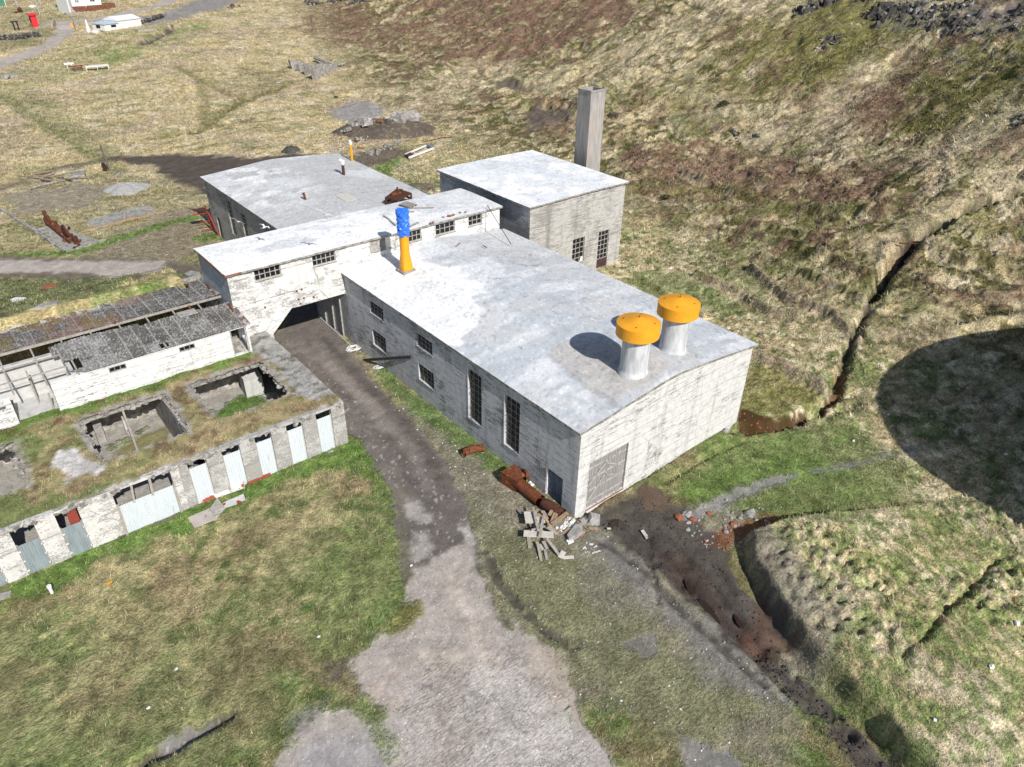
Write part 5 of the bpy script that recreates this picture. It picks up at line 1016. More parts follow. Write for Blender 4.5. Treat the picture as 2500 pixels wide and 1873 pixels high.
# rusty elbow
p = Gf('A', 1110, 1600); e = empty('rusty_elbow_pipe', p, 'short bent rusty pipe lying alone in the grass beside the track', 'pipe')
a = Gf('A', 1035, 1605); b = Gf('A', 1195, 1592); d = b-a; L = np.linalg.norm(d); d /= L; s_ = np.array([-d[1], d[0], 0])
pts = [a+d*L*t+s_*.35*math.sin(PI*min(t/.5, 1)*.5)+np.array([0, 0, .27]) for t in np.linspace(0, 1, 9)]
MB().tube(pts, .27, 16, False).build('pipe', 'rust', e, True); MB().tube([pts[-1]-d*.08, pts[-1]+d*.02], .32, 16, False).build('flange', 'rust', e, True); MB().tube([pts[0]-d*.02, pts[0]+d*.08], .31, 16, False).build('flange', 'rustdk', e, True)
MB().tube([pts[2]+np.array([0, 0, .1])-s_*.1, pts[2]-s_*.3+np.array([0, 0, .22])], .1, 10, False).build('outlet', 'rustdk', e)
# big rusty duct
A0 = Gf('B', 560, 470); A1 = Gf('B', 900, 740); A2 = Gf('B', 1230, 930); e = empty('rusty_duct', A1, 'big rusty duct with square hopper head lying by the door of the hall', 'duct')
d = A1-A0; d[2] = 0; d /= np.linalg.norm(d); s_ = np.array([-d[1], d[0], 0]); up = np.array([0, 0, 1.])
m = MB(); h = A0-d*1.2; B = [h-s_*.6+up*.0, h+s_*.62+up*.0, h+s_*.58+up*1.0, h-s_*.56+up*.95]; E_ = [A0+d*.15-s_*.4+up*.05, A0+d*.15+s_*.45+up*.05, A0+d*.15+s_*.42+up*.95, A0+d*.15-s_*.4+up*.95]
m.add(B+E_, [(0, 1, 5, 4), (1, 2, 6, 5), (2, 3, 7, 6), (3, 0, 4, 7), (0, 3, 2, 1)]); m.build('hopper', 'rust', e)
MB().tube([A0+up*.42, A1+up*.38-d*.1], .38, 20, False).build('pipe', 'rust', e, True); MB().tube([A0+up*.42-d*.05, A0+up*.42+d*.12], .43, 20, False).build('collar', 'rustdk', e, True)
d2 = A2-A1; d2 /= np.linalg.norm(d2); MB().tube([A1+up*.38+d2*.12, A1+up*.38+d2*.35, A2+up*.35], [.3, .36, .34], 20, False).build('pipe', 'rustdk', e, True)
MB().tube([A0-d*.5+s_*.75+up*.5, A0-d*.4+s_*1.35+up*.35], .34, 16, False).build('branch', 'rust', e, True)
# board pile
def board(k, a, b, z0, z1, w, mat, label, group='boards of the pile at the hall corner', th=.04, dzr=0):
    p = Gf(k, *a); q = Gf(k, *b); p[2] += z0; q[2] += z1
    return thing(MB().beam(p, q, w, th), 'board', mat, label, 'board', group)
def deckset(k, quad, z, label):
    Q = [Gf(k, *q)+np.array([0, 0, z]) for q in quad]; e = empty('wooden_platform', np.mean(Q, 0), label, 'platform'); n = 4
    for i in range(n):
        t = (i+.5)/n; o = MB().beam(Q[0]*(1-t)+Q[3]*t, Q[1]*(1-t)+Q[2]*t, np.linalg.norm(Q[3]-Q[0])/n-.015, .035).build('board', 'woodlt', e)
    for t in (.2, .8): MB().beam(Q[0]*(1-t)+Q[1]*t-np.array([0, 0, .05]), Q[3]*(1-t)+Q[2]*t-np.array([0, 0, .05]), .1, .06).build('batten', 'wood', e)
deckset('B', [(625, 925), (800, 930), (980, 1105), (655, 1110)], .55, 'wide pale board panel on top of the wood pile, nearest the rusty duct')
deckset('B', [(630, 1205), (1080, 1235), (1090, 1330), (620, 1305)], .5, 'long narrow pale board panel on the wood pile, nearest the camera')
BL = {'g': 'grey weathered board in the jumbled wood pile at the hall corner', 'b': 'brown board in the jumbled wood pile at the hall corner'}
for a, b, z0, z1, w, g in (((770, 900), (850, 1260), .75, .7, .14, 'g'), ((870, 1340), (930, 1050), .65, .75, .16, 'g'), ((690, 1120), (725, 1400), .1, .05, .22, 'g'), ((840, 1350), (900, 1600), .3, .05, .16, 'g'), ((930, 1340), (990, 1440), .3, .2, .2, 'g'), ((955, 1430), (990, 1580), .12, .05, .16, 'g'), ((985, 1330), (1180, 1540), .45, .2, .18, 'g'), ((870, 1370), (930, 1440), .2, .1, .2, 'g'), ((990, 1160), (1140, 1250), .5, .4, .2, 'g'), ((770, 890), (850, 810), .1, .1, .2, 'b'), ((545, 825), (600, 905), .15, .3, .18, 'g'), ((840, 910), (930, 990), .3, .4, .18, 'b'), ((900, 900), (960, 885), .3, .3, .22, 'g'), ((940, 910), (985, 1010), .35, .4, .22, 'g'), ((1050, 1090), (1110, 930), .4, .45, .2, 'b'), ((1110, 1050), (1165, 830), .45, .5, .18, 'b'), ((1060, 1110), (1300, 945), .5, .55, .24, 'b'), ((930, 980), (1105, 1190), .55, .2, .16, 'b'), ((1010, 850), (1075, 915), .35, .3, .12, 'b'), ((1080, 1130), (1225, 1170), .15, .1, .1, 'b'), ((1230, 1190), (1340, 1110), .12, .2, .16, 'b'), ((760, 975), (930, 1025), .62, .6, .14, 'b'), ((740, 1230), (960, 1170), .62, .62, .12, 'g'), ((1020, 960), (1060, 900), .4, .5, .2, 'b'), ((790, 1130), (830, 1180), .3, .3, .2, 'g')):
    board('B', a, b, z0, z1, w, 'wood' if g == 'g' else 'woodbr', BL[g])
board('B', (1190, 1560), (1250, 1500), .1, .3, .3, 'woodlt', 'pale board end standing on edge at the near tip of the wood pile', None)
board('B', (1235, 1555), (1410, 1545), .08, .08, .22, 'woodlt', 'short pale board lying flat beyond the near tip of the wood pile', None)
board('B', (465, 990), (565, 1085), .04, .04, .1, 'wood', 'thin grey board lying in the grass left of the wood pile', None)
board('B', (1640, 1095), (1780, 1090), .15, .15, .2, 'woodbr', 'brown board lying in the mud at the gate corner', None)
board('B', (1460, 995), (1640, 1115), .1, .1, .08, 'woodbr', 'narrow crooked brown lath between hall corner and mud', None)
board('B', (1715, 1470), (1820, 1440), .05, .05, .1, 'woodlt', 'short pale lath near the white rubble in the yard', None)
board('6', (1140, 955), (1175, 990), .08, .08, .22, 'frame', 'short pale board lying in the tyre ruts', None)
board('6', (932, 945), (955, 945), .08, .08, .12, 'woodlt', 'small pale offcut at the edge of the mud', None)
def rubble(k, spots, n, r, sz, mat, name, label, cat, spread=None):
    m = MB(); q = random.Random(int(spots[0][0]*7+spots[0][1]))
    for (x, y) in spots:
        p = Gf(k, x, y)
        for i in range(n):
            a = q.random()*6.28; rr = r*math.sqrt(q.random()); s = sz*(.4+q.random()); px, py = p[0]+rr*math.cos(a), p[1]+rr*math.sin(a)
            m.rock(px, py, gz(px, py)+s*.3, s, s*.8, s*.6, 6, 4, .35, q.random())
    return thing(m, name, mat, label, cat)
rubble('B', [(1230, 1110), (1300, 1060), (1390, 1080), (1350, 980)], 14, .38, .11, 'whiterub', 'rubble_heap', 'heap of white plaster rubble between wood pile and hall corner', 'rubble')
rubble('B', [(1640, 1400)], 16, .5, .06, 'whiterub', 'rubble_heap', 'thin scatter of white crumbs in the yard near the gate', 'rubble')
rubble('B', [(760, 360), (790, 400)], 10, .3, .12, 'whiterub', 'rubble_heap', 'white broken pieces lying behind the rusty duct', 'rubble')
p = Gf('B', 1410, 1165); thing(MB().prism([(p[0]-.75, p[1]-.35), (p[0]+.3, p[1]-.45), (p[0]+.75, p[1]+.1), (p[0]+.4, p[1]+.35), (p[0]-.6, p[1]+.0)], p[2]-.05, p[2]+.32), 'concrete_block', 'stone', 'angular grey concrete slab lying beside the white rubble heap', 'concrete block', bevel=.03)
p = Gf('B', 1340, 1295); thing(MB().beam(p+np.array([-.2, 0, .08]), p+np.array([.2, -.06, .08]), .25, .14), 'plaster_block', 'whiterub', 'small white block lying alone near the wood pile', 'block')
for i, (x, y, s) in enumerate(((1550, 1150, .2), (1510, 1200, .18))):
    p = Gf('B', x, y); thing(MB().rock(p[0], p[1], p[2]+.05, s, s*.8, s*.5, 6, 4, .3), 'brick_lump', 'brick' if i else 'woodbr', ('orange brick lump' if i else 'brownish stone lump')+' beside the grey concrete slab', 'brick')
p = Gf('6', 850, 905); m = MB(); m.rock(p[0], p[1]+.1, p[2], .6, .5, .5, 8, 5, .3); m.rock(p[0]-.5, p[1]+.4, p[2], .4, .3, .4, 7, 5, .3); thing(m, 'concrete_footing', 'stone', 'crumbling concrete footing at the gate corner of the hall', 'footing')
# stones and bricks by the mud and on the slopes
for k, x, y, s, mat, l in (('6', 1780, 865, .42, 'stone', 'pale flat boulder at the edge of the green bank beyond the mud'), ('6', 1360, 890, .3, 'brick', 'dark orange brick lump on the bank edge nearest the gate'), ('6', 1440, 897, .28, 'brick', 'bright orange brick chunk beside the mud'), ('6', 1540, 862, .2, 'brick', 'small orange brick farther up the bank'), ('6', 1680, 930, .25, 'brick', 'orange brick in the rust stained trench'), ('6', 1410, 870, .35, 'stone', 'grey stone beside the orange bricks'), ('6', 1670, 365, .42, 'rock', 'dark pale-veined rock at the far bottom corner of the hall gable'), ('6', 1640, 370, .3, 'stone', 'small grey rock at the far bottom corner of the hall gable')):
    p = Gf(k, x, y); thing(MB().rock(p[0], p[1], p[2]+s*.2, s, s*.8, s*.55, 7, 5, .3), 'stone' if mat != 'brick' else 'brick_lump', mat, l, 'stone' if mat != 'brick' else 'brick')
for k, x, y, s, l in (('G', 2140, 820, .2, 'largest white stone, long and flat, near the right edge'), ('G', 1950, 1145, .18, 'round white stone low on the grassy mound'), ('G', 1608, 1475, .12, 'small white stone near the bottom of the mound'), ('G', 2010, 563, .11, 'small white stone right of the crooked crack'), ('G', 2185, 935, .16, 'white stone cut by the right edge'), ('H', 1178, 1160, .13, 'small white stone on the green bank left of the big shadow'), ('H', 2080, 1248, .15, 'white flat stone inside the big shadow, near its lower right'), ('H', 1384, 1013, .14, 'pale stone inside the big shadow near its left edge'), ('K', 1897, 882, .1, 'small white stone in the lawn near the gravel'), ('K', 1050, 1075, .1, 'white flake in the middle of the lawn'), ('K', 883, 1306, .1, 'white flake low in the lawn above the wet ditch'), ('J', 740, 460, .1, 'white stone on the left edge of the track'), ('1', 1660, 508, .5, 'pale boulder on the grass below the jagged ruin'), ('1', 1785, 603, .6, 'grey boulder on the grass further below the jagged ruin')):
    p = Gf(k, x, y); thing(MB().rock(p[0], p[1], p[2]+s*.3, s, s*.75, s*.5, 7, 5, .25), 'white_stone' if s < .4 else 'boulder', 'white' if s < .4 else 'stone', l, 'stone')
# puddles
for i, (k, pts, mat, dz_) in enumerate((('6', [(945, 890), (1000, 880), (1050, 905), (1030, 940), (965, 935)], 'water', .05), ('6', [(1490, 1350), (1540, 1370), (1610, 1480), (1590, 1500), (1520, 1430), (1480, 1380)], 'water', .05), ('6', [(1690, 1430), (1725, 1430), (1755, 1500), (1745, 1530), (1710, 1500)], 'water_or', .05), ('6', [(1395, 1190), (1430, 1200), (1450, 1300), (1430, 1320), (1400, 1250)], 'water_or', .05), ('6', [(1080, 780), (1130, 710), (1200, 715), (1245, 780), (1190, 810)], 'water', .04), ('6', [(1340, 1240), (1380, 1260), (1400, 1300), (1350, 1290)], 'water', .05))):
    P = [Gf(k, *q) for q in pts]; z = float(np.mean([q[2] for q in P]))-.07+dz_; n = len(P); Q = []
    for j in range(n):
        for t in (0, .33, .66): 
            a, b, d_, f = P[j-1], P[j], P[(j+1) % n], P[(j+2) % n]; v = .5*(2*b+(d_-a)*t+(2*a-5*b+4*d_-f)*t*t+(3*b-3*d_+f-a)*t**3); Q.append((v[0], v[1], z))
    o = MB().add(Q, [tuple(range(len(Q)))]).build('puddle', mat); tag(o, kind='structure')
# ================================================================== loose sheets in front of the dock building
def sheet(k, quad, zs, mat, name, label, cat):
    Q = [Gf(k, *q)+np.array([0, 0, z]) for q, z in zip(quad, zs)]; m = MB()
    if mat.startswith('corr'): 
        n = 40; b = len(m.v); nn = np.cross(Q[1]-Q[0], Q[3]-Q[0]); nn /= np.linalg.norm(nn)
        for r_ in range(2):
            for i in range(n+1): a = Q[0] if r_ == 0 else Q[3]; e_ = Q[1] if r_ == 0 else Q[2]; m.v.append(tuple(a+(e_-a)*i/n+nn*.018*math.cos(PI*i/2)))
        for i in range(n): m.f.append((b+i, b+i+1, b+n+2+i, b+n+1+i))
    else:
        m.add(Q+[q-np.array([0, 0, .04]) for q in Q], [(0, 1, 2, 3), (7, 6, 5, 4), (0, 4, 5, 1), (1, 5, 6, 2), (2, 6, 7, 3), (3, 7, 4, 0)])
    return thing(m, name, mat, label, cat)
sheet('5', [(1200, 805), (1460, 715), (1450, 680), (1215, 775)], (.06, .06, .45, .45), 'corr_rust', 'metal_sheet', 'white corrugated sheet with rusty holes leaning at the foot of the doorways', 'metal sheet')
sheet('5', [(1480, 695), (1612, 637), (1605, 612), (1478, 672)], (.05, .05, .3, .3), 'corr_red', 'metal_sheet', 'red corrugated sheet on the grass before the second doorway from the right', 'metal sheet')
sheet('5', [(1160, 955), (1285, 905), (1250, 840), (1118, 895)], (.1, .12, .12, .1), 'pinkslab', 'fallen_slab', 'pinkish flat panel lying on the lawn', 'slab')
sheet('5', [(1285, 905), (1345, 850), (1300, 800), (1252, 842)], (.12, .3, .42, .14), 'frame', 'fallen_slab', 'small grey panel tilted up against the pinkish panel', 'slab')
sheet('5', [(1325, 840), (1465, 795), (1450, 752), (1310, 812)], (.06, .06, .1, .1), 'corr_rust', 'metal_sheet', 'rust patched sheet lying flat beyond the pinkish panel', 'metal sheet')
board('5', (910, 935), (1075, 870), .06, .06, .16, 'wooddk', 'dark rotten board along the foot of the wide doorway', None)
board('5', (700, 1005), (760, 985), .05, .05, .16, 'wooddk', 'dark board stub at the foot of the flaking front wall', None)
p = Gf('5', 310, 1335); thing(MB().tube([p+np.array([0, 0, -.1]), p+np.array([0, 0, .5])], .09, 10).tube([p+np.array([0, 0, .42]), p+np.array([0, 0, .56])], .12, 10), 'marker_post', 'white', 'short white marker post standing in the lawn', 'post')
p = Gf('5', 652, 1280); thing(MB().beam(p+np.array([-.14, 0, .05]), p+np.array([.14, .03, .05]), .1, .06), 'plastic_scrap', 'orange', 'small orange scrap lying on the lawn', 'scrap')
p = Gf('5', 1970, 497); thing(MB().rock(p[0], p[1], p[2]+.06, .22, .16, .14, 6, 4, .3), 'stone', 'stone', 'grey stone at the foot of the rightmost white doorway panel', 'stone')
p = Gf('5', 10, 1360); thing(MB().prism([(p[0]-.7, p[1]-.1), (p[0]+.35, p[1]-.3), (p[0]+.5, p[1]+.1), (p[0]-.4, p[1]+.3)], p[2]-.05, p[2]+.1), 'flat_stone', 'grey', 'grey flat slab in the grass at the left edge', 'stone')

# small stones strewn over yard, track and gravel: nobody could count them
def strew(n, area, lo, hi, mat, name):
    m = MB(); q = random.Random(n); a = np.array(area); k = 0
    while k < n:
        x = q.uniform(a[:, 0].min(), a[:, 0].max()); y = q.uniform(a[:, 1].min(), a[:, 1].max())
        if sdpoly(np.array([x]), np.array([y]), area)[0] < 0 or (0 < x < 16.4 and 0 < y < 28): continue
        s_ = lo+(hi-lo)*q.random()**3; m.rock(x, y, gz(x, y)+s_*.2, s_, s_*(.6+.4*q.random()), s_*.6, 5, 3, .3, q.random()); k += 1
    return tag(m.build(name, mat), kind='stuff')
YARD = gp('W', [(1000, 1080), (1180, 1110), (1290, 1130), (1420, 1230), (1640, 1440), (1700, 1560), (1500, 1650), (1250, 1500), (1060, 1280)]); VERGE = [(-.2, 27), (-2.2, 22), (-3, 14), (-4.2, 8), (-5, 2), (-1, -2), (.5, -1), (-.2, .5)]
strew(420, YARD, .025, .085, 'stone', 'scattered_stones'); strew(150, YARD, .02, .06, 'whiterub', 'scattered_stones'); strew(160, VERGE, .02, .07, 'whiterub', 'scattered_stones'); strew(380, GRVW[:-2], .02, .06, 'stone', 'scattered_stones')
strew(60, gp('W', [(1590, 905), (1600, 885), (1670, 900), (1770, 880), (1790, 895), (1690, 925), (1610, 945)]), .05, .14, 'brick', 'scattered_stones')
strew(90, gp('W', [(1440, 1110), (1560, 1060), (1700, 1100), (1660, 1150), (1540, 1200)]), .05, .2, 'stone', 'scattered_stones'); strew(40, gp('W', [(1500, 1170), (1560, 1150), (1700, 1110), (1660, 1150), (1540, 1200)]), .05, .16, 'brick', 'scattered_stones')

# dark clods thrown up along the ruts
MT['clod'] = m_noise('mud_clod', (.066, .056, .049), (.045, .038, .034), 6, .35, .65, .9, bump=.03)
strew(650, gp('W', [(1300, 1125), (1380, 1070), (1450, 1110), (1560, 1210), (1650, 1330), (1690, 1400), (1640, 1420), (1520, 1310), (1400, 1215)]), .03, .09, 'clod', 'mud_clods')
strew(420, gp('W', [(1620, 1390), (1680, 1400), (1800, 1520), (1960, 1690), (1900, 1700), (1760, 1560), (1660, 1460)]), .03, .10, 'clod', 'mud_clods')
# ================================================================== ruins and heaps left of the workshop
def slabq(k, quad, h, mat, name, label, cat, jag=0):
    P = [Gf(k, *q) for q in quad]; pts = []
    for i in range(len(P)):
        a, b = P[i], P[(i+1) % len(P)]; n = max(1, int(np.linalg.norm(b-a)/.6)) if jag else 1
        for j in range(n): q = a+(b-a)*j/n; pts.append((q[0]+jag*(R.random()-.5), q[1]+jag*(R.random()-.5)))
    ar = sum(pts[i][0]*pts[(i+1) % len(pts)][1]-pts[(i+1) % len(pts)][0]*pts[i][1] for i in range(len(pts)))
    if ar < 0: pts = pts[::-1]
    return thing(MB().prism(pts, [gz(*q)-.4 for q in pts], [gz(*q)+h for q in pts]), name, mat, label, cat)
slabq('M', [(430, 408), (735, 335), (910, 435), (600, 505)], .12, 'grey', 'concrete_slab', 'grey concrete slab under the farther end of the rusty engine', 'slab', .1)
slabq('M', [(600, 515), (905, 440), (1190, 545), (785, 660)], .14, 'grey', 'concrete_slab', 'grey concrete slab at the near corner, under the rusty engine shaft', 'slab', .1)
slabq('E', [(830, 650), (1090, 560), (1420, 490), (1545, 555), (1300, 610), (1040, 670), (940, 700)], .08, 'grey', 'concrete_slab', 'long pale broken slab in the grass below the gravel heap', 'slab', .35)
slabq('E', [(105, 1390), (150, 1370), (255, 1370), (250, 1390), (160, 1412)], .1, 'whiterub', 'concrete_slab', 'small pale slab in the green strip left of the turf bank', 'slab', .2)
slabq('E', [(270, 1505), (420, 1430), (560, 1410), (590, 1425), (420, 1480)], .1, 'grey', 'concrete_slab', 'thin grey slab set in the yellow turf behind the shed', 'slab', .3)
slabq('E', [(1770, 1140), (1850, 1115), (1930, 1130), (1950, 1160), (1880, 1180), (1800, 1160)], .1, 'grey', 'concrete_slab', 'grey slab at the foot of the bridge end wall', 'slab', .3)
# low kerbs
for k, a, b, mat, l, w in (('M', (0, 158), (790, 665), 'edge', 'long crumbled kerb running past the engine slabs', .45), ('M', (790, 665), (1270, 520), 'edge', 'crumbled kerb along the green strip before the engine slab', .35), ('E', (760, 750), (1600, 545), 'woodbr', 'thin brown kerb along the long pale slab', .25), ('E', (1060, 235), (1185, 172), 'edge', 'short dark kerb beside the wooden post', .4)):
    p = Gf(k, *a); q = Gf(k, *b); n = int(np.linalg.norm(q-p)/.7); m = MB()
    prev = None; ring = []
    for i in range(n+1):
        t = i/n; s = p+(q-p)*t; s[2] = gz(s[0], s[1]); d = (q-p)/np.linalg.norm(q-p); nn = np.array([-d[1], d[0], 0]); j = (R.random()-.5)*.15; h = .12+.22*R.random()
        ring.append([s+nn*(w/2+j)-np.array([0, 0, .2]), s-nn*(w/2-j)-np.array([0, 0, .2]), s-nn*(w/2-j)*.8+np.array([0, 0, h]), s+nn*(w/2+j)*.8+np.array([0, 0, h])])
    b_ = 0; m.v = [tuple(x) for r_ in ring for x in r_]
    for i in range(n):
        for j in range(4): m.f.append((i*4+j, i*4+(j+1) % 4, (i+1)*4+(j+1) % 4, (i+1)*4+j))
    thing(m, 'kerb', mat, l, 'kerb')
# rusty engine on the slabs
p = Gf('M', 700, 470); e = empty('rusty_engine', p, 'long rusty engine with crankshaft wreckage standing on the concrete slabs', 'engine')
def V(x, y, z): return Gf('M', x, y, z)
q = random.Random(3); a_, b_ = V(575, 330, .1), V(930, 600, .1); L_ = np.linalg.norm(b_-a_); u_ = (b_-a_)/L_; n_ = np.array([-u_[1], u_[0], 0]); up = np.array([0, 0, 1.])
for s_ in (-.35, .35): MB().beam(a_+u_*L_*.05+n_*s_+up*.2, b_-u_*L_*.1+n_*s_*1.3+up*.25, .16, .3).build('bed_rail', 'rustdk', e)
for i in range(11):
    t = (i+.4)/11; c_0 = a_+(b_-a_)*t+n_*(q.random()-.5)*.5; hh = .25+.55*q.random()
    MB().beam(c_0+up*.1, c_0+up*(hh+.2)+u_*(q.random()-.5)*.4, .18+.2*q.random(), .3+.25*q.random(), n_).build('crank_web', 'rust' if i % 2 else 'rustdk', e)
MB().tube([a_+u_*.6+up*.65, a_+u_*L_*.45+up*.6], .14, 10).build('crankshaft', 'rust', e); MB().tube([a_+u_*L_*.55+up*.6, b_-u_*.6+up*.55], .12, 10).build('crankshaft', 'rustdk', e)
fw_ = a_+u_*L_*.66; MB().tube([fw_-n_*.1+up*.75, fw_+n_*.1+up*.75], .8, 20).build('flywheel', 'rustdk', e)
for i, t in enumerate((.03, .1)): q_ = a_+(b_-a_)*t; MB().tube([q_, q_+up*(1.5-i*.4)-u_*.4], [.26, .2], 10).build('cylinder', 'rustdk', e)
for i in range(9):
    t = .3+.75*q.random(); q_ = a_+(b_-a_)*t+n_*(q.random()*3-1.2)*.7; MB().beam(q_+up*.05, q_+up*(.15+.4*q.random())+u_*(q.random()-.3)*.9+n_*(q.random()-.5), .12+.16*q.random(), .1+.15*q.random()).build('broken_casting', 'rust' if i % 2 else 'rustdk', e)
# gravel heaps
def heap(k, cen, rx, ry, h, mat, label, ang=0.):
    p = Gf(k, *cen); n = 34; m = MB(); vs = []; fs = []
    for j in range(12):
        for i in range(n):
            t = 2*PI*i/n; r = j/11*(1+.12*math.sin(3*t+1)+.06*math.sin(7*t)); x = rx*r*math.cos(t); y = ry*r*math.sin(t); X = p[0]+x*math.cos(ang)-y*math.sin(ang); Y = p[1]+x*math.sin(ang)+y*math.cos(ang)
            z = h*max(0, 1-(j/11)**1.5)+.1*h*(R.random()-.5); vs.append((X, Y, gz(X, Y)+(z if j < 11 else -.15)))
    for j in range(11):
        for i in range(n): fs.append((j*n+i, j*n+(i+1) % n, (j+1)*n+(i+1) % n, (j+1)*n+i))
    return thing(m.add(vs, fs), 'gravel_heap', mat, label, 'gravel heap')
heap('E', (1225, 335), 3.1, 2.6, .95, 'gravel', 'pale grey gravel heap in the grass left of the workshop')
heap('C', (50, 715), 1.6, 1.4, .8, 'rock', 'small dark gravel heap behind the far gable of the workshop')
# timber and scrap pile
q = random.Random(5); cnt = 0
for i in range(16):
    x = 330+q.random()*360; y = 190+q.random()*70; a = q.random()*.9-.2; l = 60+q.random()*110
    board('E', (x, y), (x+l*math.cos(a), y+l*.5*math.sin(a)-10), .1+.3*q.random(), .15+.35*q.random(), .16, ('wooddk', 'wood', 'woodbr')[i % 3], 'weathered timber in the flattened wreck pile beside the leaning post', 'timbers of the wreck pile', .1)
slabq('E', [(700, 255), (715, 200), (830, 190), (835, 240)], .75, 'edge', 'concrete_block', 'concrete block standing among the flattened timber wreck', 'concrete block', .05)
pts = [Gf('E', a, b) for a, b in ((300, 345), (420, 310), (520, 285), (600, 268), (690, 240))]
for i in range(4): pts[i][2] += .1
thing(MB().tube([q_+np.array([0, 0, .12]) for q_ in pts], .2, 6), 'fallen_wall', 'edge', 'low jagged remnant of wall along the near side of the timber wreck', 'wall')
p = Gf('E', 1062, 150); e = empty('leaning_post', p, 'dark wooden post with rusty wheel at its foot, standing in the grass', 'post')
MB().beam(p-np.array([0, 0, .2]), p+np.array([-.35, .1, 3.6]), .3, .26).build('post', 'wooddk', e); w_ = p+np.array([-.75, -.4, .75]); MB().tube([w_, w_+np.array([.12, .05, 0])], .55, 16).build('wheel', 'rustdk', e)
# red stair frame at the back corner of the workshop
p = np.array([1.2, 63, gz(.5, 63)]); e = empty('red_stair_frame', (.4, 64, gz(0, 64)), 'red painted steel stair frame against the back corner of the workshop', 'stair')
for z in (.3, 1.3, 2.3): MB().beam((-.1, 64.9, -1.3+z), (1.2, 64.65, -1.3+z), .09).build('rail', 'redpaint', e)
MB().beam((1.1, 64.85, -1.4), (1.0, 65.0, 1.9), .11).build('post', 'redpaint', e); MB().beam((1.15, 62.2, -1.6), (1.05, 64.7, 1.0), .14).build('stringer', 'redpaint', e)
MB().add([(-.4, 65.2, 1.3), (1.1, 64.8, 1.3), (1.1, 66, 1.3), (-.4, 66.2, 1.3)], [(0, 1, 2, 3)]).build('landing', 'rustdk', e)
for k, x, y, s, l in (('E', 1315, 630, .35, 'orange scrap on the grass beside the long pale slab'), ('E', 1100, 238, .5, 'faint orange scrap beside the leaning post'), ('E', 475, 1258, .8, 'flat red scrap in the green strip behind the turf bank'), ('E', 1900, 568, .7, 'orange sheet lying beside the red stair frame')):
    p = Gf(k, x, y); a = s; thing(MB().prism([(p[0]-a, p[1]-a*.5), (p[0]+a*.7, p[1]-a*.6), (p[0]+a, p[1]+a*.3), (p[0]-a*.5, p[1]+a*.6)], p[2]-.05, p[2]+.08), 'scrap_sheet', 'brick', l, 'scrap')
# ================================================================== behind: rubble heap, frame, jagged ruin, rocks
p = Gf('C', 1150, 520); e = empty('rubble_mound', p, 'mound of broken concrete and earth behind the workshop roof', 'rubble')
m = MB(); vs = []; fs = []; n = 40
for j in range(12):
    for i in range(n):
        t = 2*PI*i/n; r = j/11*(1+.15*math.sin(2*t+.5)+.08*math.sin(5*t)); X = p[0]+9.5*r*math.cos(t+.55)*1; Y = p[1]+6*r*math.sin(t); X, Y = p[0]+8.6*r*math.cos(t)*.86-5.2*r*math.sin(t)*.3, p[1]-8.6*r*math.cos(t)*.42+6.2*r*math.sin(t)
        z = 2.0*max(0, 1-(j/11)**2)*(1+.2*math.sin(3*t))+.25*(R.random()-.5); vs.append((X, Y, gz(X, Y)+(z if j < 11 else -.2)))
for j in range(11):
    for i in range(n): fs.append((j*n+i, j*n+(i+1) % n, (j+1)*n+(i+1) % n, (j+1)*n+i))
MT['earth'] = m_noise('heap_earth', (.105, .085, .07), (.075, .06, .05), 2.5, .35, .65, .95, bump=.1, c2=(.15, .125, .08), lo2=.52, hi2=.64)
m.add(vs, fs).build('earth', 'earth', e)
def scatter(n, spots, r, lo, hi, mat, zf, one=None):
    q = random.Random(n)
    for i in range(n):
        s = spots[i % len(spots)]; a = q.random()*6.28; rr = r*math.sqrt(q.random()); x, y = s[0]+rr*math.cos(a), s[1]+rr*math.sin(a); sz = lo+(hi-lo)*q.random()**2
        b = MB() if one is None else one; aa = q.random()*3; w_, l_, h_ = sz, sz*(.6+q.random()), sz*(.3+.5*q.random()); ti = (q.random()-.5)*.9; z = zf(x, y)
        d1 = np.array([math.cos(aa), math.sin(aa), ti]); d1 /= np.linalg.norm(d1); b.beam(np.array([x, y, z])-d1*l_*.5, np.array([x, y, z])+d1*l_*.5, w_*.8, h_, (.3*(q.random()-.5), .3*(q.random()-.5), 1))
        if one is None: b.build('concrete_chunk', mat, e)
    if one is not None: one.build('loose_rubble', mat, e)['kind'] = 'stuff'
hz_ = lambda x, y: gz(x, y)+2.0*max(0, 1-(((x-p[0])/8.8)**2+((y-p[1])/6.5)**2))+.1
scatter(90, [Gf('C', a, b) for a, b in ((800, 500), (930, 450), (1050, 430), (1200, 420), (1330, 420), (1430, 440), (1250, 470), (900, 520))], 1.9, .5, 2.4, 'ruin', hz_)
scatter(34, [Gf('C', a, b) for a, b in ((1130, 700), (1230, 680), (1330, 650), (870, 640), (1000, 750), (640, 560))], 1.3, .3, .9, 'edge', hz_, MB())
scatter(14, [Gf('C', a, b) for a, b in ((870, 480), (1070, 520), (1110, 525), (850, 705))], .7, .35, .7, 'brick', hz_, MB())
Q = [Gf('C', *a) for a in ((1375, 785), (1620, 680), (1690, 705), (1415, 820))]; e = empty('trailer_frame', np.mean(Q, 0), 'white boat trailer frame with rusty end plate lying in the brown grass', 'trailer'); u5 = np.array([0, 0, .35])
MB().beam(Q[0]+u5, Q[1]+u5, .22).build('side_rail', 'white', e); MB().beam(Q[3]+u5, Q[2]+u5, .25).build('side_rail', 'white', e); MB().beam(Q[1]+u5*1.4, Q[2]+u5*1.4, .35, .3).build('cross_rail', 'metal', e); MB().beam((Q[1]+Q[0])/2+u5*.6, (Q[2]+Q[3])/2+u5*.6, .08).build('cross_rail', 'frame', e)
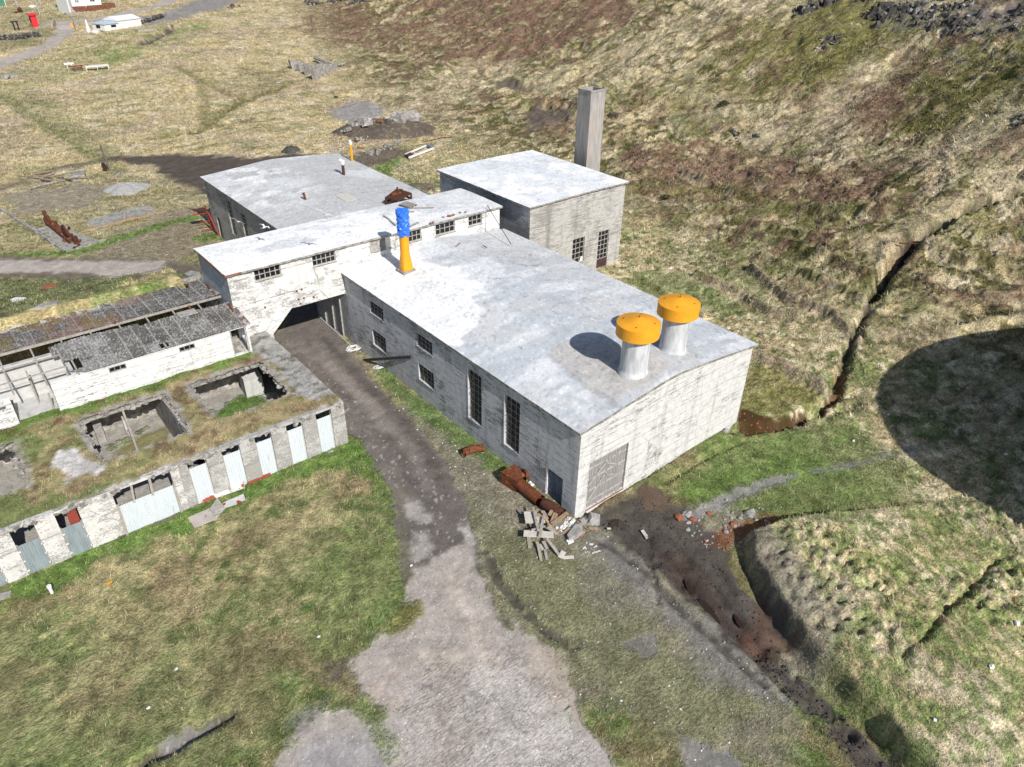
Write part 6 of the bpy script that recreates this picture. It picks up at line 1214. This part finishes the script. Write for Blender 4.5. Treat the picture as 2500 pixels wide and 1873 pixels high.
a_ = [Q[0]+u5*1.1, Q[3]+u5*1.1, Q[3]*.78+Q[2]*.22+u5*1.2, Q[0]*.78+Q[1]*.22+u5*1.2]; MB().add(a_+[x-np.array([0, 0, .1]) for x in a_], [(0, 1, 2, 3), (7, 6, 5, 4), (0, 4, 5, 1), (1, 5, 6, 2), (2, 6, 7, 3), (3, 7, 4, 0)]).build('end_plate', 'rustdk', e)
MB().beam(Q[1]+u5, Q[2]+u5+np.array([.6, .5, .3]), .3).build('tow_bar', 'metal', e)
pts = [Gf('C', a, b, .12) for a, b in ((1580, 610), (1690, 590), (1800, 570), (1930, 555))]; thing(MB().tube(pts, .07, 6), 'thin_pipe', 'rust', 'thin rusty pipe lying in the grass above the trailer frame', 'pipe')
# jagged ruin: four leaning buttress walls and a broken tie
p = Gf('L', 620, 450); e = empty('jagged_ruin', p, 'jagged grey concrete ruin of leaning buttress walls on the hillside grass', 'ruin')
for (b0, t0, t1, b1), nm in (((((235, 365), .0), ((195, 225), 0), ((540, 215), 0), ((500, 330), 0)), 1), ((((355, 400), 0), ((395, 300), 0), ((620, 235), 0), ((600, 330), 0)), 1), ((((485, 470), 0), ((460, 305), 0), ((690, 260), 0), ((650, 380), 0)), 1), ((((620, 565), 0), ((585, 345), 0), ((820, 270), 0), ((1000, 345), 0)), 1)):
    A_ = Gf('L', *b0[0]); dpt = (A_-CAM)@FWD
    B_ = Gf('L', *b1[0]); hgt = abs(t0[0][1]-b0[0][1])*.1416*dpt/FPX*1.12; N = 9; m = MB(); dd = B_-A_; dd[2] = 0; L_ = np.linalg.norm(dd); dd /= L_; nn = np.array([-dd[1], dd[0], 0])*.35
    top = []; bot = []
    for i in range(N+1):
        s = A_+(B_-A_)*i/N; s[2] = gz(s[0], s[1]); h = hgt*(1-.75*(i/N)**1.4)*(1+.12*(R.random()-.5)); bot.append(s-np.array([0, 0, .4])); top.append(s+np.array([0, 0, h])-dd*.25*h*(1-i/N))
    vs = []; 
    for i in range(N+1): vs += [bot[i]-nn, bot[i]+nn, top[i]+nn, top[i]-nn]
    fs = [(0, 1, 2, 3), (4*N+3, 4*N+2, 4*N+1, 4*N)]
    for i in range(N):
        for j in range(4): fs.append((i*4+j, (i+1)*4+j, (i+1)*4+(j+1) % 4, i*4+(j+1) % 4))
    m.add(vs, fs).build('buttress', 'ruin', e)
pts = [Gf('L', a, b, h) for a, b, h in ((640, 240, 1.2), (760, 270, .9), (840, 300, .7), (930, 320, .5), (1030, 330, .5), (1140, 295, .4))]; MB().tube(pts, [.5, .4, .35, .3, .35, .3], 7).build('broken_beam', 'edge', e)
# rock outcrops
def outcrop(k, spots, label, seed):
    q = random.Random(seed); p = Gf(k, *spots[0][:2]); e = empty('rock_outcrop', p, label, 'rock')
    for x, y, s in spots:
        g_ = Gf(k, x, y); m = MB()
        for i in range(9):
            a = q.random()*6.28; r_ = s*1.25*q.random()**.7; X, Y = g_[0]+r_*math.cos(a)*.8-r_*.5*math.sin(a), g_[1]+r_*math.sin(a); k_ = .25+.5*q.random()**2; m.rock(X, Y, gz(X, Y)-s*.22*k_*2, s*k_*.85, s*k_*(.5+.5*q.random()), s*(.2+.7*q.random())*(.4+k_), 6, 4, .5, q.random())
        m.build('rock_face', 'rock', e)
outcrop('Q', [(435, 100, 2.0), (470, 120, 1.7), (545, 70, 2.3), (590, 85, 1.9), (515, 95, 1.8)], 'largest dark rock outcrop with pale vertical slabs high on the hill', 1)
outcrop('Q', [(195, 20, 1.8), (225, 8, 1.5), (310, 25, 1.5), (150, 15, 1.0)], 'dark rock outcrop at the top edge left of the largest one', 2)
outcrop('Q', [(30, 65, 1.8), (70, 45, 1.5), (10, 90, 1.1)], 'low dark rock band at the top edge, farthest left of the crags', 3)
outcrop('Q', [(690, 120, 1.8), (740, 135, 1.6), (640, 105, 1.4), (780, 20, 1.7), (835, 60, 1.4)], 'broken dark rock band right of the largest outcrop', 4)
outcrop('Q', [(840, 165, 1.6), (880, 80, 1.6), (930, 65, 1.6), (900, 195, 1.3), (960, 150, 1.3), (850, 200, 1.2)], 'scattered pale and dark crag above the tan gully', 5)
outcrop('Q', [(1220, 60, 1.5), (1250, 90, 1.2), (1150, 180, 1.0), (1030, 210, .9), (1225, 160, 1.0)], 'dark rocks near the top right corner', 6)
outcrop('Q', [(175, 230, 1.4), (200, 240, 1.2), (145, 280, 1.0), (160, 255, .8)], 'small isolated outcrop of dark and white rock below the crags', 7)
outcrop('I', [(470, 805, .9), (500, 800, .6), (590, 820, .6)], 'two dark boulders on the hillside right of the chimney', 8)
outcrop('I', [(2160, 715, 1.1), (2180, 740, .9)], 'dark boulder at the right edge of the hill', 9)
outcrop('1', [(1830, 10, 2.4), (1880, 30, 2.6), (1960, 20, 2.2), (2030, 10, 2.), (1390, 50, 1.8)], 'dark crag at the top edge above the brown heath', 10)
outcrop('1', [(2130, 15, 2.2), (2180, 10, 1.8)], 'dark crag at the top edge, next one right of the heath', 11)
thing(MB().tube([Gf('I', 1440, 1470, .8), Gf('I', 1550, 1478, .8)], .06, 6), 'thin_pipe', 'rust', 'thin rusty pipe bridging the dark stream cleft', 'pipe')
p = Gf('3', 1265, 1160); m = MB(); thing(m.beam(p+np.array([-.6, .2, .1]), p+np.array([.8, -.2, .15]), .25, .1), 'plank', 'wood', 'grey planks lying at the far foot of the boiler house', 'plank')
# bushes on the slope
MT['bush'] = m_noise('dark_bush', (.05, .06, .028), (.09, .085, .045), 3, .35, .65, .95)
for k, x, y, s, l in (('3', 1205, 345, 1.0, 'dark shrub beside the chimney on the slope'), ('I', 400, 672, .9, 'dark shrub on the tan slope above the dark boulders'), ('I', 65, 1175, .8, 'dark shrub low on the slope right of the boiler house'), ('3', 1860, 300, .8, 'dark shrub on the hill left of the moss patch'), ('C', 570, 88, .5, 'dark shrub near the purple gravel patch')):
    g_ = Gf(k, x, y); m = MB(); q = random.Random(int(x))
    for i in range(420):
        a = q.random()*6.28; b = math.acos(q.random()); r_ = s*(.5+.5*q.random()); v = g_+np.array([r_*math.sin(b)*math.cos(a), r_*math.sin(b)*math.sin(a), r_*.8*math.cos(b)]); t = np.array([q.random()-.5, q.random()-.5, q.random()-.5])*.35; t2 = np.array([q.random()-.5, q.random()-.5, q.random()-.5])*.35
        m.add([v, v+t, v+t2], [(0, 1, 2)])
    thing(m, 'shrub', 'bush', l, 'shrub')
# ================================================================== far left: houses, road bridge, signs
def upz(p, h): return p+np.array([0, 0, h])
def pxm(p): return ((p-CAM)@FWD)/FPX     # metres per photo pixel there
def house_axes(k, a, b):
    A = Gf(k, *a); B = Gf(k, *b); B[2] = A[2]; d = B-A; L = np.linalg.norm(d); d = d/L; return A, d, np.array([-d[1], d[0], 0]), L
def hb(mb, A, d, n, s0, s1, t0, t1, z0, z1):
    P = lambda s, t, z: A+d*s+n*t+np.array([0, 0, z]); mb.add([P(s0, t0, z0), P(s1, t0, z0), P(s1, t1, z0), P(s0, t1, z0), P(s0, t0, z1), P(s1, t0, z1), P(s1, t1, z1), P(s0, t1, z1)], [(0, 3, 2, 1), (4, 5, 6, 7), (0, 1, 5, 4), (1, 2, 6, 5), (2, 3, 7, 6), (3, 0, 4, 7)]); return mb
# low white house
A, d, n, L = house_axes('N', (668, 335), (1045, 265)); u = pxm(A)*.236
e = empty('white_house', A+d*L/2, 'low white house with pale blue flat-roofed annex beside the road bridge', 'house')
h1 = 112*u; w1 = L*.45
m = MB(); hb(m, A, d, n, L*.37, L, 0, w1, -1, h1*.72); m.build('wall', 'white', e)
P = lambda s, t, z: A+d*s+n*t+np.array([0, 0, z]); m = MB(); o_ = .2; rz0, rz1 = h1*.70, h1*1.02
m.add([P(L*.36, -o_, rz0), P(L+o_, -o_, rz0), P(L+o_, w1/2, rz1), P(L*.36, w1/2, rz1), P(L+o_, w1+o_, rz0), P(L*.36, w1+o_, rz0)], [(0, 1, 2, 3), (3, 2, 4, 5), (0, 3, 5), (1, 4, 2)]); m.build('roof', 'white', e)
m = MB(); hb(m, A, d, n, 0, L*.37-.02, -.1, w1*.75, -1, h1*.55); an = m.build('annex', 'white', e)
m = MB(); m.add([P(-.2, -.3, h1*.56), P(L*.37-.02, -.3, h1*.56), P(L*.37-.02, w1*.8, h1*.68), P(-.2, w1*.8, h1*.6)]+[P(-.2, -.3, h1*.53), P(L*.37-.02, -.3, h1*.53), P(L*.37-.02, w1*.8, h1*.65), P(-.2, w1*.8, h1*.57)], [(0, 1, 2, 3), (7, 6, 5, 4), (0, 4, 5, 1), (3, 2, 6, 7), (0, 3, 7, 4)]); m.build('annex_roof', 'blueroof', e)
m = MB(); hb(m, A, d, n, L*.17, L*.30, -.14, -.1, h1*.24, h1*.44); m.build('window', 'glass', e); m = MB(); hb(m, A, d, n, -.04, .0, w1*.25, w1*.5, h1*.2, h1*.46); m.build('window', 'glass', e)
# two-storey house at the top edge
A, d, n, L = house_axes('N', (345, 140), (645, 112)); h2 = 7.6; w2 = 8.
e = empty('white_house', A+d*L/2, 'two storey white house with rust red basement at the top left edge', 'house'); P = lambda s, t, z: A+d*s+n*t+np.array([0, 0, z])
m = MB(); hb(m, A, d, n, 0, L, 0, w2, 1.35, h2); m.build('wall', 'white', e); m = MB(); hb(m, A, d, n, -.05, L+.05, -.06, w2, -1, 1.35); m.build('basement', 'reddk', e)
m = MB(); hb(m, A, d, n, L*.98, L*1.5, .5, 2.5, -1, 1.5); m.build('fence', 'reddk', e)
m = MB(); m.add([P(-.4, -.4, h2), P(L+.4, -.4, h2), P(L+.4, w2/2, h2+2.2), P(-.4, w2/2, h2+2.2), P(L+.4, w2+.4, h2), P(-.4, w2+.4, h2)], [(0, 1, 2, 3), (3, 2, 4, 5), (0, 3, 5), (1, 4, 2)]); m.build('roof', 'grey', e)
for s, w_ in ((.13, 1.), (.64, 1.05), (.75, .35)):
    m = MB(); hb(m, A, d, n, L*s, L*s+w_, -.05, -.0, 2.3, 3.5); wv = m.build('window', 'glass' if s > .5 else 'metal', e)
    m = MB(); hb(m, A, d, n, L*s+w_*.45, L*s+w_*.55, -.09, -.05, 2.3, 3.5); hb(m, A, d, n, L*s, L*s+w_*.45, -.09, -.05, 2.95, 3.05); m.build('frame', 'white', wv)
m = MB()
for i in range(12): hb(m, A, d, n, -1.4, -.2, -1.2+i*.35, -1.2+(i+1)*.35, -.5, .3+i*.27)
m.build('stair', 'pinkslab', e); m = MB(); hb(m, A, d, n, -1.75, -1.42, -1.2, 4.5, -.5, 3.2); m.build('stair_wall', 'white', e)
m = MB(); hb(m, A, d, n, -3.4, -.3, -2.4, -1.4, -.4, .12); m.build('paving', 'grey', e)
# red shed
A, d, n, L = house_axes('O', (655, 555), (765, 535)); u = pxm(A)*.1261
e = empty('red_shed', A+d*L/2, 'narrow bright red shed with slanted roof by the far stream', 'shed'); hh = 205*u; P = lambda s, t, z: A+d*s+n*t+np.array([0, 0, z])
m = MB(); hb(m, A, d, n, 0, L, 0, L*.9, -.5, hh); m.build('wall', 'redbox', e); m = MB(); m.add([P(-.25, -.35, hh), P(L+.2, -.35, hh), P(L+.2, L, hh+.25), P(-.25, L, hh+.25), P(-.25, -.35, hh+.15), P(L+.2, -.35, hh+.15), P(L+.2, L, hh+.4), P(-.25, L, hh+.4)], [(3, 2, 1, 0), (4, 5, 6, 7), (0, 1, 5, 4), (1, 2, 6, 5), (2, 3, 7, 6), (3, 0, 4, 7)]); m.build('roof', 'redbox', e)
m = MB(); hb(m, A, d, n, -.04, .0, L*.1, L*.8, .1, hh*.92); m.build('door', 'maroon', e)
p = Gf('O', 630, 545); thing(MB().beam(p, upz(p, 75*u), .5, .12), 'yellow_board', 'yellow', 'yellow board leaning beside the red shed', 'board')
# bridge rails with reflective boards
for a0, a1, yb, l in ((Gf('O', 1050, 600), Gf('O', 1090, 480), Gf('O', 1040, 575), 'grey steel guard rail on the left side of the road bridge'), (Gf('N', 365, 318), Gf('N', 345, 255), Gf('N', 328, 300), 'grey steel guard rail on the right side of the road bridge')):
    e = empty('guard_rail', (a0+a1)/2, l, 'guard rail', 'rails of the road bridge')
    for zz in (.35, .75, 1.15): MB().beam(upz(a0, zz), upz(a1, zz), .1, .26).build('rail', 'metal', e)
    for t in (0, .33, .66, 1): q_ = a0*(1-t)+a1*t; MB().beam(upz(q_, -.3), upz(q_, 1.3), .14).build('post', 'metal', e)
    MB().box(yb[0]-.25, yb[0]+.25, yb[1]-.05, yb[1]+.05, yb[2]+.1, yb[2]+1.2).build('reflector', 'yellow', e)
a = [Gf('N', *q_, .06) for q_ in ((175, 318), (325, 318), (325, 270), (180, 270))]; tag(MB().add(a, [(0, 1, 2, 3)]).build('bridge_deck', 'pinkslab'), kind='structure')
# poles, goal, stakes and other small far things
for k, b, t, r_, l in (('O', (775, 300), (665, -120), .16, 'tall grey utility pole beside the red shed'), ('O', (345, 150), (280, -60), .14, 'grey utility pole near the goal at the top left corner'), ('O', (795, 120), (750, -60), .13, 'grey utility pole farthest back at the top edge'), ('N', (795, 70), (770, -40), .13, 'grey utility pole right of the two storey house')):
    p = Gf(k, *b); dd = ((p-CAM)@FWD); q_ = CAM+rayd(*c(k, *t))*dd/(1.); hh = (b[1]-t[1])*CR[k][2]*dd/FPX*1.15
    e = empty('utility_pole', p, l, 'pole'); MB().tube([upz(p, -.5), upz(p, hh)], [r_, r_*.8], 8).build('shaft', 'pole', e); MB().beam(upz(p, hh-.6)+np.array([-.8, 0, 0]), upz(p, hh-.6)+np.array([.8, 0, 0]), .12).build('crossarm', 'pole', e)
a = Gf('O', 125, 138); b = Gf('O', -60, 160); e = empty('goal', a, 'white football goal with green net cut by the top left corner', 'goal'); hh = 2.4
MB().tube([a, upz(a, hh)], .09, 8).build('post', 'white', e); MB().tube([b, upz(b, hh)], .09, 8).build('post', 'white', e); MB().tube([upz(a, hh), upz(b, hh)], .09, 8).build('crossbar', 'white', e)
dv = np.array([0, 1.6, 0]); MB().add([a+dv, b+dv, upz(b, hh), upz(a, hh)], [(0, 1, 2, 3)]).build('net', 'green', e)
p = Gf('O', 410, 260); thing(MB().rock(p[0], p[1], p[2]+.5, .6, .5, .8, 7, 5, .4).rock(p[0]-.9, p[1], p[2]+.1, .7, .3, .3, 6, 4, .4), 'scrap_heap', 'rustdk', 'dark scrap heap on the grass left of the utility pole', 'scrap')
p = Gf('O', 635, 160); thing(MB().rock(p[0], p[1], p[2]+.2, .9, .4, .4, 7, 5, .3), 'boulder', 'white', 'white boulder on the grass behind the red shed', 'stone')
for i, (x, y) in enumerate(((300, 605), (375, 600))):
    p = Gf('O', x, y); hh = 2.1; thing(MB().beam(p, upz(p, hh), .5, .3).beam(upz(p, hh-.2)-np.array([.5, 0, 0]), upz(p, hh-.1)+np.array([.3, 0, 0]), .3), 'bench_frame', 'black', ('left' if i == 0 else 'right')+' black frame standing in the grass left of the red shed', 'frame')
p = Gf('N', 497, 340); thing(MB().tube([p, upz(p, 1.0), upz(p, 2.9)], [.5, .42, .12], 10), 'white_cone', 'white', 'tall white cone shaped object before the low white house', 'cone')
p = Gf('N', 570, 358); thing(MB().rock(p[0], p[1], p[2]+.35, 1.1, .7, .6, 10, 6, .12), 'float_bag', 'woodlt', 'cream rounded bundle on the grass before the low white house', 'bundle')
p = Gf('N', 1090, 320); thing(MB().prism([(p[0]-2.2, p[1]-1), (p[0]+2.4, p[1]-.6), (p[0]+2.4, p[1]+.8), (p[0]-2, p[1]+.5)], p[2]-.3, p[2]+.25), 'board_stack', 'frame', 'pale stack of boards right of the low white house', 'boards')
def drywall(k, a, b, h, w, label):
    p, q_ = Gf(k, *a), Gf(k, *b); L_ = np.linalg.norm(q_-p); m = MB(); r_ = random.Random(int(a[0]+b[0]))
    for i in range(int(L_/.45)):
        for j in range(3):
            s = p+(q_-p)*(i+r_.random())*.45/L_; x, y = s[0]+(r_.random()-.5)*w, s[1]+(r_.random()-.5)*w*.5; m.rock(x, y, gz(x, y)+h*(.15+.3*j), .38, .32, .3, 6, 4, .4, r_.random())
    return thing(m, 'stone_wall', 'rock', label, 'stone wall')
drywall('O', (-20, 810), (420, 770), 1.3, .7, 'rough grey stone wall at the left edge below the red shed'); drywall('O', (420, 770), (820, 730), 1.2, .7, 'rough stone wall between the red shed and the bridge road')
drywall('N', (1045, 245), (1280, 190), 1.0, 1.5, 'stony stream bank right of the low white house')
# display boards
A0, A1, A2, A3 = [Gf('D', *q_) for q_ in ((810, 830), (865, 825), (895, 790), (790, 795))]; u = pxm(A0)*.2052; h = 62*u
e = empty('information_board', A0, 'white slanted information board on two legs in the far meadow', 'sign'); d = A1-A0; d /= np.linalg.norm(d); c0 = (A0+A1)/2
m = MB(); r0 = c0-d*50*u; r1 = c0+d*50*u; up1 = np.array([0, .5, .35])*36*u; B_ = [upz(r0, h*.75), upz(r1, h*.75), upz(r1, h*.75)+up1, upz(r0, h*.75)+up1]; m.add(B_+[x-np.array([0, 0, .08]) for x in B_], [(0, 1, 2, 3), (7, 6, 5, 4), (0, 4, 5, 1), (1, 5, 6, 2), (2, 6, 7, 3), (3, 7, 4, 0)]); m.build('panel', 'white', e)
for q_ in (A0, A1): MB().beam(upz(q_, -.2), upz(q_, h*.85), .12).build('leg', 'white', e)
p = Gf('D', 935, 850); e = empty('picnic_table', p, 'dark red table with benches between the two white boards', 'table'); MB().box(p[0]-1.1, p[0]+1.1, p[1]-.5, p[1]+.5, p[2]+.85, p[2]+.97).build('tabletop', 'redpaint', e)
for sx in (-.8, .8): MB().beam(p+np.array([sx, -.5, 0]), p+np.array([sx, .4, .86]), .12).build('leg', 'wooddk', e)
for sy in (-1.0, 1.0): MB().box(p[0]-1.1, p[0]+1.1, p[1]+sy-.18, p[1]+sy+.18, p[2]+.42, p[2]+.5).build('bench', 'wooddk', e)
a, b = Gf('D', 1035, 865), Gf('D', 1300, 835); e = empty('drying_rack', (a+b)/2, 'long white table with pattern on four legs in the far meadow', 'table'); h = 50*u; nn = np.array([-(b-a)[1], (b-a)[0], 0]); nn /= np.linalg.norm(nn)
B_ = [upz(a, h), upz(b, h), upz(b, h*1.15)+nn*1.0, upz(a, h*1.15)+nn*1.0]; MB().add(B_+[x-np.array([0, 0, .1]) for x in B_], [(0, 1, 2, 3), (7, 6, 5, 4), (0, 4, 5, 1), (1, 5, 6, 2), (2, 6, 7, 3), (3, 7, 4, 0)]).build('tabletop', 'white', e)
for i in range(9):
    t = (i+1)/10; q_ = B_[0]*(1-t)+B_[1]*t*.999; q_ = q_+(B_[3]-B_[0])*.4+np.array([0, 0, .012]); MB().add([q_, q_+d*.35, q_+d*.3+nn*.3, q_+nn*.25], [(0, 1, 2, 3)]).build('picture', 'metal' if i % 3 else 'steel', e)
for t in (0.02, .5, .98): q_ = a*(1-t)+b*t; MB().beam(upz(q_, -.2), upz(q_, h), .1).build('leg', 'white', e)
q_ = b+nn*.9; MB().beam(upz(q_, -.2), upz(q_, h), .1).build('leg', 'white', e)
p = Gf('D', 115, 945); m = MB(); m.rock(p[0]-.6, p[1], p[2]+.3, 1.0, .7, .5, 8, 5, .35); m.rock(p[0]+1., p[1]+.3, p[2]+.2, .9, .4, .35, 7, 5, .35); thing(m, 'rock_pile', 'stone', 'small pale rock pile at the left edge of the meadow', 'rocks')
p = Gf('D', 400, 1085); thing(MB().beam(p+np.array([-2, .3, .12]), p+np.array([1.6, -.4, .1]), .35, .12).beam(p+np.array([-1, -.1, .12]), p+np.array([2.0, .2, .1]), .3, .12), 'driftwood', 'frame', 'grey driftwood lying in the far meadow', 'driftwood')
# ================================================================== the tank whose shadow falls on the slope, just out of the picture
TK = (32.1, -32.46); TZB = gz(*TK)-.5
e = empty('oil_tank', (TK[0], TK[1], TZB), 'big round rusty oil tank standing outside the picture to the lower right', 'tank')
TR_, TH_ = 12.95, 14.-TZB
MB().lathe(TK[0], TK[1], [(TR_, TZB), (TR_, TZB+TH_), (TR_*.5, TZB+TH_+.35), (.05, TZB+TH_+.6)], 72).build('shell', 'rust', e, True)
for zz in (4, 8, 12): MB().lathe(TK[0], TK[1], [(TR_+.01, TZB+zz), (TR_+.08, TZB+zz+.02), (TR_+.08, TZB+zz+.14), (TR_+.01, TZB+zz+.16)], 72).build('stiffener', 'rustdk', e)
# ================================================================== terns in flight
def tern(pos, yaw, bank, label, sp=.62):
    e = empty('tern', pos, label, 'bird', 'terns flying about the buildings'); cb, sb = math.cos(yaw), math.sin(yaw)
    F = lambda x, y, z: np.array(pos)+np.array([x*cb-y*sb, x*sb+y*cb, z+y*bank])
    MB().tube([F(.26, 0, 0), F(.2, 0, .01), F(.08, 0, .0), F(-.1, 0, 0), F(-.2, 0, .0)], [.012, .04, .062, .05, .02], 8).build('body', 'white', e, True)
    for s in (-1, 1):
        m = MB(); T = [F(.10, s*.04, .03), F(.17, s*sp*.45, .14), F(.0, s*sp, .08), F(.02, s*sp*.45, .13), F(-.07, s*.04, .03)]; m.add(T+[t-np.array([0, 0, .012]) for t in T], [(0, 1, 3, 4), (1, 2, 3), (9, 8, 6, 5), (8, 7, 6), (0, 5, 6, 1), (1, 6, 7, 2), (2, 7, 8, 3), (3, 8, 9, 4)]); m.build('wing', 'white', e)
        MB().add([F(-.18, 0, 0), F(-.45, s*.09, .01), F(-.2, s*.03, .008)], [(0, 1, 2)]).build('tail', 'white', e)
    MB().tube([F(.26, 0, 0), F(.34, 0, -.01)], [.012, .003], 6).build('beak', 'brick', e)
def fly(k, x, y, dist, yaw, bank, label, sp=.62): dd = rayd(*c(k, x, y)); tern(CAM+dd*dist, yaw, bank, label, sp)
fly('2', 842, 545, 52, 1.2, .6, 'white tern banking over the far edge of the bridge roof'); fly('2', 478, 622, 56, .3, .1, 'white tern flying before the dark eave of the workshop'); fly('2', 318, 588, 60, 1.8, .7, 'white tern gliding in front of the workshop side wall')
fly('5', 470, 478, 44, 2.4, .4, 'white tern flying over the pale patch of the turf roof'); fly('5', 685, 680, 42, .2, .1, 'white tern skimming the front edge of the turf roof'); fly('5', 283, 780, 43, .8, .2, 'white tern over the lower left of the turf roof')
# ------------------------------------------------------------------ camera, sun, sky
cd = bpy.data.cameras.new('camera'); cam = bpy.data.objects.new('camera', cd); COL.objects.link(cam); S.camera = cam
cd.sensor_fit = 'HORIZONTAL'; cd.sensor_width = 36; cd.lens = 36*FPX/2500; cd.clip_start = .5; cd.clip_end = 3000
from mathutils import Matrix
cam.matrix_world = Matrix(((RT[0], UPV[0], -FWD[0], CAM[0]), (RT[1], UPV[1], -FWD[1], CAM[1]), (RT[2], UPV[2], -FWD[2], CAM[2]), (0, 0, 0, 1)))
SUN = Vector((.105, 1., -.80)).normalized()
ld = bpy.data.lights.new('sun', 'SUN'); ld.energy = 4.75; ld.angle = math.radians(.53); ld.color = (1, .965, .91)
sun = bpy.data.objects.new('sun', ld); COL.objects.link(sun); sun.rotation_euler = SUN.to_track_quat('-Z', 'Y').to_euler(); sun.location = (-10, -40, 60)
wd = bpy.data.worlds.new('World'); S.world = wd; wd.use_nodes = True; nt = wd.node_tree
sk = nt.nodes.new('ShaderNodeTexSky'); sk.sky_type = 'NISHITA'; sk.sun_disc = False; sk.sun_elevation = math.asin(-SUN.z); sk.sun_rotation = math.atan2(-SUN.x, -SUN.y)
bg = nt.nodes['Background']; nt.links.new(sk.outputs[0], bg.inputs[0]); bg.inputs[1].default_value = .082
vs_ = S.view_settings; vs_.view_transform = 'Standard'; vs_.look = 'None'; vs_.exposure = .3; vs_.gamma = 1; vs_.use_curve_mapping = False
